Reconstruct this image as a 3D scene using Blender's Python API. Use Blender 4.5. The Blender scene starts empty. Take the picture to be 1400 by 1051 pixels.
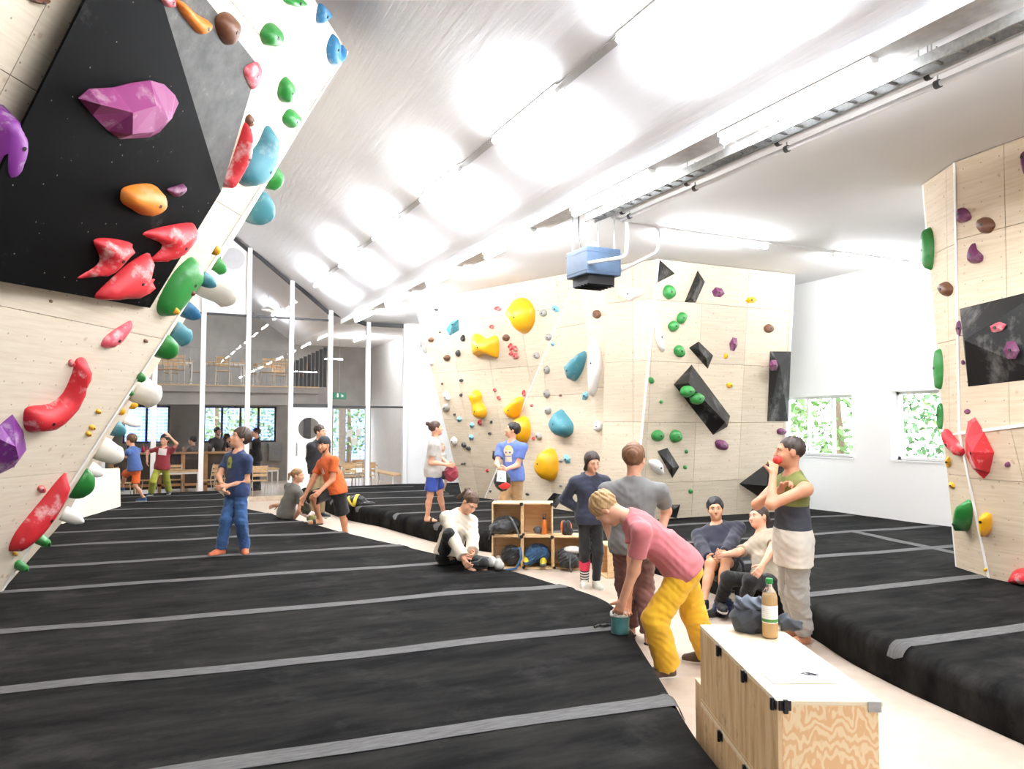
import bpy, bmesh, math, random
import numpy as np
from mathutils import Vector, Matrix
random.seed(7); rng = np.random.RandomState(7)
PI = math.pi
SC = bpy.context.scene
COL = SC.collection

# ------------------------------------------------------------------ camera
F, CX, CY, HCAM = 1050., 700., 525.5, 1.9
YAW, PIT = math.atan(502/1050.), math.atan(54.5/1050.)
cam = bpy.data.cameras.new('camera'); cam.sensor_width = 36; cam.sensor_fit = 'HORIZONTAL'; cam.lens = F/1400*36
cam.clip_start = .05; cam.clip_end = 400
camo = bpy.data.objects.new('camera', cam); COL.objects.link(camo)
camo.location = (0, 0, HCAM); camo.rotation_euler = (PI/2+PIT, 0, -YAW)
SC.camera = camo
# ------------------------------------------------------------------ world and exposure
w = bpy.data.worlds.new('overcast_sky'); SC.world = w; w.use_nodes = True
bg = w.node_tree.nodes['Background']; bg.inputs[0].default_value = (.86, .93, 1, 1); bg.inputs[1].default_value = 7.0
SC.view_settings.view_transform = 'Standard'; SC.view_settings.look = 'None'
SC.view_settings.gamma = 1; SC.view_settings.use_curve_mapping = False
SC.view_settings.exposure = 1.02
SC.cycles.diffuse_bounces = 7; SC.cycles.max_bounces = 14; SC.cycles.transparent_max_bounces = 16; SC.cycles.sample_clamp_indirect = 6
LAMP = 105.0          # emission of the lit tubes
# ------------------------------------------------------------------ pixel -> place (photo taken as 1400 x 1051)
fw = np.array([math.sin(YAW)*math.cos(PIT), math.cos(YAW)*math.cos(PIT), math.sin(PIT)])
rt = np.array([math.cos(YAW), -math.sin(YAW), 0.]); up = np.cross(rt, fw); CAMP = np.array([0, 0, HCAM])
def ray(x, y): return fw+rt*(x-CX)/F-up*(y-CY)/F
def gz(x, y, z):
    d = ray(x, y); return CAMP+d*(z-HCAM)/d[2]
def gp(x, y, p, n):
    d = ray(x, y); n = np.array(n, float); return CAMP+d*np.dot(np.array(p, float)-CAMP, n)/np.dot(d, n)
def gY(x, y, Y): return gp(x, y, (0, Y, 0), (0, 1, 0))
def gX(x, y, X): return gp(x, y, (X, 0, 0), (1, 0, 0))
def gd(x, y, depth): return CAMP+ray(x, y)*depth
def unit(v): v = np.array(v, float); return v/np.linalg.norm(v)

FH, RH_ = np.array([fw[0], fw[1], 0.])/math.hypot(fw[0], fw[1]), rt
def heading(deg):
    """0 faces the camera, 90 faces the right of the photo, 180 faces away"""
    t = math.radians(deg); return -FH*math.cos(t)+RH_*math.sin(t)
# ------------------------------------------------------------------ materials
def lin(c):
    c = np.array(c, float)/255.
    return tuple(np.where(c <= .04045, c/12.92, ((c+.055)/1.055)**2.4))+(1.,)
MATS = {}
class NT:
    def __init__(s, name):
        s.m = bpy.data.materials.new(name); s.m.use_nodes = True; s.t = s.m.node_tree; s.b = s.t.nodes['Principled BSDF']
    def n(s, typ, **kw):
        x = s.t.nodes.new('ShaderNode'+typ)
        for k, v in kw.items():
            if isinstance(k, str) and hasattr(x, k): setattr(x, k, v)
        return x
    def l(s, a, b): s.t.links.new(a, b)
    def coord(s, which='Object', scale=(1, 1, 1), rot=(0, 0, 0)):
        c = s.n('TexCoord'); m = s.n('Mapping'); m.inputs['Scale'].default_value = scale; m.inputs['Rotation'].default_value = rot
        s.l(c.outputs[which], m.inputs[0]); return m.outputs[0]
    def noise(s, vec, scale, detail=3, rough=.5):
        x = s.n('TexNoise'); x.inputs['Scale'].default_value = scale; x.inputs['Detail'].default_value = detail; x.inputs['Roughness'].default_value = rough
        s.l(vec, x.inputs['Vector']); return x.outputs['Fac']
    def ramp(s, fac, stops):
        r = s.n('ValToRGB'); e = r.color_ramp.elements
        while len(e) < len(stops): e.new(.5)
        for q, (p, c) in zip(e, stops):
            q.position = p; q.color = c if len(c) == 4 else tuple(c)+(1,)
        s.l(fac, r.inputs[0]); return r.outputs[0]
    def mix(s, fac, a, b, mode='MIX'):
        x = s.n('Mix', data_type='RGBA', blend_type=mode)
        for sock, v in ((x.inputs[0], fac), (x.inputs[6], a), (x.inputs[7], b)):
            if hasattr(v, 'is_output'): s.l(v, sock)
            else: sock.default_value = v
        return x.outputs[2]
    def math(s, op, a, b=0., c=0.):
        x = s.n('Math', operation=op)
        for sock, v in zip(x.inputs, (a, b, c)):
            if hasattr(v, 'is_output'): s.l(v, sock)
            else: sock.default_value = v
        return x.outputs[0]
    def bump(s, h, strength=.3, dist=.01):
        x = s.n('Bump'); x.inputs['Strength'].default_value = strength; x.inputs['Distance'].default_value = dist
        s.l(h, x.inputs['Height']); s.l(x.outputs[0], s.b.inputs['Normal'])
    def rough(s, r): s.b.inputs['Roughness'].default_value = r
    def col(s, c):
        if hasattr(c, 'is_output'): s.l(c, s.b.inputs['Base Color'])
        else: s.b.inputs['Base Color'].default_value = c
def M(name, c=None, rough=.6, metal=0., var=.08, scale=12., bump=0., bscale=60., spec=None):
    """plain procedural material: base colour with soft noise variation and optional bump"""
    if name in MATS: return MATS[name]
    t = NT(name); c = lin(c); v = t.coord()
    if var > 0:
        d = tuple(x*(1-var*2) for x in c[:3])+(1,); e = tuple(min(1, x*(1+var)) for x in c[:3])+(1,)
        t.col(t.ramp(t.noise(v, scale), [(.3, d), (.7, e)]))
    else: t.col(c)
    t.rough(rough); t.b.inputs['Metallic'].default_value = metal
    if spec is not None: t.b.inputs['Specular IOR Level'].default_value = spec
    if bump > 0: t.bump(t.noise(v, bscale, 4), bump, .004)
    MATS[name] = t.m; return t.m
def reg(t): MATS[t.m.name] = t.m; return t.m
def emit(name, c, s):
    if name in MATS: return MATS[name]
    t = NT(name); t.col(lin(c)); t.b.inputs['Emission Color'].default_value = lin(c); t.b.inputs['Emission Strength'].default_value = s
    return reg(t)
def glassmat(name, tint=(1, 1, 1, 1), rough=.0, ior=1.45):
    if name in MATS: return MATS[name]
    t = NT(name); t.t.nodes.remove(t.b); o = t.t.nodes['Material Output']
    a = t.n('BsdfTransparent'); a.inputs[0].default_value = tint
    g = t.n('BsdfGlossy'); g.inputs['Roughness'].default_value = rough
    fr = t.n('Fresnel'); fr.inputs[0].default_value = ior; mx = t.n('MixShader')
    ge = t.n('NewGeometry'); t.l(t.math('MULTIPLY', fr.outputs[0], t.math('SUBTRACT', 1., ge.outputs['Backfacing'])), mx.inputs[0]); t.l(a.outputs[0], mx.inputs[1]); t.l(g.outputs[0], mx.inputs[2]); t.l(mx.outputs[0], o.inputs[0])
    MATS[name] = t.m; return t.m
def plywood(name, base=(240, 222, 192), dark=(222, 198, 162), dots=True, grain=(1, 14, 1), tone=.10, knots=True, pitch=.2):
    """UV in metres: pale spruce plywood, fine grain, small knots and a grid of T-nut holes"""
    t = NT(name); uv = t.coord('UV'); g = t.n('Mapping'); g.inputs['Scale'].default_value = grain; t.l(uv, g.inputs[0])
    nz = t.noise(g.outputs[0], 2.2, 6, .62)
    c = t.ramp(nz, [(.30, lin(dark)), (.62, lin(base))])
    oi = t.n('ObjectInfo'); rr = t.math('MULTIPLY_ADD', oi.outputs['Random'], tone, 1-tone)
    cc = t.n('CombineColor'); [t.l(rr, cc.inputs[i]) for i in range(3)]
    c = t.mix(1., c, cc.outputs[0], 'MULTIPLY')
    if knots:
        vo = t.n('TexVoronoi'); vo.inputs['Scale'].default_value = 4.3; t.l(uv, vo.inputs['Vector'])
        k = t.ramp(vo.outputs['Distance'], [(.05, (1, 1, 1, 1)), (.12, (0, 0, 0, 1))])
        kk = t.math('MULTIPLY', k, .45); c = t.mix(kk, c, lin((176, 128, 78)))
    if dots:
        sp = t.n('SeparateXYZ'); t.l(uv, sp.inputs[0]); q = []
        for i in (0, 1):
            a = t.math('DIVIDE', sp.outputs[i], pitch); a = t.math('FRACT', a); a = t.math('SUBTRACT', a, .5); q.append(t.math('MULTIPLY', a, a))
        r = t.math('SQRT', t.math('ADD', q[0], q[1])); m = t.math('LESS_THAN', r, .0075/pitch)
        c = t.mix(t.math('MULTIPLY', m, .55), c, lin((110, 82, 56)))
    t.col(c); t.rough(.62); t.bump(nz, .08, .002)
    return reg(t)

# ------------------------------------------------------------------ mesh building
class MB:
    def __init__(s): s.v = []; s.f = []; s.uv = []
    def add(s, v, f, uv=None):
        o = len(s.v); s.v += [tuple(map(float, p)) for p in v]; s.f += [tuple(i+o for i in q) for q in f]; return s
    def box(s, c, size, R=None):
        c = np.array(c, float); h = np.array(size, float)/2; P = []
        for z in (-1, 1):
            for y in (-1, 1):
                for x in (-1, 1):
                    p = np.array((x, y, z))*h; P.append(c+(R@p if R is not None else p))
        return s.add(P, [(0, 2, 3, 1), (4, 5, 7, 6), (0, 1, 5, 4), (2, 6, 7, 3), (0, 4, 6, 2), (1, 3, 7, 5)])
    def bb(s, lo, hi):
        lo = np.array(lo, float); hi = np.array(hi, float); return s.box((lo+hi)/2, hi-lo)
    def cyl(s, p0, p1, r0, r1=None, n=10, caps=True):
        p0 = np.array(p0, float); p1 = np.array(p1, float); r1 = r0 if r1 is None else r1
        a = unit(p1-p0); b = unit(np.cross(a, (0, 0, 1) if abs(a[2]) < .9 else (1, 0, 0))); c = np.cross(a, b); P = []
        for p, r in ((p0, r0), (p1, r1)):
            for i in range(n):
                t = 2*PI*i/n; P.append(p+r*(math.cos(t)*b+math.sin(t)*c))
        fs = [(i, n+i, n+(i+1) % n, (i+1) % n) for i in range(n)]
        if caps: fs += [tuple(range(n)), tuple(range(2*n-1, n-1, -1))]
        return s.add(P, fs)
    def tube(s, pts, r, n=8):
        pts = [np.array(p, float) for p in pts]; P = []; b = None; m = len(pts)
        for i, p in enumerate(pts):
            a = unit(pts[min(i+1, m-1)]-pts[max(i-1, 0)])
            if b is None: b = unit(np.cross(a, (0, 0, 1) if abs(a[2]) < .9 else (1, 0, 0)))
            b = unit(b-a*np.dot(a, b)); c = np.cross(a, b); rr = r[i] if hasattr(r, '__len__') else r
            for k in range(n):
                t = 2*PI*k/n; P.append(p+rr*(math.cos(t)*b+math.sin(t)*c))
        fs = [(i*n+k, i*n+(k+1) % n, (i+1)*n+(k+1) % n, (i+1)*n+k) for i in range(m-1) for k in range(n)]
        fs += [tuple(range(n-1, -1, -1)), tuple(range((m-1)*n, m*n))]
        return s.add(P, fs)
    def prism(s, poly, vec):
        n = len(poly); vec = np.array(vec, float); P = [np.array(p, float) for p in poly]; P += [p+vec for p in P]
        return s.add(P, [tuple(range(n-1, -1, -1)), tuple(range(n, 2*n))]+[(i, (i+1) % n, n+(i+1) % n, n+i) for i in range(n)])
    def lathe(s, prof, c=(0, 0, 0), n=20, axis=None):
        c = np.array(c, float); P = []
        if axis is None: B = np.eye(3)
        else:
            a = unit(axis); b = unit(np.cross(a, (0, 0, 1) if abs(a[2]) < .9 else (1, 0, 0))); B = np.stack([b, np.cross(a, b), a], 1)
        for r, z in prof:
            for i in range(n):
                t = 2*PI*i/n; P.append(c+B@np.array((r*math.cos(t), r*math.sin(t), z)))
        m = len(prof); fs = [(i*n+k, i*n+(k+1) % n, (i+1)*n+(k+1) % n, (i+1)*n+k) for i in range(m-1) for k in range(n)]
        if prof[0][0] > 1e-6: fs.append(tuple(range(n-1, -1, -1)))
        if prof[-1][0] > 1e-6: fs.append(tuple(range((m-1)*n, m*n)))
        return s.add(P, fs)
    def ball(s, c, r, n=12, R=None):
        r = np.array(r if hasattr(r, '__len__') else (r, r, r), float); c = np.array(c, float); P = []; m = n//2+1
        for j in range(m+1):
            th = PI*j/m
            for i in range(n):
                ph = 2*PI*i/n; p = r*np.array((math.sin(th)*math.cos(ph), math.sin(th)*math.sin(ph), math.cos(th))); P.append(c+(R@p if R is not None else p))
        return s.add(P, [(j*n+i, (j+1)*n+i, (j+1)*n+(i+1) % n, j*n+(i+1) % n) for j in range(m) for i in range(n)])
    def mesh(s, name, origin=None, smooth=False):
        o = np.zeros(3) if origin is None else np.array(origin, float)
        me = bpy.data.meshes.new(name); me.from_pydata([tuple(np.array(p)-o) for p in s.v], [], s.f)
        bm = bmesh.new(); bm.from_mesh(me); bmesh.ops.remove_doubles(bm, verts=bm.verts, dist=1e-5); bmesh.ops.recalc_face_normals(bm, faces=bm.faces); bm.to_mesh(me); bm.free()
        if smooth: me.polygons.foreach_set('use_smooth', [True]*len(me.polygons))
        return me
def link(name, me, mat, parent=None, loc=None, bevel=0, seg=2):
    o = bpy.data.objects.new(name, me); COL.objects.link(o)
    if mat is not None and not me.materials: me.materials.append(mat)
    if parent is not None: o.parent = parent
    if loc is not None: o.location = tuple(loc)
    if bevel:
        b = o.modifiers.new('bevel', 'BEVEL'); b.width = bevel; b.segments = seg; b.limit_method = 'ANGLE'; b.angle_limit = .6
    return o
def part(root, name, mb, mat, smooth=False, bevel=0, world=True, label=None):
    """a child mesh; vertices given in world coordinates (world) or in the root's own frame"""
    o = link(name, mb.mesh(name, root.location if world else None, smooth), mat, root, bevel=bevel)
    if label: o['label'] = label
    return o
def tag(o, label=None, cat=None, group=None, kind=None):
    if label: o['label'] = label
    if cat: o['category'] = cat
    if group: o['group'] = group
    if kind: o['kind'] = kind
    return o
def thing(name, label, cat, loc=(0, 0, 0), group=None, rz=0, kind=None):
    o = bpy.data.objects.new(name, None); COL.objects.link(o); o.location = tuple(map(float, loc)); o.rotation_euler = (0, 0, rz); o.empty_display_size = .1
    return tag(o, label, cat, group, kind)
def solo(name, mb, mat, label, cat, loc, group=None, smooth=False, bevel=0):
    o = link(name, mb.mesh(name, loc, smooth), mat, None, loc, bevel); return tag(o, label, cat, group)
def struct(name, mb, mat, smooth=False, parent=None, bevel=0):
    o = link(name, mb.mesh(name, None, smooth), mat, parent, bevel=bevel); o['kind'] = 'structure'; return o
def copy_tree(o, parent=None):
    c = o.copy(); COL.objects.link(c); c.parent = parent
    for ch in list(o.children): copy_tree(ch, c)
    return c
def vnoise(x, y):
    return (np.sin(1.7*x+.6*y+.3)+np.sin(.9*x-2.3*y+1.1)+.6*np.sin(3.9*x+2.7*y)+.5*np.sin(-2.9*x+5.1*y+2.)+.35*np.sin(.8*x+8.3*y))/3.45

# common materials
white_paint = M('white_paint', (250, 250, 248), .7, var=.015, scale=3)
white_metal = M('white_metal', (243, 243, 241), .45, var=0)
dark_frame = M('dark_steel_frame', (52, 52, 54), .5, var=.05)
grey_steel = M('galvanised_steel', (176, 178, 178), .38, metal=.7, var=.1, scale=30)
black_plastic = M('black_plastic', (24, 24, 26), .45, var=.05)
# ================================================================== STRUCTURE
XF, ZF, SL, XR, YG = 4.66, 4.64, .709, -1.0, 20.0       # fold line of the roof, slope, ridge, glass partition
ZR = ZF+SL*(XF-XR); WX = 11.5; MATZ = .30
def roofz(x): return ZF+SL*(XF-x) if x > XR else ZR-SL*(XR-x)
def concrete(name, c, sx, strength, light=1.):
    t = NT(name); v = t.coord('Object', (sx, .9, sx)); n1 = t.noise(v, 1.0, 5, .6)
    v2 = t.coord('Object'); n2 = t.noise(v2, 1.1, 4)
    wv = t.n('TexWave', wave_type='BANDS', bands_direction='X'); wv.inputs['Scale'].default_value = 1.1; wv.inputs['Distortion'].default_value = .6; wv.inputs['Detail'].default_value = 1
    t.l(v2, wv.inputs['Vector'])
    a = lin(c); b = tuple(x*.93 for x in a[:3])+(1,)
    t.col(t.mix(.5, t.ramp(n2, [(.3, b), (.75, a)]), a)); t.rough(.75)
    h = t.math('ADD', n1, t.math('MULTIPLY', t.ramp(wv.outputs['Fac'], [(.0, (0, 0, 0, 1)), (.06, (1, 1, 1, 1))]), .06))
    t.bump(h, strength, .012); return reg(t)
conc_slope = concrete('white_board_formed_concrete', (238, 239, 243), 15, .36)
conc_flat = concrete('white_flat_concrete', (238, 237, 236), 9, .22)
def screed():
    t = NT('pale_screed_floor'); v = t.coord(); n1 = t.noise(v, .9, 5, .6); n2 = t.noise(v, 7, 4)
    t.col(t.mix(.3, t.ramp(n1, [(.3, lin((186, 168, 150))), (.7, lin((204, 187, 169)))]), t.ramp(n2, [(.3, lin((168, 152, 136))), (.7, lin((210, 195, 179)))])))
    t.rough(.42); return reg(t)
Y0, Y1 = -6., 28.
struct('floor', MB().bb((-6.7, Y0, -.2), (WX+.2, Y1, 0)), screed())
m = MB().prism([(XF, Y0, ZF), (XR, Y0, ZR), (-6.66, Y0, ZF), (-6.66, Y0, ZF+.25), (XR, Y0, ZR+.3), (XF, Y0, ZF+.3)], (0, Y1-Y0, 0)); struct('ceiling', m, conc_slope)
struct('ceiling', MB().bb((XF, Y0, ZF), (WX+.2, Y1, ZF+.3)), conc_flat)
def brickpaint():
    t = NT('white_painted_brick'); v = t.coord('Object', (1, 1, 1), (PI/2, 0, PI/2)); b = t.n('TexBrick'); b.inputs['Scale'].default_value = 3.4
    b.inputs['Mortar Size'].default_value = .012; b.inputs['Color1'].default_value = (1, 1, 1, 1); b.inputs['Color2'].default_value = (.9, .9, .9, 1); b.inputs['Mortar'].default_value = (.3, .3, .3, 1)
    c = t.n('TexCoord'); sx = t.n('SeparateXYZ'); cx = t.n('CombineXYZ'); t.l(c.outputs['Object'], sx.inputs[0]); t.l(sx.outputs[1], cx.inputs[0]); t.l(sx.outputs[2], cx.inputs[1]); t.l(cx.outputs[0], b.inputs['Vector'])
    t.col(lin((251, 251, 249))); t.rough(.6); t.bump(b.outputs['Color'], .25, .006); return reg(t)
brick = brickpaint()
def wall_with_holes(name, axis, at, thick, a0, a1, z0, z1, holes, mat):
    """axis 'x': wall in the plane x = at (runs along y); holes (a0,a1,z0,z1)"""
    A = sorted({a0, a1}|{h[0] for h in holes}|{h[1] for h in holes}); Z = sorted({z0, z1}|{h[2] for h in holes}|{h[3] for h in holes}); m = MB()
    for i in range(len(A)-1):
        for j in range(len(Z)-1):
            ca, cz = (A[i]+A[i+1])/2, (Z[j]+Z[j+1])/2
            if any(h[0] < ca < h[1] and h[2] < cz < h[3] for h in holes): continue
            if axis == 'x': m.bb((at, A[i], Z[j]), (at+thick, A[i+1], Z[j+1]))
            else: m.bb((A[i], at, Z[j]), (A[i+1], at+thick, Z[j+1]))
    return struct(name, m, mat)
RWIN = [(9.85, 11.62, 1.30, 2.44), (7.35, 9.06, 1.30, 2.46)]
wall_with_holes('wall_right', 'x', WX, .32, Y0, YG, 0, ZF, RWIN, brick)
wall_with_holes('wall_back', 'y', YG, .2, 6.39, WX, 0, ZF, [], white_paint)
struct('wall_left', MB().bb((-6.86, Y0, 0), (-6.66, Y1, ZF)), white_paint)
m = MB().prism([(WX, Y0-.2, 0), (-6.66, Y0-.2, 0), (-6.66, Y0-.2, ZF), (XR, Y0-.2, ZR), (XF, Y0-.2, ZF), (WX, Y0-.2, ZF)], (0, .2, 0)); struct('wall_front', m, white_paint)
clear_glass = glassmat('clear_glass'); 
# windows in the right wall
for i, (a0, a1, z0, z1) in enumerate(RWIN):
    r = thing(f'window_{i+1}', None, None, (WX+.2, (a0+a1)/2, z0), kind='structure')
    x0, x1 = WX+.17, WX+.23; nb = 3 if i == 0 else 2
    for (b0, b1, c0, c1) in ((a0, a1, z0, z0+.05), (a0, a1, z1-.05, z1), (a0, a0+.05, z0, z1), (a1-.05, a1, z0, z1)):
        part(r, 'frame_bar', MB().bb((x0, b0, c0), (x1, b1, c1)), white_metal)
    for k in range(1, nb):
        y = a0+(a1-a0)*k/nb; part(r, 'mullion', MB().bb((x0, y-.025, z0+.05), (x1, y+.025, z1-.05)), white_metal)
    for k in range(nb):
        ya, yb = a0+(a1-a0)*k/nb, a0+(a1-a0)*(k+1)/nb; part(r, 'pane', MB().bb((x0+.02, ya+.03, z0+.05), (x0+.032, yb-.03, z1-.05)), clear_glass)
    part(r, 'window_sill', MB().bb((WX-.02, a0-.03, z0-.03), (WX+.2, a1+.03, z0)), white_metal)
# ---- glass partition to the cafe
pt = thing('window_3', None, None, (0, YG, 0), kind='structure')
MX = [-3.95, -2.9, -1.85, -.85, .2, 1.25, 2.29, 3.33, 4.32, 5.32, 6.34]
for x in MX:
    top = roofz(x) if x < XF else ZF
    part(pt, 'mullion', MB().bb((x-.055, YG-.07, 0), (x+.055, YG+.05, top-.02)), white_metal)
tr = .035
def hbar(a, b, z, h=.05): part(pt, 'transom', MB().bb((a+.055, YG-.03, z-h/2), (b-.055, YG+.03, z+h/2)), dark_frame)
pan_circ = None
for a, b in zip(MX[:-1], MX[1:]):
    top = [roofz(a) if a < XF else ZF, roofz(b) if b < XF else ZF]
    part(pt, 'sill_bar', MB().bb((a+.055, YG-.05, 0), (b-.055, YG+.04, .12)), M('sill_beige', (196, 178, 156), .5))
    # sloping top bar
    part(pt, 'transom', MB().prism([(a+.055, YG-.03, top[0]-.13), (b-.055, YG-.03, top[1]-.13), (b-.055, YG-.03, top[1]-.02), (a+.055, YG-.03, top[0]-.02)], (0, .06, 0)), dark_frame)
    rows = [.12, 4.6] if a < 4.3 else [.12, 2.36, 4.55]
    if abs(a-3.33) < .01: rows = [2.36, 4.6]
    for z in rows[1:]:
        if z < 4.5 or a < 4.3: hbar(a, b, z)
    if abs(a-3.33) < .01: hbar(a, b, 2.38, .09)
    for z0, z1 in zip(rows[:-1], rows[1:]):
        part(pt, 'pane', MB().bb((a+.055, YG-.006, z0+.03), (b-.055, YG+.006, z1-.02)), clear_glass)
    if a < 4.3:
        t0, t1 = top[0]-.13, top[1]-.13
        if abs(a-1.25) < .01 or abs(a-.2) < .01:
            part(pt, 'infill_panel', MB().prism([(a+.055, YG-.01, 4.63), (b-.055, YG-.01, 4.63), (b-.055, YG-.01, t1), (a+.055, YG-.01, t0)], (0, .04, 0)), white_metal)
            cx, cz = 1.9, 6.0
            if abs(a-1.25) < .01:
                part(pt, 'round_vent', MB().cyl((cx, YG-.03, cz), (cx, YG-.005, cz), .27, n=28), M('vent_grey', (196, 196, 198), .6, var=.03))
        else:
            part(pt, 'pane', MB().prism([(a+.055, YG-.006, 4.63), (b-.055, YG-.006, 4.63), (b-.055, YG-.006, t1), (a+.055, YG-.006, t0)], (0, .012, 0)), clear_glass)
# door leaf with porthole
dr = thing('door_1', None, None, (3.83, YG, .12), kind='structure')
def ringplate(x0, x1, z0, z1, cx, cz, r, y0, y1, n=32):
    m = MB(); P = []; 
    for k in range(n):
        t = 2*PI*k/n; c, s_ = math.cos(t), math.sin(t); q = []
        if c > 1e-9: q.append((x1-cx)/c)
        if c < -1e-9: q.append((x0-cx)/c)
        if s_ > 1e-9: q.append((z1-cz)/s_)
        if s_ < -1e-9: q.append((z0-cz)/s_)
        d = min(q); P.append(((cx+r*c, cz+r*s_), (cx+d*c, cz+d*s_)))
    # include the corners
    V = []; F_ = []
    for (i, o) in P:
        V += [(i[0], y0, i[1]), (o[0], y0, o[1]), (i[0], y1, i[1]), (o[0], y1, o[1])]
    for k in range(n):
        a, b = 4*k, 4*((k+1) % n); F_ += [(a, a+1, b+1, b), (a+2, b+2, b+3, a+3), (a, b, b+2, a+2), (a+1, a+3, b+3, b+1)]
    m.add(V, F_)
    for cxn, czn in ((x0, z0), (x0, z1), (x1, z0), (x1, z1)):
        best = sorted(P, key=lambda q: (q[1][0]-cxn)**2+(q[1][1]-czn)**2)[:2]
        if all((q[1][0]-cxn)**2+(q[1][1]-czn)**2 > 1e-8 for q in best):
            m.prism([(cxn, y0, czn), (best[0][1][0], y0, best[0][1][1]), (best[1][1][0], y0, best[1][1][1])], (0, y1-y0, 0))
    return m
part(dr, 'door_leaf', ringplate(3.39, 4.26, .12, 2.33, 3.80, 1.80, .275, YG-.045, YG), white_metal)
part(dr, 'pane', MB().cyl((3.8, YG-.03, 1.8), (3.8, YG-.015, 1.8), .275, n=32), clear_glass)
hd = MB().tube([(3.49, YG-.045, 1.42), (3.49, YG-.1, 1.42), (3.49, YG-.1, 1.12), (3.49, YG-.045, 1.12)], .014); part(dr, 'door_handle', hd, grey_steel, label='vertical steel pull handle')
# fold trim (steel channel under the lamps) and threshold
struct('trim_1', MB().bb((XF-.10, Y0, ZF-.13), (XF+.16, YG-.1, ZF-.005)), M('light_grey_channel', (206, 205, 202), .5, metal=.2))
# ---- cafe shell behind the glass
CY1 = 27.
cafe_grey = M('cafe_grey_wall', (150, 146, 140), .8, var=.08, scale=2)
def cx(px, Y=CY1): return float(gY(px, 580, Y)[0])
CW = [(cx(168), cx(232), 1.30, 2.5), (cx(278), cx(378), 1.30, 2.5), (cx(454), cx(503), .1, 2.5)]
wall_with_holes('wall_cafe', 'y', CY1, .25, -6.66, 11.5, 0, ZF, CW, cafe_grey)
m = MB().prism([(-6.66, CY1, ZF), (XF, CY1, ZF), (XR, CY1, ZR)], (0, .25, 0)); struct('wall_cafe_gable', m, cafe_grey)
struct('wall_cafe_side', MB().bb((7.3, YG+.2, 0), (7.5, CY1, ZF)), M('cafe_white_wall', (206, 202, 197), .8, var=.03))
for i, (a0, a1, z0, z1) in enumerate(CW):
    r = thing(f'window_{i+4}' if i < 2 else 'door_2', None, None, ((a0+a1)/2, CY1+.1, z0), kind='structure')
    nb = (2, 4, 2)[i]; fm = M('black_window_frame', (22, 24, 34), .5, var=0) if i < 2 else M('beige_door_frame', (186, 176, 160), .6)
    for (b0, b1, c0, c1) in ((a0, a1, z0, z0+.06), (a0, a1, z1-.06, z1), (a0, a0+.06, z0, z1), (a1-.06, a1, z0, z1)):
        part(r, 'frame_bar', MB().bb((b0, CY1+.08, c0), (b1, CY1+.14, c1)), fm)
    for k in range(1, nb):
        x = a0+(a1-a0)*(k/nb if i < 2 else .3); part(r, 'mullion', MB().bb((x-(.035 if i < 2 else .12), CY1+.08, z0+.06), (x+(.035 if i < 2 else .12), CY1+.14, z1-.06)), fm)
    part(r, 'pane', MB().bb((a0+.06, CY1+.1, z0+.06), (a1-.06, CY1+.112, z1-.06)), clear_glass)
# mezzanine
MZ, MY = 2.93, 22.0
struct('floor_mezzanine', MB().bb((-6.6, MY, MZ-.16), (4.45, CY1, MZ)).bb((-6.6, MY+.12, MZ-.5), (4.45, MY+.4, MZ-.16)), M('mezzanine_concrete', (150, 146, 140), .7, var=.1, scale=1.5))
struct('trim_2', MB().bb((-6.6, MY-.03, MZ), (4.45, MY+.03, MZ+.03)), M('oak_nosing', (206, 170, 124), .5))
struct('column_mezzanine', MB().bb((cx(420, 23.)-.09, 22.9, 0), (cx(420, 23.)+.09, 23.1, MZ-.16)), M('column_dark', (70, 66, 62), .6))
# ================================================================== CRASH MATS
def carpet():
    t = NT('black_mat_carpet'); v = t.coord('Object', (.7, 2.6, 1)); a = t.noise(v, 1.5, 7, .68); v2 = t.coord(); b = t.noise(v2, 260, 2); d = t.noise(v2, 2.1, 6, .65)
    c = t.ramp(a, [(.36, lin((12, 12, 13))), (.66, lin((40, 39, 37)))])
    c = t.mix(t.ramp(d, [(.54, (0, 0, 0, 1)), (.8, (.4, .4, .4, 1))]), c, lin((78, 76, 74)))          # rubbed-in chalk dust
    t.col(c); t.rough(.92); t.b.inputs['Specular IOR Level'].default_value = .06; t.bump(t.math('ADD', b, t.math('MULTIPLY', a, 2.)), .35, .004); return reg(t)
carpet_m = carpet()
def tapem():
    t = NT('grey_velcro_tape'); v = t.coord('Object', (1, 6, 1)); n = t.noise(v, 9, 5, .65)
    t.col(t.ramp(n, [(.3, lin((66, 65, 65))), (.7, lin((102, 101, 100)))])); t.rough(.85); return reg(t)
tape_m = tapem()
EDGE_L = [(1.2, -5.9), (1.25, 0), (2.0, 1.75), (2.5, 2.86), (2.65, 3.27), (2.95, 3.92), (3.5, 5.1), (3.92, 6.02), (3.93, 6.3), (3.87, 6.81), (3.71, 7.84), (3.35, 9.22), (2.79, 11.54), (2.17, 14.49), (1.78, 15.78), (1.7, 16.8), (1.7, 19.92)]
EDGE_R = [(4.6, -5.9), (4.5, 1.2), (4.68, 2.6), (4.93, 3.86), (5.12, 4.5), (5.4, 5.1), (5.62, 6.0), (5.85, 7.2), (5.9, 8.2), (5.5, 9.3), (4.95, 10.1), (4.62, 10.6), (4.24, 11.9), (3.99, 14.0), (3.66, 15.3), (3.6, 16.4), (3.6, 19.92)]
def edgefn(E):
    ys = [p[1] for p in E]; xs = [p[0] for p in E]
    def f(y):
        k = np.linspace(-.35, .35, 9); return float(np.mean(np.interp(y+k*.5, ys, xs)))
    return f
eL, eR = edgefn(EDGE_L), edgefn(EDGE_R)
def mtop(x, y): return MATZ+.011*vnoise(x*.9, y*.9)+.004*vnoise(x*3.1+4, y*2.6)
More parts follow.
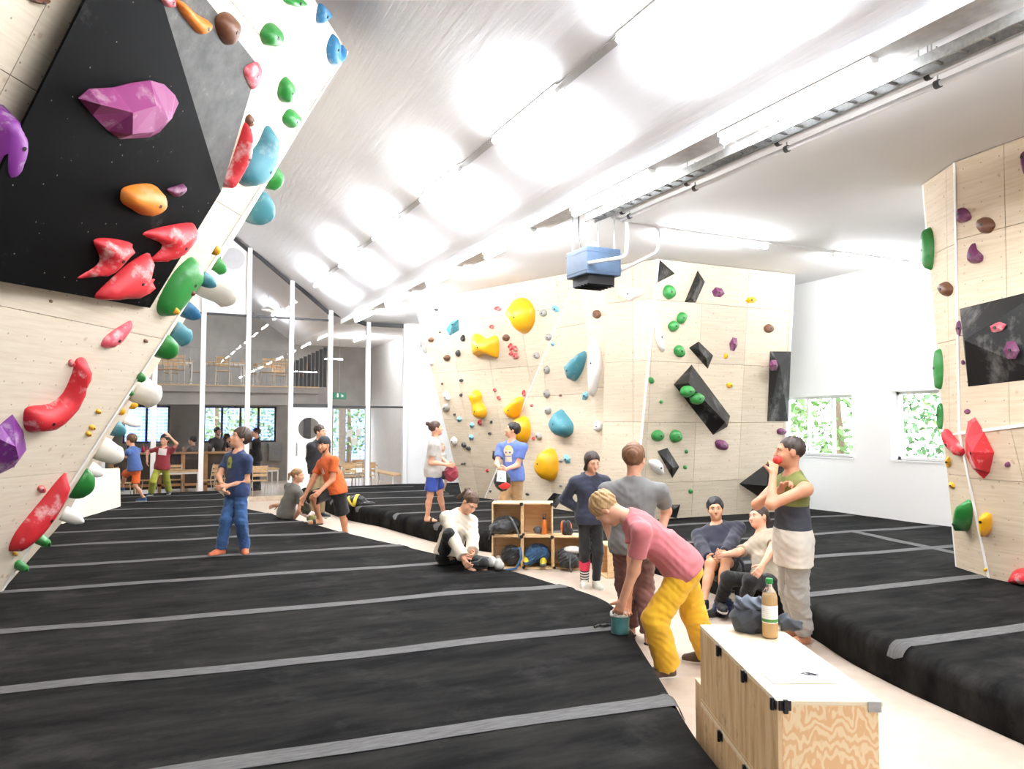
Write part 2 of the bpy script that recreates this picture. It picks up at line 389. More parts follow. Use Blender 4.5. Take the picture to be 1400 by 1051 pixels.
RAD = .11
def mat_height(x, y, ex, side):
    """top surface with a rolled edge; side +1: free edge on the right (x = ex), -1: on the left"""
    d = (ex-x)*side
    z = mtop(x, y)
    if d < RAD: z -= RAD-math.sqrt(max(0, RAD*RAD-(RAD-d)**2))
    return z
def crash_mat(label, efn, side, xfar, y0, y1):
    ny, nx = 230, 60; V = []; F_ = []
    prof = [0, .002, .008, .018, .032, .05, .075, .11, .16, .24]
    for j in range(ny+1):
        y = y0+(y1-y0)*j/ny; ex = efn(y); W = abs(xfar-ex); ds = prof+list(np.linspace(.34, W, nx))
        V.append((ex-side*.015, y, 0.)); V.append((ex, y, .06))
        for d in ds: x = ex-side*d; V.append((x, y, mat_height(x, y, ex, side) if d > 0 else MATZ-RAD))
        V.append((xfar, y, 0.))
    n = len(prof)+nx+3
    for j in range(ny):
        for i in range(n-1): F_.append((j*n+i, j*n+i+1, (j+1)*n+i+1, (j+1)*n+i))
    F_ += [tuple(range(n)), tuple(range((ny+1)*n-1, ny*n-1, -1))]
    loc = ((efn((y0+y1)/2)+xfar)/2, (y0+y1)/2, 0)
    r = thing('crash_mat', label, 'crash mat', loc); part(r, 'mat_cover', MB().add(V, F_), carpet_m, smooth=True); return r
def tape(root, efn, side, xa, xb, ya, yb, w=.16, to_edge=True):
    """velcro strip running from (xa,ya) to (xb,yb), lying on the mat; follows the rolled edge when it reaches it"""
    m = MB(); n = max(6, int(math.hypot(xb-xa, yb-ya)/.16)); V = []; P = [(xa+(xb-xa)*i/n, ya+(yb-ya)*i/n) for i in range(n+1)]
    if to_edge:
        d = np.array((xb-xa, yb-ya))/math.hypot(xb-xa, yb-ya); e = P[-1] if side > 0 else P[0]; s_ = 1 if side > 0 else -1
        ext = [(e[0]+s_*d[0]*q, e[1]+s_*d[1]*q) for q in (.03, .06, .085, .1, .108)]
        P = P+ext if side > 0 else ext[::-1]+P
    t = unit((xb-xa, yb-ya)); nrm = np.array((-t[1], t[0])); wob = rng.uniform(0, 6)
    for i, p in enumerate(P):
        p = np.array(p)+nrm*(.012*math.sin(p[0]*1.9+wob)+.008*math.sin(p[0]*4.3+wob))
        for q in (-w/2, 0, w/2):
            a = p+nrm*q; ex = efn(a[1]); d = (ex-a[0])*side
            if d < 0: a[0] = ex
            k_ = max(0., 1-max(d, 0)/RAD); V.append((a[0]+side*.016*k_, a[1], mat_height(a[0], a[1], ex, side)+.005+.007*(k_ > 0)))
    k = len(P); F_ = [(3*i+q, 3*i+q+1, 3*i+q+4, 3*i+q+3) for i in range(k-1) for q in (0, 1)]
    part(root, 'tape_strip', m.add(V, F_), tape_m, smooth=True)
lm = crash_mat('wide black carpeted crash mat below the overhanging wall with the purple hold', eL, 1, -6.5, -5.9, 19.9)
for y in [-2.2, -.7, .85, 2.4, 3.95, 5.49, 7.05, 8.69, 10.12, 11.72, 13.17, 14.7, 16.2, 17.7, 19.0]:
    s_ = -.082; xb = eL(y-.25)-.11; xb = eL(y+s_*xb)-.10; tape(lm, eL, 1, -3.4, xb, y-s_*-3.4*-1, y+s_*xb)
rm = crash_mat('black carpeted crash mat below the pale wall with the black volumes', eR, -1, WX-.05, -5.9, 19.9)
for y, xe in [(.6, 11.3), (2.2, 11.3), (3.92, 11.3), (5.45, 11.3), (7.05, 11.3), (8.6, 11.3), (10.2, 11.3), (11.75, 6.9), (13.3, 6.7), (14.8, 6.6), (16.3, 6.3), (17.8, 6.3), (19.2, 6.3)]:
    s_ = -.075; xa = eR(y)+.10; y_at = lambda x: y+s_*(x-4.9)
    xa = eR(y_at(xa))+.10; tape(rm, eR, -1, xa, xe, y_at(xa), y_at(xe))
tape(rm, eR, -1, 9.12, 9.6, 6.2, 8.25, to_edge=False)
# ================================================================== CLIMBING WALLS
from mathutils.geometry import delaunay_2d_cdt
ply_left = plywood('plywood_overhang', (235, 222, 200), (223, 206, 181), tone=.06)
ply_pale = plywood('plywood_pale', (219, 204, 180), (203, 186, 160), tone=.2)
ply_right = plywood('plywood_right', (227, 209, 182), (212, 190, 158), tone=.08)
edge_white = M('white_edge_strip', (246, 243, 236), .5, var=.02)
backing_m = M('timber_backing', (120, 92, 62), .8)
class Plane:
    def __init__(s, p, u, n):
        s.p = np.array(p, float); s.n = unit(n); u = np.array(u, float); s.u = unit(u-s.n*np.dot(u, s.n)); s.v = np.cross(s.n, s.u)
        if s.v[2] < 0: s.v = -s.v
    def px(s, x, y, h=0.):
        q = gp(x, y, s.p+s.n*h, s.n)-s.p; return np.array((q@s.u, q@s.v))
    def to2(s, q): q = np.array(q, float)-s.p; return np.array((q@s.u, q@s.v))
    def to3(s, a, h=0.): return s.p+s.u*a[0]+s.v*a[1]+s.n*h
    @staticmethod
    def tri(a, b, c):
        a, b, c = (np.array(q, float) for q in (a, b, c)); n = unit(np.cross(b-a, c-a))
        if n@(CAMP-a) < 0: n = -n
        h = np.cross(n, (0, 0, 1.)); return Plane(a, h, n)
def clip(poly, a, b, c):
    """keep a*x+b*y<=c"""
    out = []
    for i in range(len(poly)):
        p, q = poly[i], poly[(i+1) % len(poly)]; dp, dq = a*p[0]+b*p[1]-c, a*q[0]+b*q[1]-c
        if dp <= 0: out.append(p)
        if dp*dq < 0: t = dp/(dp-dq); out.append((p[0]+(q[0]-p[0])*t, p[1]+(q[1]-p[1])*t))
    return out
def area2(P): return .5*sum(P[i][0]*P[(i+1) % len(P)][1]-P[(i+1) % len(P)][0]*P[i][1] for i in range(len(P)))
def panels(root, pl, poly, us, vs, mat, gap=.006, th=.02, name='panel'):
    """plywood sheets: the facet polygon cut along the seams, each sheet its own mesh in front of a backing"""
    poly = [tuple(p) for p in poly]
    if area2(poly) < 0: poly = poly[::-1]
    U = [-1e3]+sorted(us)+[1e3]; V = [-1e3]+sorted(vs)+[1e3]; g = gap/2
    for i in range(len(U)-1):
        for j in range(len(V)-1):
            q = clip(poly, -1, 0, -(U[i]+g)); q = clip(q, 1, 0, U[i+1]-g) if q else q; q = clip(q, 0, -1, -(V[j]+g)) if q else q; q = clip(q, 0, 1, V[j+1]-g) if q else q
            if not q or len(q) < 3 or abs(area2(q)) < .004: continue
            n = len(q); P = [pl.to3(p, 0) for p in q]+[pl.to3(p, -th) for p in q]; o = np.array(root.location)
            me = bpy.data.meshes.new(name); me.from_pydata([tuple(p-o) for p in P], [], [tuple(range(n)), tuple(range(2*n-1, n-1, -1))]+[(k, n+k, n+(k+1) % n, (k+1) % n) for k in range(n)])
            uv = me.uv_layers.new(name='UVMap'); q2 = [tuple(p) for p in q]*2
            for L in me.loops: uv.data[L.index].uv = q2[L.vertex_index]
            me.validate(); bm = bmesh.new(); bm.from_mesh(me); bmesh.ops.recalc_face_normals(bm, faces=bm.faces); bm.to_mesh(me); bm.free()
            link(name, me, mat, root)
    part(root, 'backing', MB().prism([pl.to3(p, -th-.002) for p in poly], -pl.n*.06), backing_m)
def strip(root, a, b, n, w=.035, name='edge_strip', mat=None):
    a, b = np.array(a, float), np.array(b, float); d = unit(b-a); s_ = np.cross(d, n); h = s_*w/2
    part(root, name, MB().prism([a-h, b-h, b+h, a+h], np.array(n)*.008), mat or edge_white)

# ---- left overhang (plane recovered from its panel seams: 1.5 m rows, 27 degrees over)
dA = unit((.512, .859, 0)); nA = unit((.765, -.457, -.454)); A = Plane((-1.103, 7.844, 1.438), dA, nA)
Abr = gp(0, 811, A.p, nA); Atr = gp(475, 71, A.p, nA)
a_br, a_tr = A.to2(Abr), A.to2(Atr)
B1 = gz(84, 715, MATZ)
wl = thing('climbing_wall', 'overhanging plywood climbing wall with a big black volume', 'climbing wall', (Abr[0], Abr[1], MATZ))
a_tl = a_tr+np.array((-7.2, 0)); a_bl = np.array((a_tl[0]+.4, a_br[1]))
panels(wl, A, [a_bl, a_br, a_tr, a_tl], [a_br[0]+k*2.5 for k in (-3, -2, -1, 1)], [k*1.5 for k in range(-1, 5)], ply_left)
PB = Plane.tri(Abr, B1, Atr); panels(wl, PB, [PB.to2(Abr), PB.to2(B1), PB.to2(Atr)], [PB.to2(B1)[0]/2], [1.5, 3., 4.5], ply_left)
C2 = np.array((-2.4, B1[1]+.2, 6.0))
PC = Plane.tri(B1, C2, Atr); PC.n = -PC.n if PC.n[1] < 0 else PC.n
panels(wl, PC, [PC.to2(B1), PC.to2(C2), PC.to2(Atr)], [PC.to2(C2)[0]/2], [2., 4.], ply_left)
part(wl, 'top_board', MB().prism([Atr-A.n*.03, A.to3(a_tl)-A.n*.03, A.to3(a_tl)+np.array((-1.5, .8, 0)), C2], (0, 0, -.05)), backing_m)
strip(wl, Abr, Atr, unit(A.n+PB.n), .05)
# white wedge volume on the mat further along and the last facet by the glass
Q0, Q1 = gz(86, 716, MATZ), gz(165, 692, MATZ)
vw = thing('floor_volume', 'low white wedge volume at the foot of the left wall near the glass', 'climbing volume', (Q1[0]-.3, Q1[1]-1, MATZ))
T1 = Q1+np.array((-.03, 0, .74)); T0 = Q0*.45+Q1*.55+np.array((-.12, 0, .80)); bk0, bk1 = Q0+np.array((-.5, .3, 0)), Q1+np.array((-.7, .1, 0))
ply_white = plywood('plywood_white', (250, 243, 230), (243, 232, 214), tone=.03)
wv_ = [Q0, Q1, T1, T0, bk0, bk1, bk1+np.array((0, 0, .7))]
part(vw, 'volume_body', MB().add(wv_, [(0, 1, 2, 3), (1, 5, 6, 2), (3, 2, 6), (0, 3, 6, 4), (4, 6, 5), (0, 4, 5, 1)]), ply_white)
wf = thing('climbing_wall', 'narrow plywood climbing wall beside the cafe glass where a boy climbs', 'climbing wall', (-1.2, 18.3, MATZ))
fa, fb_, fc, fd = np.array((-.95, 16.9, MATZ)), np.array((-.95, 19.7, MATZ)), np.array((-.35, 19.7, 4.3)), np.array((-.35, 16.9, 4.3))
PF = Plane.tri(fa, fb_, fd); PF.n = PF.n if PF.n[0] > 0 else -PF.n
panels(wf, PF, [PF.to2(q) for q in (fa, fb_, fc, fd)], [PF.to2(fb_)[0]/2], [1.2, 2.4, 3.6], ply_left)

# ---- centre wall
tz = ZF-.01
cTL, cTD, cT8, cTA, cTR = gz(567, 412, tz), gz(792, 371, tz), gz(831, 364, tz), gz(900, 354, tz), gz(1087, 375, tz)
cBD, cB8 = gz(663, 681, MATZ), gz(831, 706, MATZ)
PR = Plane.tri(cTA, cTR, (8.5, 10.72, MATZ)); cBA = gp(866, 706, PR.p, PR.n); cBA = cBA+PR.v*(MATZ-cBA[2])/PR.v[2]
cBR = PR.to3(np.array((PR.to2(cTR)[0], PR.to2(cBA)[1])))
PL1 = Plane.tri(cTL, cTD, cBD); cBL = gp(632, 677, PL1.p, PL1.n); cBL = cBL+(cBL-cTL)/(cBL[2]-cTL[2])*(MATZ-cBL[2])
PL2 = Plane.tri(cTD, cBD, cB8)
wc = thing('climbing_wall', 'tall pale plywood climbing wall with yellow holds and black volumes', 'climbing wall', (8., 11.5, MATZ))
def fit(pl, pts): return [pl.to2(q) for q in pts]
q = fit(PR, (cBA, cBR, cTR, cTA)); b0 = q[0][1]
panels(wc, PR, q, [PR.to2(cTA)[0]*0+k*1.0*np.sign(PR.to2(cTR)[0]-PR.to2(cTA)[0])+PR.to2(cTA)[0]+.05 for k in range(0, 5)], [b0+.62+k*1.02 for k in range(0, 5)], ply_pale)
PM = Plane.tri(cT8, cTA, cBA); cB8b = cB8
q = fit(PM, (cB8b, cBA, cTA, cT8)); panels(wc, PM, q, [(q[2][0]+q[3][0])/2], [q[0][1]+.62+k*1.02 for k in range(5)], ply_pale)
PM2 = Plane.tri(cTD, cT8, cB8); q = fit(PL2, (cTD, cBD, cB8)); panels(wc, PL2, q, [q[1][0]*.4+q[2][0]*.6, q[1][0]*.75+q[2][0]*.25], [q[1][1]+.9+k*1.25 for k in range(4)], ply_pale)
q = fit(PM2, (cTD, cT8, cB8)); panels(wc, PM2, q, [], [q[2][1]+1.0+k*1.25 for k in range(4)], ply_pale)
q = fit(PL1, (cTL, cTD, cBD, cBL)); us = [q[0][0]+(q[1][0]-q[0][0])*k for k in (.22, .44, .66, .88)]; panels(wc, PL1, q, us, [q[3][1]+.7+k*1.05 for k in range(4)], ply_pale)
strip(wc, cTD, cBD, unit(PL1.n+PL2.n), .03); strip(wc, cT8, cB8, unit(PM.n+PM2.n), .03); strip(wc, cTA, cBA, unit(PR.n+PM.n), .04)
# closing board on the right-hand end and the left-hand end of the mass
part(wc, 'end_board', MB().prism([cBR, cTR, cTR+np.array((0, .8, 0)), cBR+np.array((0, .8, 0))], (-.03, 0, 0)), edge_white)
part(wc, 'end_board', MB().prism([cBL, cTL, cTL+np.array((.9, .5, 0)), cBL+np.array((.5, .5, 0))], (0, .03, 0)), edge_white)

# ---- right wall
rTL, rTA, rTR = gz(1262, 252, tz), gz(1305, 222, tz), gz(1400, 187, tz)
rBL, rBA, rBR = gz(1308, 775, MATZ), gz(1352, 790, MATZ), gz(1400, 798, MATZ)
rMA = gd(1312, 592, 7.85)
rTR = rTA+(rTR-rTA)*2.6; PU = Plane.tri(rTA, rTR, rMA)
rMR = gp(1400, 581, PU.p, PU.n); rMR = rMA+(rMR-rMA)*2.4
rBR = rBA+(rBR-rBA)/np.linalg.norm(rBR-rBA)*np.linalg.norm(rMR-rMA)
PLo = Plane.tri(rMA, rMR, rBA); rBR = rBR-PLo.n*np.dot(rBR-PLo.p, PLo.n); rBR[2] = MATZ
rML = gd(1291, 596, 8.45)
PSU = Plane.tri(rTL, rTA, rMA); PSL = Plane.tri(rMA, rBA, rBL); rML = gp(1291, 596, PSU.p, PSU.n)
wr = thing('climbing_wall', 'plywood climbing wall with a diamond-shaped red hold and a slanted black volume', 'climbing wall', (rBA[0], rBA[1], MATZ))
for pl, pts, vs, us in ((PU, (rTA, rTR, rMR, rMA), 1.0, 1.25), (PLo, (rMA, rMR, rBR, rBA), 1.1, 1.25), (PSU, (rTL, rTA, rMA, rML), 1.0, 9.), (PSL, (rML, rMA, rBA, rBL), 1.1, 9.)):
    q = fit(pl, pts); v0 = min(p[1] for p in q); u0 = q[0][0]; sg = np.sign(q[1][0]-q[0][0])
    panels(wr, pl, q, [u0+sg*us*k+sg*.55 for k in range(0, 6)], [v0+vs*k for k in range(1, 5)], ply_right)
strip(wr, rTA, rMA, unit(PU.n+PSU.n), .03); strip(wr, rMA, rBA, unit(PLo.n+PSL.n), .03); strip(wr, rMA, rMR, unit(PU.n+PLo.n), .03); strip(wr, rML, rMA, unit(PSU.n+PSL.n), .02)
part(wr, 'end_board', MB().prism([rBL, rML, rTL, rTL+np.array((1.2, .6, 0)), rBL+np.array((1.0, .5, 0))], (.02, .03, 0)), edge_white)
# ================================================================== HOLDS AND VOLUMES
def hold_mat(key, c, rough=.5, chalk=.35):
    name = 'hold_'+key
    if name in MATS: return MATS[name]
    t = NT(name); v = t.coord('Object'); n1 = t.noise(v, 5., 5, .65); n2 = t.noise(v, 120, 3)
    oi = t.n('ObjectInfo'); ad = t.n('Vector', ) if False else None
    b = lin(c); d = tuple(x*.82 for x in b[:3])+(1,)
    base = t.ramp(t.noise(v, 2.2, 2), [(.3, d), (.7, b)])
    base = t.mix(t.math('MULTIPLY', t.ramp(n1, [(.54, (0, 0, 0, 1)), (.74, (1, 1, 1, 1))]), chalk), base, lin((240, 234, 228)))
    t.col(base); t.rough(rough); t.bump(n2, .25, .002); return reg(t)
HC = {'red': (214, 44, 52), 'purple': (150, 62, 120), 'violet': (128, 50, 140), 'orange': (240, 140, 48), 'green': (48, 138, 62), 'blue': (52, 122, 168), 'teal': (74, 142, 156), 'skyblue': (120, 186, 204),
      'yellow': (246, 182, 28), 'brown': (112, 70, 46), 'grey': (158, 156, 150), 'white': (244, 242, 236), 'cream': (250, 245, 232), 'pink': (228, 96, 110), 'black': (34, 34, 36), 'plum': (118, 54, 96)}
def hmat(k): return hold_mat(k, HC[k], .5 if k not in ('green', 'yellow') else .38, {'red': .85, 'pink': .9, 'violet': .6, 'purple': .45, 'yellow': .12, 'green': .12, 'white': 0, 'cream': 0, 'brown': .1}.get(k, .25))
def volmat():
    t = NT('black_volume'); v = t.coord('Object'); n = t.noise(v, 2.4, 6, .7); vo = t.n('TexVoronoi'); vo.inputs['Scale'].default_value = 9; t.l(v, vo.inputs['Vector'])
    c = t.ramp(n, [(.3, lin((4, 4, 4))), (.6, lin((8, 8, 8))), (.86, lin((70, 68, 66)))])
    c = t.mix(t.ramp(vo.outputs['Distance'], [(.03, (.8, .8, .8, 1)), (.06, (0, 0, 0, 1))]), c, lin((150, 146, 138)))
    t.col(c); t.rough(.6); t.b.inputs['Specular IOR Level'].default_value = .04; t.bump(t.noise(v, 150, 2), .2, .002); return reg(t)
black_vol = volmat()
def wornvol():
    t = NT('worn_black_volume'); v = t.coord('Object', (1, 1, .6)); n = t.noise(v, 3.2, 7, .72)
    t.col(t.ramp(n, [(.3, lin((10, 10, 10))), (.52, lin((20, 20, 20))), (.7, lin((110, 107, 104)))])); t.rough(.5); t.b.inputs['Specular IOR Level'].default_value = .4; return reg(t)
worn_vol = wornvol()
def greyface():  # grey base colour stands in for lamp light falling on this face
    t = NT('lamplit_volume_face'); v = t.coord('Object'); n = t.noise(v, 4.5, 6, .7)
    t.col(t.ramp(n, [(.35, lin((60, 60, 57))), (.6, lin((84, 83, 80))), (.8, lin((140, 138, 134)))])); t.rough(.7); return reg(t)
grey_face = greyface()
bolt_m = M('bolt_steel', (70, 68, 66), .4, metal=.8, var=0)
def catmull(P, n):
    P = np.array(P, float); m = len(P); out = []
    for i in range(m):
        a, b, c, d = P[i-1], P[i], P[(i+1) % m], P[(i+2) % m]
        for k in range(n):
            t = k/n; out.append(.5*((2*b)+(-a+c)*t+(2*a-5*b+4*c-d)*t*t+(-a+3*b-3*c+d)*t**3))
    return np.array(out)
def seg_dist(P, poly):
    d = np.full(len(P), 1e9); m = len(poly)
    for i in range(m):
        a, b = poly[i], poly[(i+1) % m]; ab = b-a; t = np.clip(((P-a)@ab)/max(ab@ab, 1e-12), 0, 1); d = np.minimum(d, np.linalg.norm(P-(a+t[:, None]*ab), axis=1))
    return d
def inside(P, poly):
    r = np.zeros(len(P), bool); m = len(poly)
    for i in range(m):
        a, b = poly[i], poly[(i+1) % m]; c = (a[1] > P[:, 1]) != (b[1] > P[:, 1])
        with np.errstate(divide='ignore', invalid='ignore'): x = (b[0]-a[0])*(P[:, 1]-a[1])/(b[1]-a[1])+a[0]
        r ^= c & (P[:, 0] < x)
    return r
HOLDS = []
def size_word(r): return 'tiny' if r < .045 else 'small' if r < .10 else 'medium' if r < .2 else 'large'
def register(o, color, shape, where, r, label):
    if label is None: label = f'{size_word(r)} {color} {shape} climbing hold {where}'
    HOLDS.append(o); tag(o, label, 'climbing hold')
def cdt_mesh(name, outline, inner, edges, H, pl, base_h, origin):
    """outline (n,2) at height 0; inner points with heights; returns mesh whose rim goes down to the wall"""
    n = len(outline); pts = [Vector(p) for p in outline]+[Vector(p[:2]) for p in inner]
    E_ = [(i, (i+1) % n) for i in range(n)]+[(n+a, n+b) for a, b in edges]
    V, _, T, ov, _, _ = delaunay_2d_cdt(pts, E_, [], 1, 1e-6)
    hs = [0.]*n+list(H); hh = []
    for k in ov: hh.append(hs[k[0]] if k else 0.)
    return V, T, hh
def hold_outline(px, pl, color, height, where, label=None, shape='smooth', style='smooth', peak=None, ridge=None, off=0., name='climbing_hold', mat=None, bolt=True, power=.5, pts2=None, rim=.006, ridge_heights=None):
    """px: traced outline in photo pixels lying on plane pl"""
    O = np.array([pl.px(x, y, off) for x, y in px]) if pts2 is None else np.array(pts2)
    if area2(O) < 0: O = O[::-1]
    if style == 'smooth': O = catmull(O, 4 if len(O) < 12 else 3)
    c = O.mean(0); ext = O.max(0)-O.min(0); R = max(ext)/2
    if ridge is not None:
        inner = [pl.px(x, y, off+h*.5) if pts2 is None else np.array((x, y)) for x, y, h in ridge]; H = [h for *_, h in ridge]; edges = [(i, i+1) for i in range(len(ridge)-1)]
    else:
        st = max(min(ext)/7., R/12); gx, gy = np.meshgrid(np.arange(O[:, 0].min(), O[:, 0].max(), st), np.arange(O[:, 1].min(), O[:, 1].max(), st*.87)); gx = gx+(np.arange(len(gx))[:, None] % 2)*st/2
        G = np.stack([gx.ravel(), gy.ravel()], 1); G = G[inside(G, O)]; d = seg_dist(G, O); k = d > st*.35; G, d = G[k], d[k]
        if len(G) == 0: G = np.array([c]); d = np.array([1.])
        dm = d.max(); tt = np.clip(d/dm, 0, 1); Hh = height*(1-(1-tt)**2)**power
        if peak is not None:
            pk = pl.px(*peak, off) if pts2 is None else np.array(peak); Hh = Hh*(.45+.55*np.exp(-((G-pk)**2).sum(1)/(R*.75)**2))
        inner = list(G); H = list(Hh); edges = []
    V, T, hh = cdt_mesh(name, O, inner, edges, H, pl, off, c)
    P = [pl.to3(np.array(v), off+h+rim) for v, h in zip(V, hh)]
    org = pl.to3(c, off); mb = MB(); mb.add(P, [tuple(t) for t in T])
    # rim down to the wall
    n = len(O); low = [pl.to3(o, off-.002) for o in O]; hi = [pl.to3(o, off+rim) for o in O]
    mb.add(low+hi, [(i, (i+1) % n, n+(i+1) % n, n+i) for i in range(n)]+[tuple(range(n-1, -1, -1))])
    root = thing(name, None, None, org); part(root, 'body', mb, mat or hmat(color), smooth=(style == 'smooth'))
    if bolt and R > .04:
        if ridge is not None: b2 = np.mean(inner, 0); bh = float(np.mean(H))
        else: i = int(np.argmax(H)); b2 = np.array(inner[i]); bh = H[i]
        p = pl.to3(b2, off+bh+rim); br = min(.016, R*.16)
        part(root, 'bolt', MB().cyl(p-pl.n*.012, p+pl.n*.004, br, n=8), bolt_m)
    register(root, color, shape, where, R, label); return root
def hold_ell(cxp, cyp, rxp, ryp, rot, pl, color, where, hf=.75, shape='rounded', kind='dome', label=None, off=0.):
    """ellipse-like hold: centre and radii in photo pixels"""
    k = 12; P = []; rs = np.random.RandomState(int(cxp*7+cyp*13) % 99991)
    for i in range(k):
        t = 2*PI*i/k; q = 1+rs.uniform(-.06, .06)
        x, y = math.cos(t)*rxp*q, math.sin(t)*ryp*q
        if kind == 'drop': x *= (1-.38*math.sin(t)*-1) if math.sin(t) < 0 else 1.
        if kind == 'drop' and math.sin(t) < 0: x *= .72
        if kind == 'bean' and math.sin(t) > 0: y *= .35+.5*abs(math.cos(t))
        r = math.radians(rot); P.append((cxp+x*math.cos(r)-y*math.sin(r), cyp+x*math.sin(r)+y*math.cos(r)))
    O = np.array([pl.px(*p, off) for p in P]); e = O.max(0)-O.min(0); H = min(e)*.5*hf
    if kind == 'facet':
        P = [P[i] for i in (0, 2, 4, 6, 8, 10)]; c = np.array(P).mean(0)
        return hold_outline(P, pl, color, H, where, label, shape, 'flat', ridge=[(c[0]-rxp*.3, c[1]-ryp*.1, H), (c[0]+rxp*.3, c[1]+ryp*.1, H*.8)], off=off)
    return hold_outline(P, pl, color, H, where, label, shape, 'smooth', off=off, peak=(cxp, cyp+ryp*.25) if kind == 'drop' else None)
def hold_side(px, py, wpx, hpx, prot, color, where, shape='rounded', label=None, lean=(0, 0, 0), taper=.55, rot=0.):
    """hold on the receding left facet, standing out from it: (px,py) is where it leaves the facet in the photo; prot in metres"""
    p = gp(px, py, PB.p, PB.n); dep = np.dot(p-CAMP, fw); a = max(wpx*dep/F, .03)/2; b = max(hpx*dep/F, .03)/2
    n = unit(PB.n+np.array(lean)); e1 = unit(Atr-B1); e1 = unit(e1-n*np.dot(e1, n)); e2 = np.cross(n, e1); m = MB(); prof = []; k = 16; V = []
    L = [(0, 1.), (.15, 1.02), (.35, .95), (.55, .85), (.75, taper+.18), (.9, taper*.8), (.97, taper*.45), (1., .05)]
    for z, s_ in L:
        for i in range(k):
            t = 2*PI*i/k; V.append(p+n*(z*prot-.01)+e1*b*s_*math.cos(t)+e2*a*s_*math.sin(t))
    F_ = [(j*k+i, j*k+(i+1) % k, (j+1)*k+(i+1) % k, (j+1)*k+i) for j in range(len(L)-1) for i in range(k)]+[tuple(range(k-1, -1, -1)), tuple(range((len(L)-1)*k, len(L)*k))]
    root = thing('climbing_hold', None, None, p); part(root, 'body', m.add(V, F_), hmat(color), smooth=True)
    register(root, color, shape, where, max(a, b), label)
def volume(px, ridge, pl, label, mat=None, edges=None, off=0., name='wall_volume'):
    """polyhedral plywood volume: flat facets from the traced base outline up to the ridge points (x, y, height)"""
    O = np.array([pl.px(x, y, off) for x, y in px])
    inner = [pl.px(x, y, off+h) for x, y, h in ridge]; H = [h for *_, h in ridge]
    if area2(O) < 0: O = O[::-1]
    V, T, hh = cdt_mesh(name, O, inner, edges or [(i, i+1) for i in range(len(ridge)-1)], H, pl, off, None)
    P = [pl.to3(np.array(v), off+h+.004) for v, h in zip(V, hh)]; n = len(O); c = pl.to3(O.mean(0), off)
    mb = MB().add(P, [tuple(t) for t in T]); low = [pl.to3(o, off-.001) for o in O]; hi = [pl.to3(o, off+.004) for o in O]
    mb.add(low+hi, [(i, (i+1) % n, n+(i+1) % n, n+i) for i in range(n)]+[tuple(range(n-1, -1, -1))])
    root = thing(name, label, 'climbing volume', c); part(root, 'volume_body', mb, mat or worn_vol); return root

# ---- big black volume on the overhang: faces F1 (black) and F2 (lamp light put into its grey colour)
def onA(x, y, h): return A.to3(A.px(x, y, h), h)
va, vb, vap = onA(205, 421, .06), onA(302, 262, .04), onA(182, -130, .17)
F1 = Plane.tri(va, vb, vap); ve = gp(-70, 372, F1.p, F1.n); vc = onA(353, 90, .05); F2 = Plane.tri(vap, vb, vc)
def foot(q, h=-.0): return q-A.n*(np.dot(q-A.p, A.n)-h)
bv = thing('wall_volume', 'huge black pyramid volume with one side painted lamplit grey on the overhanging wall', 'climbing volume', foot(va))
part(bv, 'black_face', MB().prism([va, vb, vap, ve], -F1.n*.018), black_vol)
part(bv, 'grey_face', MB().prism([vap, vb, vc], -F2.n*.018), grey_face)
m = MB()
ins = lambda q: foot(q)+A.u*(.35 if q is ve or q is vap else 0.)                 # the left side is undercut
for p, q in ((ve, va), (va, vb), (vb, vc), (vc, vap), (vap, ve)): m.add([p-A.n*.004, q-A.n*.004, ins(q), ins(p)], [(0, 1, 2, 3)])
part(bv, 'side_boards', m, black_vol)
c1 = lambda P: [(x*.41848, y*.41848) for x, y in P]
c2 = lambda P: [(x*.4186, 380+y*.4186) for x, y in P]
wv = 'on the big black volume'; wo = 'on the overhanging plywood wall'
hold_outline(c1([(255, 320), (290, 290), (370, 285), (430, 270), (490, 262), (535, 275), (570, 310), (582, 335), (560, 385), (520, 430), (485, 448), (390, 453), (350, 425), (300, 375)]), F1, 'purple', .2, wv, 'large purple faceted hold dusted with chalk on the big black volume', style='flat',
             ridge=[(128, 138, .11), (168, 147, .16), (200, 138, .16), (222, 160, .12), (202, 176, .10), (170, 178, .13), (168, 147.5, .16)])
hold_outline(c1([(392, 645), (400, 615), (440, 602), (490, 600), (520, 620), (523, 660), (500, 690), (465, 702), (425, 680), (400, 665)]), F1, 'orange', .13, wv, 'round orange hold below the purple faceted hold')
hold_outline(c1([(545, 618), (570, 608), (598, 600), (598, 620), (575, 640), (558, 634)]), F1, 'plum', .05, wv, 'small dark purple hold beside the round orange hold')
hold_outline(c1([(305, 785), (360, 778), (432, 797), (396, 834), (338, 892), (252, 908), (310, 870), (325, 840)]), F1, 'red', .12, wv, 'red hooked hold nearest the lower left of three red holds on the black volume')
hold_outline(c1([(465, 765), (530, 740), (628, 728), (625, 770), (580, 830), (540, 850), (490, 850), (530, 800)]), F1, 'red', .12, wv, 'red hooked hold at the right corner of three red holds on the black volume')
hold_outline(c1([(308, 970), (366, 906), (430, 852), (488, 828), (475, 910), (505, 912), (450, 965), (380, 978)]), F1, 'red', .13, wv, 'lowest and largest of three red hooked holds on the black volume')
wg = 'on the grey side of the black volume'
hold_outline(c1([(575, 0), (600, 8), (640, 45), (682, 72), (650, 110), (610, 70), (582, 30)]), F2, 'orange', .07, wg, 'long orange edge hold on the grey side of the black volume')
hold_outline(c1([(702, 60), (735, 38), (768, 62), (762, 110), (738, 146), (712, 115)]), F2, 'brown', .1, wg, 'brown pebble hold on the grey side of the black volume')
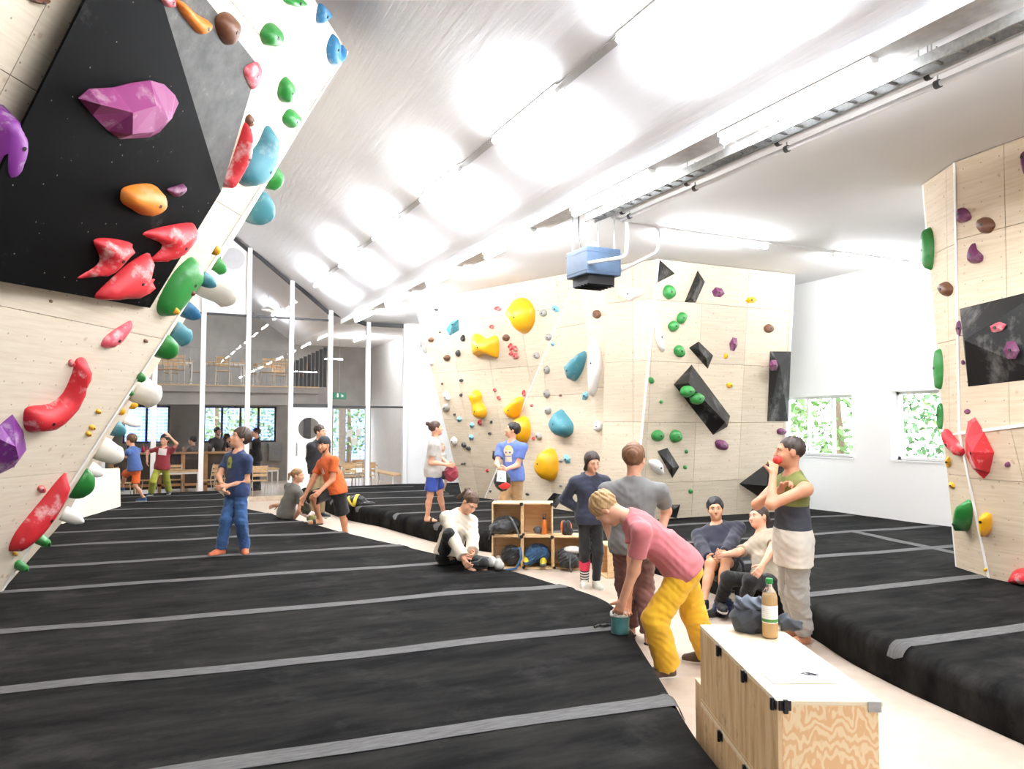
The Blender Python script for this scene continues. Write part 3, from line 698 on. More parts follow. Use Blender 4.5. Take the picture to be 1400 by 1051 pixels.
hold_outline(c1([(795, 228), (815, 208), (843, 204), (850, 240), (825, 292), (803, 262)]), F2, 'pink', .05, wg, 'chalky pink hold at the outer corner of the grey volume side')
hold_outline(c1([(525, -12), (560, -14), (565, 18), (540, 20)]), F2, 'pink', .04, wg, 'small pink hold above the long orange edge hold')
hold_outline(c1([(800, 398), (806, 440), (800, 500), (765, 570), (735, 612), (722, 590), (748, 545), (775, 470)]), A, 'red', .12, wo, 'long red fin hold beside the black volume corner', off=.0)
hold_outline(c1([(-70, 360), (0, 340), (25, 370), (48, 430), (32, 510), (0, 562), (-70, 560)]), A, 'violet', .2, wo, 'chalky purple hold left of the black volume')
hold_outline(c1([(92, -10), (150, -10), (140, 6), (110, 8)]), A, 'brown', .05, wo, 'brown hold near the top corner of the overhanging wall')
for (x, y, rx, ry, col, lab) in ((880, 113, 31, 38, 'green', None), (928, 293, 22, 42, 'green', None), (948, 386, 25, 31, 'green', None), (958, 2, 34, 17, 'green', None), (812, 393, 12, 20, 'brown', 'small brown hold above the large teal teardrop hold')):
    hold_ell(x*.41848, y*.41848, rx*.41848, ry*.41848, 8, A, col, 'on the upper edge of the overhanging wall', .9, label=lab)
hold_outline(c1([(1045, 10), (1075, 40), (1060, 62), (1035, 76), (1033, 45)]), A, 'blue', .08, wo, 'small blue triangular hold at the top of the overhang')
hold_outline(c1([(1085, 110), (1100, 130), (1100, 160), (1118, 145), (1116, 185), (1090, 212), (1070, 195), (1067, 150)]), A, 'blue', .09, wo, 'blue notched hold at the top corner of the overhang')
hold_outline(c1([(870, 410), (895, 440), (890, 520), (850, 590), (800, 608), (772, 580), (790, 530), (840, 470)]), A, 'teal', .16, wo, 'large teal teardrop hold near the edge of the overhang')
hold_outline(c1([(630, 840), (655, 880), (640, 920), (560, 1020), (520, 1028), (515, 985), (560, 900), (600, 855)]), A, 'green', .14, wo, 'long green bean-shaped hold at the corner of the black volume')
hold_outline(c2([(330, 215), (350, 185), (420, 140), (425, 155), (395, 200), (365, 225), (338, 226)]), A, 'pink', .06, wo, 'chalky red sliver hold below the black volume')
hold_outline(c2([(265, 258), (282, 272), (278, 320), (245, 400), (215, 440), (165, 485), (105, 503), (80, 490), (76, 450), (90, 420), (160, 410), (205, 375), (235, 310), (245, 270)]), A, 'red', .13, wo, 'large red curved horn hold whitened with chalk')
hold_ell(97, 496, 4, 5, 0, A, 'red', wo, label='tiny red foothold beside the red curved horn hold')
hold_outline(c2([(-50, 620), (-50, 500), (0, 478), (40, 445), (75, 500), (85, 560), (45, 615), (0, 637)]), A, 'violet', .18, wo, 'large purple faceted hold near the foot of the overhang', style='flat', ridge=[(0, 600, .1), (12, 605, .13), (18, 622, .1)])
hold_outline(c2([(28, 890), (50, 830), (130, 730), (210, 636), (206, 680), (165, 760), (110, 830), (60, 872)]), A, 'red', .14, wo, 'long red blade hold low on the overhang')
hold_ell(56, 668, 5, 5, 0, A, 'red', wo, label='tiny red foothold beside the long red blade hold')
for (x, y, r, col) in ((300, 487, 9, 'yellow'), (288, 508, 9, 'yellow'), (48, 900, 7, 'yellow'), (165, 75, 5, 'brown'), (475, 205, 6, 'brown'), (320, 435, 8, 'yellow')):
    hold_ell(x*.4186, 380+y*.4186, r*.42, r*.42, 0, A, col, 'low on the overhanging wall')
# holds on the receding facet, seen from the side
we = 'standing out from the receding edge of the overhang'
for (x, y, wd, ht, pr, col, lab, tp) in (
    (371, 243, 20, 34, .16, 'green', None, .6), (348, 282, 26, 52, .28, 'teal', 'teal wedge hold under the large teal teardrop hold', .5), (276, 384, 22, 44, .42, 'cream', 'big cream horn hold jutting from the overhang edge', .75),
    (293, 362, 14, 26, .16, 'green', None, .5), (276, 380, 14, 22, .17, 'teal', None, .5), (294, 342, 9, 15, .06, 'yellow', None, .6), (252, 422, 14, 26, .2, 'blue', None, .5), (236, 452, 22, 34, .24, 'teal', 'round teal hold below the big cream horn hold', .7),
    (220, 472, 22, 40, .2, 'green', None, .55), (190, 515, 10, 16, .08, 'green', None, .6), (178, 537, 6, 9, .05, 'green', None, .6), (180, 552, 12, 16, .09, 'yellow', None, .6), (165, 562, 9, 13, .06, 'yellow', None, .6), (186, 530, 30, 44, .3, 'cream', 'blunt cream block hold on the overhang edge', .75),
    (172, 570, 24, 14, .26, 'white', None, .5), (156, 585, 14, 26, .16, 'teal', None, .55), (136, 612, 28, 36, .3, 'cream', 'broad cream horn hold above the white wedge volume', .65),
    (106, 660, 30, 56, .2, 'green', 'large green wedge hold low on the overhang edge', .5), (122, 640, 20, 18, .2, 'white', None, .5), (86, 701, 18, 22, .3, 'white', 'slim white horn hold just above the mat', .5),
    (300, 352, 4, 6, .03, 'green', None, .6), (240, 425, 7, 10, .05, 'yellow', None, .6), (262, 400, 7, 9, .05, 'brown', None, .6)):
    hold_side(x, y, wd, ht, pr, col, we, label=lab, taper=tp)

for x, y, r_, lab in ((55, 737, 8, 'green wedge hold by the slim white horn near the mat'), (42, 735, 3, 'tiny green foothold by the long red blade hold'), (26, 772, 7, 'lowest green hold on the overhang just above the mat')): hold_ell(x, y, r_*1.1, r_*.9, -40, A, 'green', '', 1.4, label=lab)
# ---- centre wall holds (crop frames: c4 and c5)
C4 = lambda x, y: (560+x*.33294, 370+y*.33294)
C5 = lambda x, y: (820+x*.36176, 340+y*.36176)
def pl_centre(x, y):
    if x > 876+(593-y)*.1013: return PR, 'on the wall with the black volumes'
    if x > 831: return PM, 'on the narrow facet between two white edge strips'
    if x > 663+(681-y)*(129/310.): return (PL2 if x < 812 else PM2), 'right of the diagonal edge on the pale wall'
    return PL1, 'left of the diagonal edge on the pale wall'
def H4(zx, zy, rx, ry, rot, col, kind='dome', hf=.75, shape='rounded', label=None):
    x, y = C4(zx, zy); pl, wh = pl_centre(x, y); hold_ell(x, y, rx*.333, ry*.333, rot, pl, col, wh, hf, shape, kind, label)
def O4(P, col, h, label, **k):
    P = [C4(*p) for p in P]; c = np.mean(P, 0); pl, wh = pl_centre(*c); hold_outline(P, pl, col, h, wh, label, **k)
def H5(zx, zy, rx, ry, rot, col, kind='dome', hf=.75, shape='rounded', label=None):
    x, y = C5(zx, zy); pl, wh = pl_centre(x, y); hold_ell(x, y, rx*.362, ry*.362, rot, pl, col, wh, hf, shape, kind, label)
O4([(400, 165), (425, 125), (460, 110), (495, 125), (515, 165), (512, 215), (490, 250), (465, 257), (440, 235), (428, 205), (402, 190)], 'yellow', .3, 'largest yellow hold, high on the pale wall, with a scooped lower lip', peak=C4(460, 190))
O4([(263, 265), (285, 260), (315, 278), (350, 265), (366, 285), (366, 350), (350, 357), (315, 342), (285, 355), (265, 335)], 'yellow', .25, 'yellow four-cornered hold high on the pale wall', peak=C4(315, 310))
O4([(260, 495), (280, 489), (297, 510), (300, 540), (316, 570), (312, 600), (290, 605), (272, 580), (270, 545), (258, 520)], 'yellow', .2, 'yellow peanut-shaped hold on the pale wall')
O4([(402, 555), (440, 520), (467, 522), (466, 555), (450, 600), (432, 608), (412, 590), (400, 572)], 'yellow', .22, 'yellow tooth-shaped hold between the peanut and oval yellow holds')
O4([(445, 610), (470, 595), (492, 615), (498, 660), (485, 700), (465, 706), (448, 685), (441, 645)], 'yellow', .25, 'yellow oval hold just above the man in the blue shirt')
O4([(545, 760), (565, 732), (590, 730), (608, 765), (610, 820), (598, 855), (575, 863), (548, 835), (538, 800)], 'yellow', .28, 'lowest yellow oval hold, chalked in the middle')
O4([(690, 350), (715, 330), (727, 345), (715, 400), (690, 445), (670, 450), (654, 405), (658, 380)], 'teal', .2, 'large teal teardrop hold pointing down on the pale wall')
O4([(622, 568), (645, 590), (672, 630), (668, 668), (640, 685), (610, 670), (592, 630), (600, 600)], 'teal', .24, 'large teal shell hold lower on the pale wall')
O4([(150, 240), (175, 205), (202, 198), (203, 245), (165, 267)], 'teal', .13, 'teal faceted hold near the top left of the pale wall', style='flat', ridge=[(621, 443, .12)])
O4([(45, 300), (50, 282), (62, 300), (72, 338), (55, 330)], 'grey', .05, 'grey-brown sliver hold at the left edge of the pale wall')
for a in ((363, 156, 15, 10, 10, 'red'), (338, 230, 10, 9, -20, 'red'), (415, 312, 9, 15, 0, 'red'), (435, 320, 10, 13, -30, 'red'), (418, 340, 8, 10, 30, 'red'), (437, 350, 13, 13, 0, 'red'), (351, 489, 8, 6, 20, 'red'), (368, 522, 10, 7, 40, 'red'), (470, 503, 7, 14, 0, 'red'), (502, 553, 6, 6, 0, 'red'), (290, 622, 9, 12, 0, 'red'), (510, 688, 6, 7, 0, 'red'), (320, 820, 6, 7, 0, 'red')): H4(*a)
for a in ((89, 283, 12, 10, 0, 'brown'), (154, 357, 14, 12, 0, 'brown'), (397, 275, 15, 14, 10, 'brown'), (769, 179, 17, 18, 0, 'brown'), (125, 253, 5, 4, 0, 'brown'), (590, 656, 6, 7, 0, 'grey'), (620, 512, 6, 5, 0, 'brown'), (622, 780, 6, 8, 0, 'grey'), (622, 882, 7, 6, 0, 'grey'), (525, 797, 6, 6, 0, 'grey')): H4(*a)
for a in ((550, 173, 16, 15, 20, 'grey'), (571, 273, 14, 14, 30, 'grey'), (521, 347, 13, 14, -30, 'grey'), (565, 407, 12, 17, 0, 'grey'), (565, 505, 12, 18, 0, 'grey'), (570, 574, 12, 17, 0, 'grey'), (532, 679, 11, 17, -20, 'grey'), (152, 562, 13, 17, 0, 'grey'), (154, 515, 10, 20, -25, 'white'), (184, 698, 12, 17, -20, 'white'), (88, 372, 10, 18, -15, 'white')): H4(*a)
for a in ((599, 157, 18, 14, 35, 'skyblue', 'facet'), (588, 302, 8, 9, 30, 'skyblue', 'facet'), (722, 513, 14, 20, 20, 'skyblue', 'facet'), (646, 773, 15, 21, -15, 'skyblue', 'facet'), (204, 610, 11, 12, 0, 'skyblue', 'facet'), (256, 634, 10, 13, 0, 'skyblue', 'facet'), (253, 684, 12, 13, 0, 'skyblue', 'facet')): H4(*a, shape='angular')
for a in ((220, 277, 9, 14, 0, 'black'), (200, 339, 9, 15, 0, 'black'), (110, 160, 8, 6, 0, 'black'), (213, 450, 8, 7, 0, 'black'), (134, 463, 4, 5, 0, 'brown'), (212, 510, 6, 7, 0, 'black'), (185, 590, 5, 5, 0, 'black'), (336, 621, 5, 6, 0, 'black'), (330, 668, 7, 5, 0, 'black'), (224, 715, 9, 12, -30, 'black'), (243, 729, 10, 8, 40, 'black'), (216, 793, 5, 4, 0, 'black'), (227, 792, 5, 4, 0, 'black'), (231, 897, 5, 5, 0, 'black'), (245, 897, 5, 6, 0, 'black'), (332, 905, 4, 5, 0, 'black'), (484, 917, 7, 5, 20, 'black')): H4(*a)
O4([(745, 300), (765, 285), (785, 330), (790, 400), (765, 500), (748, 510), (742, 420)], 'white', .16, 'long white fin hold beside the white edge strip')
H4(775, 638, 18, 22, 0, 'white', label='white ring-shaped hold low beside the white edge strip')
volume([C4(342, 738), C4(366, 745), C4(362, 790), C4(340, 770)], [(*C4(352, 760), .08)], PL1, 'small black wedge volume behind the man in the blue shirt')
volume([C4(560, 948), C4(592, 912), C4(640, 920), C4(600, 975)], [(*C4(596, 935), .22)], PL2, 'black pyramid volume at the foot of the pale wall above the box shelf')
# right-hand facet
H5(261, 164, 24, 27, 0, 'green', label='highest green rounded hold on the wall with black volumes'); H5(309, 261, 18, 23, 15, 'green'); H5(278, 292, 20, 22, 30, 'green'); H5(300, 387, 20, 24, -25, 'green', label='green hold beside the small tilted black volume')
H5(194, 497, 10, 13, -20, 'green'); H5(232, 578, 6, 7, 0, 'green'); H5(218, 706, 24, 22, -10, 'green', label='green hold left of its twin above the low black volume'); H5(286, 708, 24, 25, 15, 'green', label='green hold right of its twin above the low black volume')
H5(327, 766, 6, 8, 0, 'green'); H5(322, 825, 7, 8, 0, 'green'); H5(343, 916, 8, 9, 0, 'green'); H5(242, 895, 7, 8, 0, 'green')
H5(447, 165, 24, 20, 10, 'plum', 'facet', shape='angular', label='purple angular hold near the top of the black-volume wall'); H5(505, 361, 15, 28, 12, 'plum', 'facet', shape='angular', label='upright purple blade hold on the black-volume wall'); H5(459, 741, 26, 19, 25, 'plum', label='purple oval hold below the long black volume')
H5(571, 194, 22, 13, -5, 'yellow', 'facet', shape='angular', label='flat yellow edge hold near the top of the black-volume wall'); H5(490, 515, 12, 10, 0, 'yellow'); H5(476, 405, 8, 10, 0, 'yellow'); H5(638, 301, 18, 17, 0, 'brown', label='brown round hold above the upright black volume'); H5(686, 690, 18, 12, 0, 'plum', label='purple hold under the upright black volume')
for P, col, lab in (([(70, 165), (100, 150), (160, 150), (165, 170), (130, 190), (110, 198)], 'white', 'wide white flake hold at the top of the narrow facet'), ([(205, 260), (218, 250), (240, 370), (232, 388), (210, 340)], 'white', 'long white sliver hold beside the white edge strip'), ([(185, 800), (225, 800), (240, 840), (232, 856), (200, 835)], 'white', 'white flake hold by the low black volume')):
    P = [C5(*p) for p in P]; c = np.mean(P, 0); pl, wh = pl_centre(*c); hold_outline(P, pl, col, .09, wh, lab)
c5 = lambda P: [C5(*p) for p in P]; r5 = lambda P: [(*C5(x, y), h) for x, y, h in P]
volume(c5([(218, 128), (226, 42), (284, 94)]), r5([(238, 92, .12)]), PR, 'black triangular volume at the top by the white edge strip')
volume(c5([(320, 202), (370, 82), (397, 125), (362, 203)]), r5([(345, 185, .1), (378, 120, .12)]), PR, 'narrow black leaning volume near the top of the wall')
volume(c5([(337, 374), (373, 350), (428, 403), (408, 453)]), r5([(375, 383, .12), (402, 412, .1)]), PR, 'small tilted black volume above the long black volume')
lv = volume(c5([(279, 512), (347, 438), (492, 632), (482, 672), (428, 703)]), r5([(334, 508, .30), (474, 655, .26)]), PR, 'long black volume leaning across the wall with two green holds')
volume(c5([(218, 764), (255, 752), (300, 824), (274, 866)]), r5([(252, 800, .1), (276, 826, .1)]), PR, 'low tilted black volume with chalk marks')
volume(c5([(643, 388), (722, 388), (712, 652), (633, 652)]), r5([(680, 440, .2), (664, 640, .22)]), PR, 'tall upright black volume at the outer edge of the wall')
volume(c5([(527, 888), (632, 810), (702, 806), (700, 950), (628, 955)]), r5([(632, 895, .34)]), PR, 'big black pyramid volume behind the man in the tank top')
volume(c5([(230, 985), (247, 967), (304, 966), (290, 1018), (250, 1010)]), r5([(280, 985, .25)]), PR, 'black block volume at the foot of the wall')
for x, y, lab in ((330, 538, 'left of two green holds bolted to the long black volume'), (366, 566, 'right of two green holds bolted to the long black volume')):
    hold_ell(*C5(x, y), 9.5, 8, -15, PR, 'green', '', .9, label='green hold, '+lab, off=.27)
hold_ell(*C5(657, 440), 6.5, 8.5, 0, PR, 'plum', '', .8, kind='facet', label='purple hold bolted to the tall upright black volume', off=.17)
# ---- right wall holds (crop frame c6)
C6 = lambda x, y: (1060+x*.58020, 190+y*.58040)
def pl_right(x, y):
    ar = 1305+(y-222)*.0189 if y < 592 else 1312+(y-592)*.202
    if x < ar: return (PSU if y < 594 else PSL), 'on the narrow side of the right wall'
    return (PU if y < 590-(x-1312)*.12 else PLo), 'on the right wall'
def H6(zx, zy, rx, ry, rot, col, kind='dome', hf=.75, shape='rounded', label=None):
    x, y = C6(zx, zy); pl, wh = pl_right(x, y); hold_ell(x, y, rx*.58, ry*.58, rot, pl, col, wh, hf, shape, kind, label)
def O6(P, col, h, label, **k):
    P = [C6(*p) for p in P]; c = np.mean(P, 0); pl, wh = pl_right(*c); hold_outline(P, pl, col, h, wh, label, **k)
O6([(437, 162), (452, 165), (463, 183), (455, 193), (433, 197), (432, 178)], 'plum', .07, 'purple hooked hold near the top of the right wall'); O6([(470, 245), (476, 260), (490, 275), (485, 290), (462, 292), (457, 272)], 'plum', .07, 'purple shark-fin hold below the brown pebble hold')
H6(497, 203, 21, 20, 0, 'brown', label='brown pebble hold near the top of the right wall'); H6(405, 353, 14, 17, -15, 'brown', label='brown pebble hold on the narrow side of the right wall')
H6(365, 259, 10, 50, 0, 'green', hf=.9, label='long upright green hold high on the narrow side of the right wall'); H6(389, 542, 7, 50, 0, 'green', hf=.9, label='long upright green hold midway on the narrow side of the right wall'); H6(391, 652, 5, 30, 0, 'green', hf=.9, label='thin green hold level with the window beside the right wall')
O6([(455, 665), (470, 655), (492, 690), (516, 738), (505, 785), (492, 800), (465, 775), (450, 745), (448, 700)], 'red', .2, 'big diamond-shaped red hold on the right wall', style='flat', ridge=[(*C6(462, 700), .16), (*C6(480, 730), .2), (*C6(488, 770), .15)])
O6([(400, 685), (412, 688), (442, 725), (445, 745), (432, 743), (408, 715)], 'red', .08, 'slim red hold beside the big diamond-shaped red hold')
H6(453, 887, 12, 37, 5, 'green', hf=.9, label='green oval hold low on the right wall'); O6([(487, 885), (508, 883), (510, 915), (500, 934), (492, 930)], 'yellow', .1, 'yellow block hold low on the right wall')
H6(408, 760, 6, 14, 0, 'yellow', 'facet', label='small yellow hold beside the slim red hold'); H6(416, 815, 7, 9, -40, 'yellow', 'facet', label='tiny yellow wedge hold above the green oval hold'); H6(453, 642, 7, 6, 0, 'plum'); H6(548, 766, 6, 6, 0, 'plum'); H6(497, 1014, 4, 5, 0, 'yellow'); H6(443, 526, 4, 6, 0, 'plum')
O6([(555, 1035), (565, 1015), (600, 1008), (640, 1012), (640, 1045), (580, 1045)], 'red', .12, 'red rounded hold at the foot of the right wall'); O6([(583, 40), (600, 30), (600, 85), (588, 80)], 'plum', .06, 'purple hold at the upper frame edge of the right wall')
volume([C6(435, 400), C6(640, 350), C6(650, 560), C6(455, 583)], [(*C6(446, 474), .22), (*C6(640, 438), .24)], PU, 'slanted black volume with purple holds on the right wall')
for x, y, rx, ry, rot, lab in ((432, 446, 7, 21, 0, 'purple hold at the corner of the slanted black volume'), (557, 498, 19, 24, 0, 'purple hold on the lower face of the slanted black volume'), (520, 445, 25, 12, -18, 'chalky pink hold on the upper face of the slanted black volume'), (468, 458, 6, 5, 0, 'tiny pink hold on the upper face of the slanted black volume')):
    hold_ell(*C6(x, y), rx*.58, ry*.58, rot, PU, 'plum' if 'purple' in lab else 'pink', '', .7, kind='facet', label=lab, off=.0 if x < 440 else .13)
# look-alikes share a label and a group
cnt = {}
for o in HOLDS: cnt.setdefault(o['label'], []).append(o)
for lab, os_ in cnt.items():
    if len(os_) > 1:
        for o in os_: o['group'] = lab.replace(' climbing hold', ' holds')
# ================================================================== LAMPS, PIPES, HEATER
tube_m = emit('lit_tube', (246, 249, 255), LAMP); lamp_body = M('lamp_housing', (238, 238, 236), .5, var=.02); soft_tube = emit('lit_tube_soft', (246, 249, 255), LAMP*.72); rail_m = M('lamp_rail', (178, 178, 176), .5, metal=.2, var=.03)
nin = unit((-SL, 0, -1)); sdir = unit((-1, 0, SL))                      # inward normal and up-slope direction of the roof
def lamp(center, n, width_dir, along, L, label, group, tm=None):
    c = np.array(center, float); R = np.stack([width_dir, along, n], 1)
    r = thing('ceiling_lamp', label, 'lamp', c+n*.0, group)
    part(r, 'housing', MB().box(c+n*.02, (.10, L, .036), R), lamp_body); al = np.array(along, float)
    for s_ in (-1, 1): part(r, 'tube_socket', MB().box(c+n*.06+al*s_*(L/2-.02), (.05, .03, .07), R), lamp_body)
    part(r, 'diffuser', MB().cyl(c+n*.08-al*(L/2-.035), c+n*.08+al*(L/2-.035), .034, n=14), tm or tube_m, smooth=True); return r
YL = [-3.2+2.65*k for k in range(9)]
for y in YL: lamp((3.71, y, roofz(3.71)), nin, sdir, (0, 1, 0), 1.55, 'bright tube lamp on the sloping concrete ceiling', 'lamps along the sloping ceiling')
for a, b in zip(YL[:-1], YL[1:]):
    rr = MB().box(np.array((3.71, (a+b)/2, roofz(3.71)))+nin*.022, (.07, b-a-1.56, .04), np.stack([sdir, (0, 1, 0), nin], 1)); struct('trim_3', rr, rail_m)
for y in [-3.45+2.65*k for k in range(9)]: lamp((4.62, y, ZF-.13), np.array((0, 0, -1.)), np.array((-1., 0, 0)), (0, 1, 0), 1.6, 'bright tube lamp under the steel channel at the roof fold', 'lamps along the roof fold')
for x0, x1, yl in ((6.5, 8.4, 8.65), (9.75, 11.4, 8.65), (6.5, 8.4, .4), (9.0, 10.9, .4), (6.5, 8.4, 17.3)): lamp(((x0+x1)/2, yl, ZF), np.array((0, 0, -1.)), np.array((0, 1., 0)), (1, 0, 0), x1-x0, 'bright tube lamp across the flat ceiling', 'lamps across the flat ceiling', soft_tube)  # beyond the visible first pair, unseen lamps added to brighten the white walls
struct('trim_4', MB().bb((8.41, 8.62, ZF-.03), (9.74, 8.68, ZF-.002)), lamp_body)
# lamps over the cafe gallery
for x, y in ((1.2, 24.2), (3.6, 24.2)): lamp((x, y, roofz(x)), nin, sdir, (0, 1, 0), 1.4, 'tube lamp on the cafe ceiling behind the glass', 'lamps above the cafe gallery', soft_tube)
lamp((6.0, 23.5, ZF), np.array((0, 0, -1.)), np.array((1., 0, 0)), (0, 1, 0), 1.5, 'tube lamp over the cafe tables by the white wall', None)
# cable tray
ct = thing('cable_tray', 'grey steel ladder cable tray along the roof fold', 'cable tray', (4.88, 1.5, 4.40))
for x in (4.82, 4.96): part(ct, 'side_rail', MB().bb((x-.008, -5.5, 4.38), (x+.008, 8.0, 4.46)), grey_steel)
rung = MB().bb((4.828, -.012, 4.40), (4.952, .012, 4.415)).mesh('rung', (4.88, 0, 4.40)); rung.materials.append(grey_steel)
for k in range(75):
    o = bpy.data.objects.new('rung', rung); COL.objects.link(o); o.parent = ct; o.location = (0, -5.4+k*.18-1.5, 0)
for y in (-4, -1, 1.5, 3.5, 5.5, 7.5):
    for x in (4.82, 4.96): part(ct, 'hanger', MB().cyl((x, y, 4.45), (x, y, ZF), .006, n=6), grey_steel)
# pipes
chrome = M('bright_pipe', (236, 236, 236), .3, metal=.25, var=.03)
def rounded(pts, r=.07, n=5):
    pts = [np.array(p, float) for p in pts]; out = [pts[0]]
    for a, b, c in zip(pts[:-2], pts[1:-1], pts[2:]):
        u, v = unit(a-b), unit(c-b); rr = min(r, np.linalg.norm(a-b)*.45, np.linalg.norm(c-b)*.45); p, q = b+u*rr, b+v*rr
        for i in range(n+1): t = i/n; out.append((1-t)**2*p+2*t*(1-t)*b+t*t*q)
    return out+[pts[-1]]
hE = gd(802, 358, 9.35); hx0, hy0 = hE[0], hE[1]; hz0, hz1 = 3.74, 4.08
pA, pB = (5.03, 7.76, 4.40), (5.13, 7.70, 4.36)
A_end = [pA, gd(858, 301, 9.25), gd(856, 351, 9.2), np.array((hx0+.02, hy0-.01, 3.86))]
B_end = [pB, gd(900, 309, 9.5), gd(900, 344, 9.5), np.array((hx0+.5, hy0+.15, 3.80))]
for nm, x, z, y1, end, lab in (('heating_pipe', 5.03, 4.40, 7.76, A_end, 'upper bright heating pipe hung under the cable tray'), ('heating_pipe', 5.13, 4.36, 7.70, B_end, 'lower bright heating pipe hung beside its twin')):
    r = thing(nm, lab, 'pipe', (x, 1., z)); part(r, 'pipe_run', MB().tube(rounded([(x, -5.6, z), (x, y1-.3, z)]+end), .022, 10), chrome, smooth=True)
    for y in (-4, -1, 1.6, 3.58, 5.03, 6.3, 7.5):
        part(r, 'hanger', MB().cyl((x, y, z+.02), (x, y, ZF), .006, n=6), grey_steel); part(r, 'clamp', MB().cyl((x, y-.02, z), (x, y+.02, z), .031, n=10), M('dark_clamp', (60, 60, 62), .5))
# heater
hm = M('heater_blue', (66, 84, 106), .45, var=.06)
ht = thing('unit_heater', 'blue-grey box heater hanging from the flat ceiling', 'heater', (hx0+.24, hy0+.24, hz0))
part(ht, 'casing', MB().bb((hx0, hy0, hz0), (hx0+.5, hy0+.5, hz1)), hm, bevel=.012)
part(ht, 'louvre_box', MB().prism([(hx0+.06, hy0+.06, hz0), (hx0+.44, hy0+.06, hz0), (hx0+.44, hy0+.44, hz0), (hx0+.06, hy0+.44, hz0)], (0, 0, -.11)), black_plastic)
for k in range(5): part(ht, 'louvre_blade', MB().box((hx0+.25, hy0+.1+k*.075, hz0-.112), (.4, .06, .008), np.array([[1, 0, 0], [0, .85, -.5], [0, .5, .85]])), black_plastic)
for x, y in ((.06, .06), (.44, .06), (.06, .44), (.44, .44)): part(ht, 'hanger', MB().cyl((hx0+x, hy0+y, hz1), (hx0+x, hy0+y, ZF), .007, n=6), grey_steel)
part(ht, 'motor', MB().cyl((hx0+.25, hy0+.25, hz1), (hx0+.25, hy0+.25, hz1+.11), .07, n=16), grey_steel); part(ht, 'valve', MB().ball((hx0+.1, hy0+.12, hz1+.04), .045), white_metal, smooth=True)
part(ht, 'cable', MB().tube([(hx0+.04, hy0+.2, hz1), (hx0+.02, hy0+.22, hz1+.2), (hx0+.04, hy0+.25, ZF)], .008, 6), black_plastic)
for z in (hz0+.05, hz1-.06): part(ht, 'seam', MB().bb((hx0-.003, hy0-.003, z-.004), (hx0+.503, hy0+.503, z+.004)), M('heater_dark', (70, 88, 110), .5))

# ================================================================== PLYWOOD BOXES
ply_box = plywood('box_plywood', (236, 206, 160), (216, 174, 120), dots=False, grain=(1.5, 16, 1), tone=.08)
ply_edge = M('ply_edge', (214, 176, 126), .6, var=.12, scale=40)
def figured():
    t = NT('figured_plywood'); v = t.coord('UV', (2.2, 1.0, 1)); n = t.noise(v, 2.0, 2, .4)
    w_ = t.n('TexWave', wave_type='RINGS'); w_.inputs['Scale'].default_value = 5; w_.inputs['Distortion'].default_value = 20; w_.inputs['Detail'].default_value = 2.5; w_.inputs['Detail Scale'].default_value = 1.3; t.l(v, w_.inputs['Vector'])
    t.col(t.ramp(w_.outputs['Fac'], [(.25, lin((236, 190, 138))), (.5, lin((243, 211, 166))), (.8, lin((246, 218, 176)))])); t.rough(.55); return reg(t)
ply_fig = figured()
def worn():
    t = NT('worn_plywood'); v = t.coord('UV', (14, 1.6, 1)); n = t.noise(v, 1.5, 5, .6); v2 = t.coord('UV'); d = t.noise(v2, 7, 5, .7)
    c = t.ramp(n, [(.3, lin((206, 160, 106))), (.6, lin((236, 206, 160)))]); t.col(t.mix(t.ramp(d, [(.58, (0, 0, 0, 1)), (.74, (.7, .7, .7, 1))]), c, lin((132, 106, 76)))); t.rough(.65); return reg(t)
ply_worn = worn()
clip_m = M('clip_black', (34, 32, 36), .4, var=.05)
def board(root, name, o, u, v, n, du, dv, th, mat):
    """a board with one corner at o, edges du*u and dv*v, thickness th along -n, UV in metres"""
    o = np.array(o, float); q = [o, o+u*du, o+u*du+v*dv, o+v*dv]; P = q+[p-n*th for p in q]; rl = np.array(root.location)
    me = bpy.data.meshes.new(name); me.from_pydata([tuple(p-rl) for p in P], [], [(0, 1, 2, 3), (7, 6, 5, 4), (0, 4, 5, 1), (1, 5, 6, 2), (2, 6, 7, 3), (3, 7, 4, 0)]); uv = me.uv_layers.new(name='UVMap'); t = [(0, 0), (du, 0), (du, dv), (0, dv)]*2; off = rng.uniform(0, 3, 2)
    for L in me.loops: a = t[L.vertex_index]; uv.data[L.index].uv = (a[0]+off[0], a[1]+off[1])
    bm = bmesh.new(); bm.from_mesh(me); bmesh.ops.recalc_face_normals(bm, faces=bm.faces); bm.to_mesh(me); bm.free()
    return link(name, me, mat, root, bevel=.002, seg=1)
def box_unit(o, ex, ey, W, Dp, Hh, label, group=None, opening='front', mats=None, clips=True, th=.018):
    """plywood cube: o = floor corner (front-left), ex along the front, ey into the depth"""
    o = np.array(o, float); ez = np.array((0, 0, 1.)); mats = mats or {}; r = thing('storage_box', label, 'box', o+ex*W/2+ey*Dp/2, group); g = .0015
    m = lambda k: mats.get(k, ply_box); W, Dp, Hh = W-2*g, Dp-2*g, Hh-g; o = o+ex*g+ey*g
    board(r, 'bottom_panel', o+ez*th, ex, ey, ez, W, Dp, th, m('bottom')); board(r, 'top_panel', o+ez*Hh, ex, ey, ez, W, Dp, th, m('top'))
    zz = o+ez*th; hh = Hh-2*th
    sides = {'left': (zz, ey, -ex, Dp), 'right': (zz+ex*W, ey, ex, Dp), 'front': (zz, ex, -ey, W), 'back': (zz+ey*Dp, ex, ey, W)}
    for k, (p, d, n, L) in sides.items():
        if k == opening: continue
        if k in ('front', 'back') : p = p+ex*th; L = L-2*th
        board(r, k+'_panel', p, d, ez, n, L, hh, th, m(k))
    return r
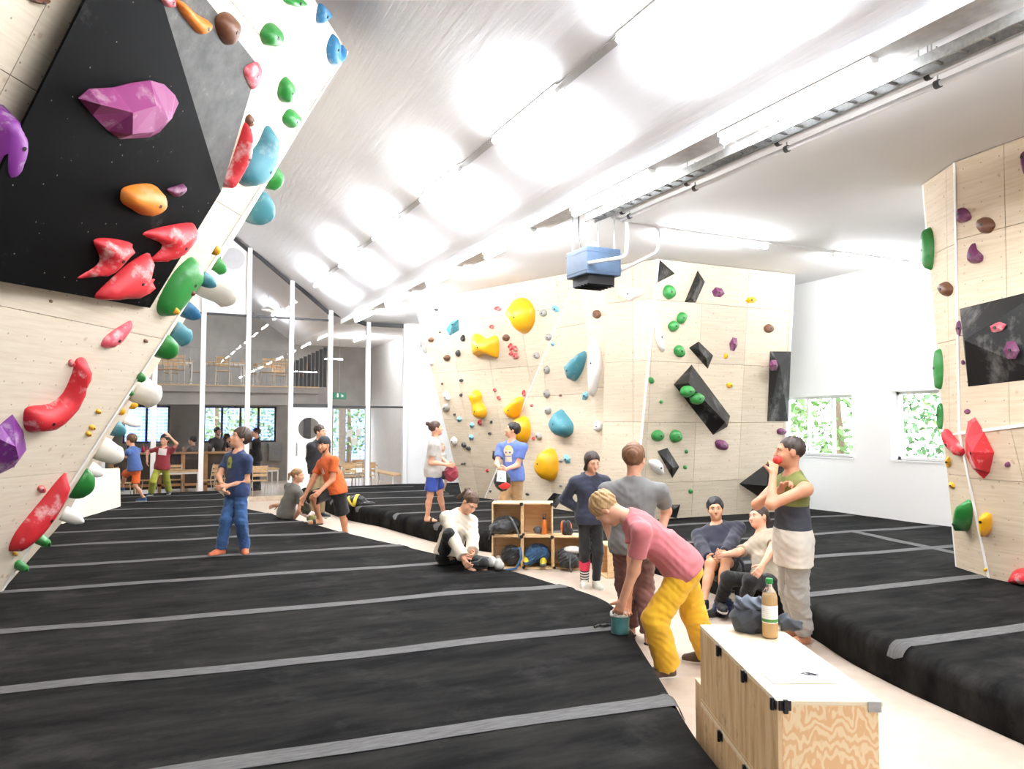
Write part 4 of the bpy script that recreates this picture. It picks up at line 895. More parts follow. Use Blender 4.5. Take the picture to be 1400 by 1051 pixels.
def clip_at(root, p, n, u, s_=.05):
    n, u = unit(n), unit(u); R = np.stack([u, np.cross(n, u), n], 1); part(root, 'corner_clip', MB().box(np.array(p)+n*.003, (s_, s_*.8, .006), R).box(np.array(p)+n*.012, (s_*.35, s_*1.1, .014), R), clip_m, bevel=.003)
# shelf of open boxes
S0 = gz(672, 777, 0); S1 = gz(792, 778.5, 0); se = unit((S1-S0)*(1, 1, 0)); sn = np.array((-se[1], se[0], 0.)); sn = sn if sn@FH > 0 else -sn; SW, SH = .405, .43
shelf = {}
for i, j, lab in ((0, 0, 'open plywood box in the bottom row holding a blue strap bag'), (1, 0, 'open plywood box in the bottom row holding a blue jacket and yellow shoes'), (2, 0, 'single-height open plywood box at the end of the shelf'), (0, 1, 'open plywood box in the top row holding a black backpack'), (1, 1, 'open plywood box in the top row holding an orange bottle')):
    b_ = box_unit(S0+se*SW*i+np.array((0, 0, SH*j)), se, sn, SW, .36, SH, lab, 'open plywood boxes of the shelf'); shelf[i, j] = b_; clip_at(b_, S0+se*(SW*(i+1)-.01)+np.array((0, 0, SH*(j+1)-.012)), -sn, se, .045); clip_at(b_, S0+se*(SW*i+.02)+np.array((0, 0, SH*j+.02)), -sn, se, .035)
SB = gz(829, 791, 0); box_unit(SB, unit((.98, -.25, 0)), unit((.25, .98, 0)), .41, .36, .41, 'open plywood box standing alone behind the man in brown-red trousers', opening='left')
# bench of closed boxes
ZB = .82; FL, FR, BL = gz(1062, 957, ZB), gz(1208, 959, ZB), gz(950.6, 853, ZB)
e2 = unit((FR-FL)*(1, 1, 0)); e1 = np.array((-e2[1], e2[0], 0)); e1 = e1 if e1@(BL-FL) > 0 else -e1; e1 = unit(unit((BL-FL)*(1, 1, 0))*.75+e1*.25); bw = float(np.linalg.norm((FR-FL)[:2])); bl = float((BL-FL)@e1)/3
for j in (0, 1):
    for i in range(3):
        o = FL+e1*bl*i; o = np.array((o[0], o[1], ZB/2*j)); lab = ('nearest', 'middle', 'far')[i]+(' lower' if j == 0 else ' upper')+' plywood box of the bench'+(' under the paper sheet' if (i, j) == (0, 1) else ' under the juice bottle' if (i, j) == (2, 1) else '')
        b_ = box_unit(o, e2, e1, bw, bl, ZB/2, {(0, 1): 'upper bench box with figured end grain and a paper sheet on top', (1, 1): 'upper bench box between the paper sheet and the juice bottle', (2, 1): 'upper bench box carrying the juice bottle and dark bag', (0, 0): 'lower bench box under the one with figured end grain', (1, 0): 'lower middle bench box beside the mat edge', (2, 0): 'lower bench box under the juice bottle end'}[i, j], 'stacked boxes of the bench', opening='right', mats={'front': ply_fig, 'left': ply_worn, 'top': plywood('bench_top', (246, 228, 198), (238, 214, 178), dots=False, tone=.03) if 'bench_top' not in MATS else MATS['bench_top']})
        if i < 2: clip_at(b_, o+e1*(bl-.0)+np.array((0, 0, ZB/2-.03)), -e2, e1, .05)
        if i == 0: clip_at(b_, o+e1*.02+np.array((0, 0, ZB/2-.02)), -e2, e1, .045); clip_at(b_, o+e2*.03+np.array((0, 0, ZB/2-.02)), -e1, e2, .05)
        if i == 0 and j == 1: part(b_, 'corner_plate', MB().box(o+e2*(bw-.035)-e1*.002+np.array((0, 0, ZB/2-.02)), (.05, .004, .04), np.stack([e2, e1, (0, 0, 1)], 1)), grey_steel)
o = FL+e1*(bl*3+.006)+e2*.07; box_unit(np.array((o[0], o[1], 0)), e2, e1, bw, bl, ZB/2, 'low plywood box at the far end of the bench', 'stacked boxes of the bench', opening='right', mats={'left': ply_worn})

# ================================================================== CAFE FURNITURE
oak = M('bar_oak', (176, 128, 80), .5, var=.15, scale=5); dark_wood = M('bar_dark', (62, 48, 38), .6, var=.15); pale_wood = M('seat_birch', (214, 176, 128), .5, var=.08)
def pX(px, Y): return float(gY(px, 600, Y)[0])
BY = 23.2; bx0, bx1 = pX(150, BY), pX(345, BY)
br_ = thing('bar_counter', 'long wooden bar counter with a dark front in the cafe', 'counter', ((bx0+bx1)/2, BY+.3, 0))
part(br_, 'counter_top', MB().bb((bx0, BY-.05, 1.08), (bx1, BY+.65, 1.13)), oak, bevel=.006); part(br_, 'front_board', MB().bb((bx0+.05, BY+.12, .12), (bx1-.05, BY+.15, 1.07)), dark_wood)
for k in range(7): x = bx0+.06+(bx1-bx0-.12)*k/6; part(br_, 'leg', MB().bb((x-.05, BY, 0), (x+.05, BY+.1, 1.08)), oak)
part(br_, 'foot_rail', MB().bb((bx0+.05, BY+.0, .2), (bx1-.05, BY+.05, .27)), oak)
# bottles and glasses on the bar
for k, (px, c, h) in enumerate(((176, (40, 60, 140), .26), (181, (60, 80, 150), .24), (196, (200, 40, 80), .22), (201, (196, 60, 90), .18), (206, (220, 210, 200), .2), (287, (60, 44, 36), .24), (292, (230, 226, 216), .12))):
    x = pX(px, BY+.3); m = MB().lathe([(.0, 0), (.036, .0), (.036, h*.6), (.014, h*.78), (.014, h), (0, h)], (x, BY+.3, 1.13), 12)
    nm = {0: 'tall dark blue bottle on the cafe bar', 1: 'shorter blue bottle on the cafe bar', 2: 'crimson bottle on the cafe bar', 3: 'short pinkish bottle on the cafe bar', 4: 'pale bottle on the cafe bar', 5: 'brown bottle beside the bearded man', 6: 'small white cup on the bar beside the brown bottle'}[k]
    solo('bottle' if k != 6 else 'cup', m, M('bottle_%d' % k, c, .25, var=0), nm, 'bottle' if k != 6 else 'cup', (x, BY+.3, 1.13), smooth=True)
def chair_proto():
    t = thing('cafe_chair', 'birch chair with pale metal frame in the cafe', 'chair', (0, 0, 0), 'birch chairs in the cafe')
    part(t, 'seat', MB().bb((-.19, -.19, .44), (.19, .19, .46)), pale_wood, bevel=.006)
    for z in (.60, .70, .80): part(t, 'back_slat', MB().bb((-.18, .17+(z-.5)*.12, z-.035), (.18, .185+(z-.5)*.12, z+.035)), pale_wood)
    fm = M('chair_frame', (206, 196, 178), .4, metal=.3)
    for x in (-.18, .18):
        part(t, 'leg', MB().tube([(x, -.17, .44), (x, -.23, 0)], .012, 6), fm); part(t, 'leg', MB().tube([(x, .23, 0), (x, .16, .46), (x, .215, .85)], .012, 6), fm)
    return t
def table_proto(L=1.1, W=.7, h=.73):
    t = thing('cafe_table', 'birch table with slim white legs in the cafe', 'table', (0, 0, 0), 'birch tables in the cafe')
    part(t, 'table_top', MB().bb((-L/2, -W/2, h-.03), (L/2, W/2, h)), pale_wood, bevel=.004)
    for x in (-1, 1):
        for y in (-1, 1): part(t, 'leg', MB().cyl((x*(L/2-.04), y*(W/2-.04), 0), (x*(L/2-.04), y*(W/2-.04), h-.03), .018, n=8), white_metal)
    for y in (-1, 1): part(t, 'apron', MB().bb((-L/2+.04, y*(W/2-.04)-.01, h-.08), (L/2-.04, y*(W/2-.04)+.01, h-.03)), white_metal)
    return t
ch, tb = chair_proto(), table_proto()
used = {'c': False, 't': False}
def place(kind, x, y, z, rz, label=None, group=None):
    src = ch if kind == 'c' else tb
    o = src if not used[kind] else copy_tree(src); used[kind] = True; o.location = (x, y, z); o.rotation_euler = (0, 0, rz)
    if label: o['label'] = label
    if group: o['group'] = group
    elif label: o['group'] = label
    return o
for px, Y, rz in ((243, 21.4, 0), (350, 21.5, .1)): place('t', pX(px, Y), Y, 0, rz, 'birch table with slim white legs by the cafe bar', 'tables by the cafe bar')
for px, Y, rz in ((240, 22.05, 0.), (284, 21.6, -2.0), (308, 22.0, 2.2), (355, 20.85, PI), (172, 21.4, 1.3), (202, 22.2, -1.2), (330, 22.4, .3)): place('c', pX(px, Y), Y, 0, rz, 'birch chair with pale frame on the cafe ground floor', 'chairs on the cafe ground floor')
place('t', pX(488, 22.2), 22.2, 0, 0, 'birch table by the glass door of the cafe', None)
for px, Y, rz in ((476, 21.55, PI), (502, 21.55, PI), (492, 22.9, 0), (455, 22.3, 1.57)): place('c', pX(px, Y), Y, 0, rz, 'birch chair at the table by the glass door', 'chairs by the glass door')
bnx = pX(530, 22.6); bn = thing('bench_seat', 'low birch bench along the white cafe wall', 'bench', (bnx, 22.6, 0))
part(bn, 'seat', MB().bb((bnx-.2, 21.4, .42), (bnx+.2, 24.2, .46)), pale_wood, bevel=.004)
for y in (21.5, 24.1):
    for x in (-.16, .16): part(bn, 'leg', MB().cyl((bnx+x, y, 0), (bnx+x, y, .42), .018, n=8), white_metal)
for px, rz in ((232, 0.), (372, .05), (304, 0)): place('t', pX(px, 23.4), 23.4, MZ, rz, 'birch table on the cafe gallery', 'tables on the gallery')
for px, Y, rz in ((222, 22.72, PI), (240, 22.72, PI), (268, 23.4, 1.57), (340, 23.4, 1.57), (364, 22.72, PI), (382, 22.75, PI), (410, 23.5, -1.5), (380, 24.1, 0), (232, 24.1, 0), (304, 22.72, 2.9)): place('c', pX(px, Y), Y, MZ, rz, 'birch chair on the cafe gallery', 'chairs on the gallery')
# gallery railing
rl = thing('gallery_railing', 'thin pale steel railing along the cafe gallery', 'railing', (0., MY+.06, MZ)); rm_ = M('rail_steel', (150, 146, 140), .5, metal=.3); rx0, rx1 = -4.5, pX(396, MY)
part(rl, 'handrail', MB().bb((rx0, MY+.04, MZ+1.02), (rx1, MY+.08, MZ+1.05)), rm_); part(rl, 'bottom_rail', MB().bb((rx0, MY+.05, MZ+.08), (rx1, MY+.07, MZ+.1)), rm_)
bal = MB().cyl((0, 0, .1), (0, 0, 1.02), .007, n=6).mesh('baluster'); bal.materials.append(rm_)
for k in range(int((rx1-rx0)/.125)+1):
    o = bpy.data.objects.new('baluster', bal); COL.objects.link(o); o.parent = rl; o.location = (rx0+.03+k*.125, 0, 0)
sp_ = thing('stair_screen', 'dark slatted stair screen at the end of the gallery', 'screen', (pX(422, MY), MY, MZ)); sx0, sx1 = pX(397, MY), pX(446, MY); dsc = M('dark_slats', (44, 44, 44), .6)
for k in range(9): x = sx0+(sx1-sx0)*k/9; part(sp_, 'slat', MB().bb((x+.01, MY+.03, MZ+.03), (x+(sx1-sx0)/9-.01, MY+.06, MZ+.72+.5*k/9)), dsc)
# exit sign, notice on the door, wall box
ex = gY(464, 541, 24.8); es = thing('exit_sign', 'green exit sign hanging in the cafe', 'sign', ex)
part(es, 'sign_box', MB().box(ex, (.42, .05, .21)), M('exit_green', (40, 110, 84), .5, var=0)); wm = M('sign_white', (236, 240, 236), .5, var=0)
part(es, 'running_figure', MB().box(ex+(-.06, -.028, 0), (.05, .004, .1)).box(ex+(-.06, -.028, .065), (.035, .004, .035)), wm); part(es, 'arrow', MB().prism([ex+(.06, -.028, .05), ex+(.14, -.028, 0), ex+(.06, -.028, -.05)], (0, .003, 0)), wm); part(es, 'hanger', MB().cyl(ex+(0, 0, .1), (ex[0], ex[1], ZF), .008, n=6), grey_steel)
for px, py in ((478, 592), (490, 591), (484, 603)):
    q = gY(px, py, CY1+.07); solo('paper_notice', MB().box(q, (.2, .004, .26)), M('notice_paper', (238, 236, 230), .7, var=.04), 'white paper notice on the glass cafe door', 'notice', q, 'notices on the cafe door')
q = gY(376, 618, CY1-.06); cb = thing('wall_cabinet', 'grey electrical cabinet on the cafe back wall', 'cabinet', q); part(cb, 'body', MB().box(q, (.45, .12, .6)), M('cabinet_grey', (120, 122, 122), .5)); part(cb, 'door', MB().box(q+(0, -.07, 0), (.41, .02, .56)), M('cabinet_door', (134, 136, 136), .5))
# pendant lamps
for px, py, Y in ((366, 424, 23.2), (278, 428, 23.6)):
    q = gY(px, py, Y); pdl = thing('pendant_lamp', 'round white pendant lamp over the gallery', 'lamp', q, 'pendant lamps over the gallery'); part(pdl, 'shade', MB().lathe([(.03, .12), (.14, .06), (.2, 0), (.19, 0), (.13, .05), (.03, .1)], q, 20), white_metal, smooth=True); part(pdl, 'cord', MB().cyl(q+(0, 0, .1), (q[0], q[1], roofz(q[0])), .006, n=6), black_plastic); part(pdl, 'bulb', MB().ball(q+(0, 0, .04), .045), emit('pendant_glow', (255, 244, 226), 9.), smooth=True)
# ================================================================== OUTSIDE
def facade():
    t = NT('blue_tiled_facade'); c = t.n('TexCoord'); sx = t.n('SeparateXYZ'); cx_ = t.n('CombineXYZ'); t.l(c.outputs['Object'], sx.inputs[0]); t.l(sx.outputs[0], cx_.inputs[0]); t.l(sx.outputs[2], cx_.inputs[1])
    b = t.n('TexBrick'); b.offset = 0; b.inputs['Scale'].default_value = 3.2; b.inputs['Mortar Size'].default_value = .03; b.inputs['Color1'].default_value = lin((74, 96, 176)); b.inputs['Color2'].default_value = lin((96, 118, 196)); b.inputs['Mortar'].default_value = lin((190, 200, 226)); b.inputs['Brick Width'].default_value = .6; b.inputs['Row Height'].default_value = .5; t.l(cx_.outputs[0], b.inputs['Vector'])
    t.col(b.outputs['Color']); t.rough(.4); return reg(t)
fb = thing('building', 'blue tiled building seen through the cafe windows', 'building', (-2, 40, 0)); fmat = facade()
part(fb, 'facade', MB().bb((-16, 40, 0), (14, 44, 7)), fmat)
for k in range(10): part(fb, 'window_band', MB().bb((-15+k*2.9, 39.94, 3.0), (-13+k*2.9, 39.99, 4.0)), M('facade_window', (170, 186, 216), .3))
struct('ground_outside', MB().bb((-40, 27.3, -.3), (40, 60, -.1)).bb((WX+.4, -20, -.3), (40, 27.3, -.1)), M('outside_ground', (120, 124, 104), .9))
def leafmat(k, c):
    t = NT('leaves_'+k); v = t.coord(); b = lin(c); t.col(t.ramp(t.noise(v, 1.4, 4), [(.3, tuple(x*.6 for x in b[:3])+(1,)), (.7, b)])); t.rough(.6); return reg(t)
lmts = [leafmat('a', (96, 132, 70)), leafmat('b', (124, 152, 84)), leafmat('c', (84, 120, 76))]
def tree(x, y, h, r, k, label, n=1500):
    root = thing('tree', label, 'tree', (x, y, -.1), 'trees outside the windows'); V = []; F_ = []
    for i in range(n):
        th, ph_, rr = rng.uniform(0, 2*PI), math.acos(rng.uniform(-1, 1)), r*rng.uniform(.55, 1.)**.6; c = np.array((x, y, h*.55))+np.array((rr*math.sin(ph_)*math.cos(th), rr*math.sin(ph_)*math.sin(th), rr*math.cos(ph_)*h*.42/r)); a = unit(rng.normal(size=3)); b = unit(np.cross(a, rng.normal(size=3))); s_ = rng.uniform(.06, .13)
        o = len(V); V += [c-a*s_, c+b*s_*.5, c+a*s_, c-b*s_*.5]; F_.append((o, o+1, o+2, o+3))
    me = bpy.data.meshes.new('crown'); me.from_pydata([tuple(p-np.array((x, y, -.1))) for p in V], [], F_); o = link('crown', me, lmts[k], root); o['kind'] = 'stuff'
    part(root, 'trunk', MB().tube([(x, y, -.1), (x+.05, y, h*.3), (x, y+.05, h*.6)], [.12, .1, .05]), M('bark', (96, 78, 60), .9))
for x, y, h, r, k, lab in ((15.4, 13.6, 5., 1.4, 0, 'leafy tree outside the three-part window'), (16.2, 16.9, 5.5, 1.6, 1, 'pale leafy tree further along outside the three-part window'), (15.0, 10.4, 4.6, 1.4, 2, 'leafy tree outside the two-part window'), (18.6, 12.2, 6., 1.7, 1, 'tall pale tree behind the row outside the right wall'), (2.6, 33., 5.5, 1.9, 1, 'leafy tree outside the cafe behind the bar'), (7.6, 31.5, 5., 1.7, 0, 'leafy tree outside the cafe door'), (5.6, 35., 6., 1.8, 2, 'dark leafy tree beside the blue building')): tree(x, y, h, r, k, lab)
# ================================================================== PEOPLE: implicit bodies meshed with surface nets
def surfnet(fn, lo, hi, h):
    lo = np.array(lo, float); n = np.ceil((np.array(hi, float)-lo)/h/4).astype(int)*4+1; nb = (n-1)//4
    g = [lo[a]+h*(4*np.arange(nb[a])+2) for a in range(3)]
    Cc = np.stack(np.meshgrid(*g, indexing='ij'), -1).reshape(-1, 3); fc = fn(Cc).reshape(nb)
    act = np.abs(fc) < 5.2*h
    Fv = np.repeat(np.repeat(np.repeat(np.where(fc < 0, -1., 1.), 4, 0), 4, 1), 4, 2); Fv = np.pad(Fv, ((0, 1),)*3, mode='edge')
    mk = np.zeros(n, bool); ai = np.argwhere(act)
    o = np.stack(np.meshgrid(*[np.arange(5)]*3, indexing='ij'), -1).reshape(-1, 3)
    idx = (ai[:, None, :]*4+o[None]).reshape(-1, 3); mk[idx[:, 0], idx[:, 1], idx[:, 2]] = True
    ii = np.argwhere(mk); Fv[mk] = fn(lo+ii*h)
    s_ = Fv < 0; c = [s_[a:n[0]-1+a, b:n[1]-1+b, d:n[2]-1+d] for a in (0, 1) for b in (0, 1) for d in (0, 1)]
    al = c[0].copy(); an = c[0].copy()
    for q in c[1:]: al &= q; an |= q
    cell = an & ~al; ci = np.argwhere(cell)
    if len(ci) == 0: return np.zeros((0, 3)), np.zeros((0, 4), int)
    vid = -np.ones(cell.shape, int); vid[cell] = np.arange(len(ci))
    corner = np.array([(a, b, d) for a in (0, 1) for b in (0, 1) for d in (0, 1)]); val = np.stack([Fv[ci[:, 0]+q[0], ci[:, 1]+q[1], ci[:, 2]+q[2]] for q in corner], 1)
    acc = np.zeros((len(ci), 3)); cn = np.zeros(len(ci))
    for i in range(8):
        for j in range(i+1, 8):
            if np.abs(corner[i]-corner[j]).sum() != 1: continue
            m = (val[:, i] < 0) != (val[:, j] < 0); t = np.zeros(len(ci)); t[m] = val[m, i]/(val[m, i]-val[m, j])
            acc[m] += corner[i]+t[m, None]*(corner[j]-corner[i]); cn[m] += 1
    V = lo+(ci+acc/cn[:, None])*h; Q = []
    for ax in range(3):
        b, d = [(1, 2), (2, 0), (0, 1)][ax]
        sl0 = [slice(None)]*3; sl1 = [slice(None)]*3; sl0[ax] = slice(0, n[ax]-1); sl1[ax] = slice(1, n[ax])
        A0, A1 = s_[tuple(sl0)], s_[tuple(sl1)]; e = np.argwhere(A0 != A1); ok = (e[:, b] > 0) & (e[:, d] > 0) & (e[:, b] < n[b]-1) & (e[:, d] < n[d]-1); e = e[ok]
        def cell_at(db, dd): q = e.copy(); q[:, b] -= db; q[:, d] -= dd; return vid[q[:, 0], q[:, 1], q[:, 2]]
        qd = np.stack([cell_at(1, 1), cell_at(0, 1), cell_at(0, 0), cell_at(1, 0)], 1)
        fl = A0[e[:, 0], e[:, 1], e[:, 2]]; qd[~fl] = qd[~fl][:, ::-1]; Q.append(qd[(qd >= 0).all(1)])
    return V, np.concatenate(Q)
def np_mesh(name, V, Q, attr=None):
    me = bpy.data.meshes.new(name); nq = len(Q); me.vertices.add(len(V)); me.vertices.foreach_set('co', V.astype(np.float32).ravel())
    me.loops.add(nq*4); me.loops.foreach_set('vertex_index', Q.astype(np.int32).ravel()); me.polygons.add(nq)
    me.polygons.foreach_set('loop_start', np.arange(0, nq*4, 4, dtype=np.int32))
    try: me.polygons.foreach_set('loop_total', np.full(nq, 4, np.int32))
    except Exception: pass
    me.polygons.foreach_set('use_smooth', np.ones(nq, bool)); me.update(calc_edges=True)
    if attr is not None:
        a = me.attributes.new('tc', 'FLOAT_VECTOR', 'POINT'); a.data.foreach_set('vector', attr.astype(np.float32).ravel())
    return me
def rc(P, a, b, r1, r2):
    ba = b-a; t = np.clip(((P-a)@ba)/max(ba@ba, 1e-9), 0, 1); return np.linalg.norm(P-a-t[:, None]*ba, axis=1)-(r1+(r2-r1)*t)
def el(P, c, r, B):
    q = (P-c)@B.T; r = np.array(r, float); k0 = np.linalg.norm(q/r, axis=1); k1 = np.linalg.norm(q/(r*r), axis=1); return k0*(k0-1)/np.maximum(k1, 1e-6)
def smin(a, b, k): h = np.maximum(k-np.abs(a-b), 0)/k; return np.minimum(a, b)-h*h*k*.25
def smax(a, b, k): return -smin(-a, -b, k)
def ik(a, t, l1, l2, pole):
    """two-bone limb from a towards t, bent towards the pole point; returns joint, end"""
    d = t-a; L = np.linalg.norm(d); d = d/max(L, 1e-6); L2 = min(L, (l1+l2)*.998); L2 = max(L2, abs(l1-l2)*1.02+.01)
    x = (l1*l1-l2*l2+L2*L2)/(2*L2); y = math.sqrt(max(l1*l1-x*x, 0)); p = pole-a; p = p-d*(p@d)
    if np.linalg.norm(p) < 1e-4: p = np.cross(d, (0, 0, 1.))
    p = unit(p); return a+d*x+p*y, a+d*L2
def rot_about(v, ax, t): ax = unit(ax); return v*math.cos(t)+np.cross(ax, v)*math.sin(t)+ax*(ax@v)*(1-math.cos(t))
SKIN = {}
def skin_mat(k, c):
    n = 'skin_'+k
    if n in MATS: return MATS[n]
    t = NT(n); v = t.coord(); b = lin(c); d = (b[0]*.86, b[1]*.74, b[2]*.68, 1)
    t.col(t.ramp(t.noise(v, 9, 3), [(.3, d), (.72, b)])); t.rough(.5); t.b.inputs['Subsurface Weight'].default_value = .0; return reg(t)
def cloth(name, c, var=.1, rough=.85, bump=.3):
    if name in MATS: return MATS[name]
    t = NT(name); v = t.coord(); b = lin(c); d = tuple(x*(1-var*1.8) for x in b[:3])+(1,)
    t.col(t.ramp(t.noise(v, 6, 5, .6), [(.3, d), (.7, b)])); t.rough(rough); t.b.inputs['Sheen Weight'].default_value = .15; t.bump(t.noise(v, 240, 2), bump, .002); return reg(t)
def print_mat(name, c, stamps):
    """cloth with a flat print: stamps = (kind, x, z, rx, rz, colour) in torso coordinates (metres, front side)"""
    m = cloth(name, c); t = NT.__new__(NT); t.m = m; t.t = m.node_tree; t.b = t.t.nodes['Principled BSDF']
    cur = t.b.inputs['Base Color'].links[0].from_socket; at = t.n('Attribute'); at.attribute_name = 'tc'; sp = t.n('SeparateXYZ'); t.l(at.outputs['Vector'], sp.inputs[0])
    front = t.math('GREATER_THAN', sp.outputs[1], .02)
    for kind, x, z, rx, rz, colr in stamps:
        u = t.math('ABSOLUTE', t.math('DIVIDE', t.math('SUBTRACT', sp.outputs[0], x), rx)); v = t.math('ABSOLUTE', t.math('DIVIDE', t.math('SUBTRACT', sp.outputs[2], z), rz))
        if kind == 'box': mk = t.math('MULTIPLY', t.math('LESS_THAN', u, 1.), t.math('LESS_THAN', v, 1.))
        else: mk = t.math('LESS_THAN', t.math('ADD', t.math('MULTIPLY', u, u), t.math('MULTIPLY', v, v)), 1.)
        cur = t.mix(t.math('MULTIPLY', mk, front), cur, lin(colr))
    t.col(cur); return m
def band_mat(name, bands, axis=2):
    """cloth in flat colour bands along torso height: [(z_top, colour), ...] from low to high"""
    if name in MATS: return MATS[name]
    t = NT(name); at = t.n('Attribute'); at.attribute_name = 'tc'; sp = t.n('SeparateXYZ'); t.l(at.outputs['Vector'], sp.inputs[0]); cur = None
    for z, c in bands:
        if cur is None: x = t.n('RGB'); x.outputs[0].default_value = lin(c); cur = x.outputs[0]
        else: cur = t.mix(t.math('GREATER_THAN', sp.outputs[axis], zl), cur, lin(c))
        zl = z
    v = t.coord(); cur = t.mix(1., cur, t.ramp(t.noise(v, 9, 4), [(.3, (.78, .78, .78, 1)), (.7, (1, 1, 1, 1))]), 'MULTIPLY')
    t.col(cur); t.rough(.85); t.bump(t.noise(v, 240, 2), .3, .002); return reg(t)
PEOPLE = []
def person(label, H, ground, D, pel, neck, face, LF, RF, LH, RH, LE=None, RE=None, LK=None, RK=None, hface=None, hpitch=0., hroll=0., pface=None, skin=('light', (226, 172, 140)),
           shirt=None, pants=None, shoes=None, hair=None, socks=None, bulk=1., child=False, res=.013, fdir=None, curl=(.5, .5), female=False, extra=None, palm=(None, None), base=None, group=None, hat=None, beard=None, hscale=1., anchor='neck'):
    """D: depth (m along the lens axis) of the body; joints are photo pixels plus a depth offset, bone lengths come from the height H"""
    s = H/1.75; J = lambda q: gd(q[0], q[1], D+(q[2] if len(q) > 2 else 0.))
    hs = (H/7.3 if not child else H/6.5)/.235*hscale
    fd, pf = heading(face), heading(face if pface is None else pface); Z = np.array((0, 0, 1.))
    P0 = J(pel); tv = unit(J(neck)-P0); tl = .295*H*(1. if not child else .97)
    if anchor == 'neck': P0 = J(neck)-tv*tl
    N0 = P0+tv*tl
    def frame(f, u): u = unit(u); f = unit(f-u*(f@u)); return np.stack([np.cross(f, u), f, u])    # rows: right, front, up
    BT = frame(fd, tv); ptv = unit(Z*.9+tv*.5)
    if extra and 'pelup' in extra: ptv = unit(np.array(extra['pelup']))
    BP = frame(pf, ptv); hw = .047*H; sw = (.128 if not female else .112)*H*(1 if not child else .93); r_, f_, u_ = BT
    def ankle(ft):
        if len(ft) == 2: return gz(ft[0], ft[1], ground)+Z*.075*s
        return J(ft)
    if anchor == 'neck':                                   # lower the body until both grounded feet can reach
        for _ in range(80):
            if all(len(ft) > 2 or np.linalg.norm(P0+BP[0]*hw*k-BP[2]*.02*H-ankle(ft)) < .4715*H for k, ft in ((1, RF), (-1, LF))): break
            P0 = P0-Z*.006
        N0 = P0+tv*tl
    SHO = {1: N0-u_*.05*H+r_*sw, -1: N0-u_*.05*H-r_*sw}                    # 1 = own right, -1 = own left
    HIP = {k: P0+BP[0]*hw*k-BP[2]*.02*H for k in (1, -1)}
    ARM, LEG, HD = {}, {}, {}
    for k, h, e, ft, kn in ((1, RH, RE, RF, RK), (-1, LH, LE, LF, LK)):
        t = J(h); pole = J(e) if e is not None else SHO[k]-u_*.3+r_*k*.15-f_*.25
        ARM[k] = ik(SHO[k], t, .172*H, .152*H, pole)
        pole = J(kn) if kn is not None else HIP[k]+pf*.6-Z*.3
        LEG[k] = ik(HIP[k], ankle(ft), .235*H, .238*H, pole)
    b = bulk; c = 1. if not child else .92
    fdirs = {}
    for k in (1, -1):
        d = heading(fdir[0 if k == 1 else 1]) if fdir is not None else pf+BP[0]*k*.25; d = np.array(d, float)
        if fdir is None: d[2] = 0
        fdirs[k] = unit(d)
    def torso(P, i=0., belly=1.):
        d = el(P, P0+u_*tl*.66+f_*.004, (.158*s*b+i, .108*s*b+i, .19*s+i), BT)
        d = smin(d, el(P, P0+u_*tl*.30, ((.134 if not female else .12)*s*b*belly+i, .098*s*b*belly+i, .17*s+i), BT), .06)
        d = smin(d, el(P, P0-BP[2]*.01*s, (.156*s*b+i, .112*s*b+i, .115*s+i), BP), .06)
        d = smin(d, rc(P, SHO[1]-r_*.02, SHO[-1]+r_*.02, .046*s*b+i, .046*s*b+i), .07*s)
        for k in (1, -1): d = smin(d, rc(P, N0-u_*.012*H, SHO[k], .042*s*b+i, .034*s*b+i), .04*s)
        if female: 
            for k in (1, -1): d = smin(d, el(P, P0+u_*tl*.66+f_*.075*s+r_*k*.066*s, (.058*s+i*.7,)*3, BT), .05)
        return d
    def neckf(P, i=0.): return rc(P, N0-u_*.03*s, HC0-HB[2]*.05*hs-HB[1]*.012, .058*s+i, .052*s+i)
    hd = heading(face if hface is None else hface); pr = math.radians(hpitch); hup = unit(Z*.55+u_*.45)
    hf = unit(hd-hup*(hd@hup)); hr = np.cross(hf, hup); hf, hup = rot_about(hf, hr, pr), rot_about(hup, hr, pr)
    if hroll: hup = rot_about(hup, hf, math.radians(hroll)); hr = np.cross(hf, hup)
    HB = np.stack([hr, hf, hup]); HC0 = N0+unit(u_*.6+hup*.4)*.055*s+hup*.125*hs+hf*.02*hs
    def arm(P, k, i=0.): e_, w_ = ARM[k]; return smin(rc(P, SHO[k], e_, .05*s*b*c+i, .041*s*b*c+i), rc(P, e_, w_, .041*s*b*c+i, .028*s*b*c+i), .03)
    def leg(P, k, i=0.):
        kn_, an_ = LEG[k]; d = smin(rc(P, HIP[k], kn_, .079*s*b*c+i, .054*s*b*c+i), rc(P, kn_, an_, .05*s*b*c+i, .036*s*b*c+i), .03)
        m = kn_+(an_-kn_)*.3-fdirs[k]*.018*s; return smin(d, rc(P, m, kn_+(an_-kn_)*.5-fdirs[k]*.01*s, .05*s*b*c+i, .043*s*b*c+i), .03)
    def feet(P, k, i=0.):
        an_ = LEG[k][1]; d = fdirs[k]; hl = an_-Z*.045*s-d*.02*s; to = an_-Z*(.052 if not (extra and 'ptoe' in extra) else .08)*s+d*.165*s; ball = an_-Z*.05*s+d*.10*s
        x = rc(P, an_, hl, .034*s+i, .03*s+i); x = smin(x, rc(P, an_, ball, .034*s+i, .026*s+i), .03); return smin(smin(x, rc(P, hl, ball, .03*s+i, .034*s+i), .02), rc(P, ball, to, .036*s+i, .024*s+i), .02)
    def skinf(P):
        d = smin(torso(P), neckf(P), .05)
        for k in (1, -1): d = smin(d, arm(P, k), .045*s)
        for k in (1, -1): d = smin(d, smin(leg(P, k), feet(P, k), .02), .04*s)
        return d
    pts = [P0, N0, HC0]+[q for k in (1, -1) for q in (SHO[k], *ARM[k], HIP[k], *LEG[k], LEG[k][1]+fdirs[k]*.2)]
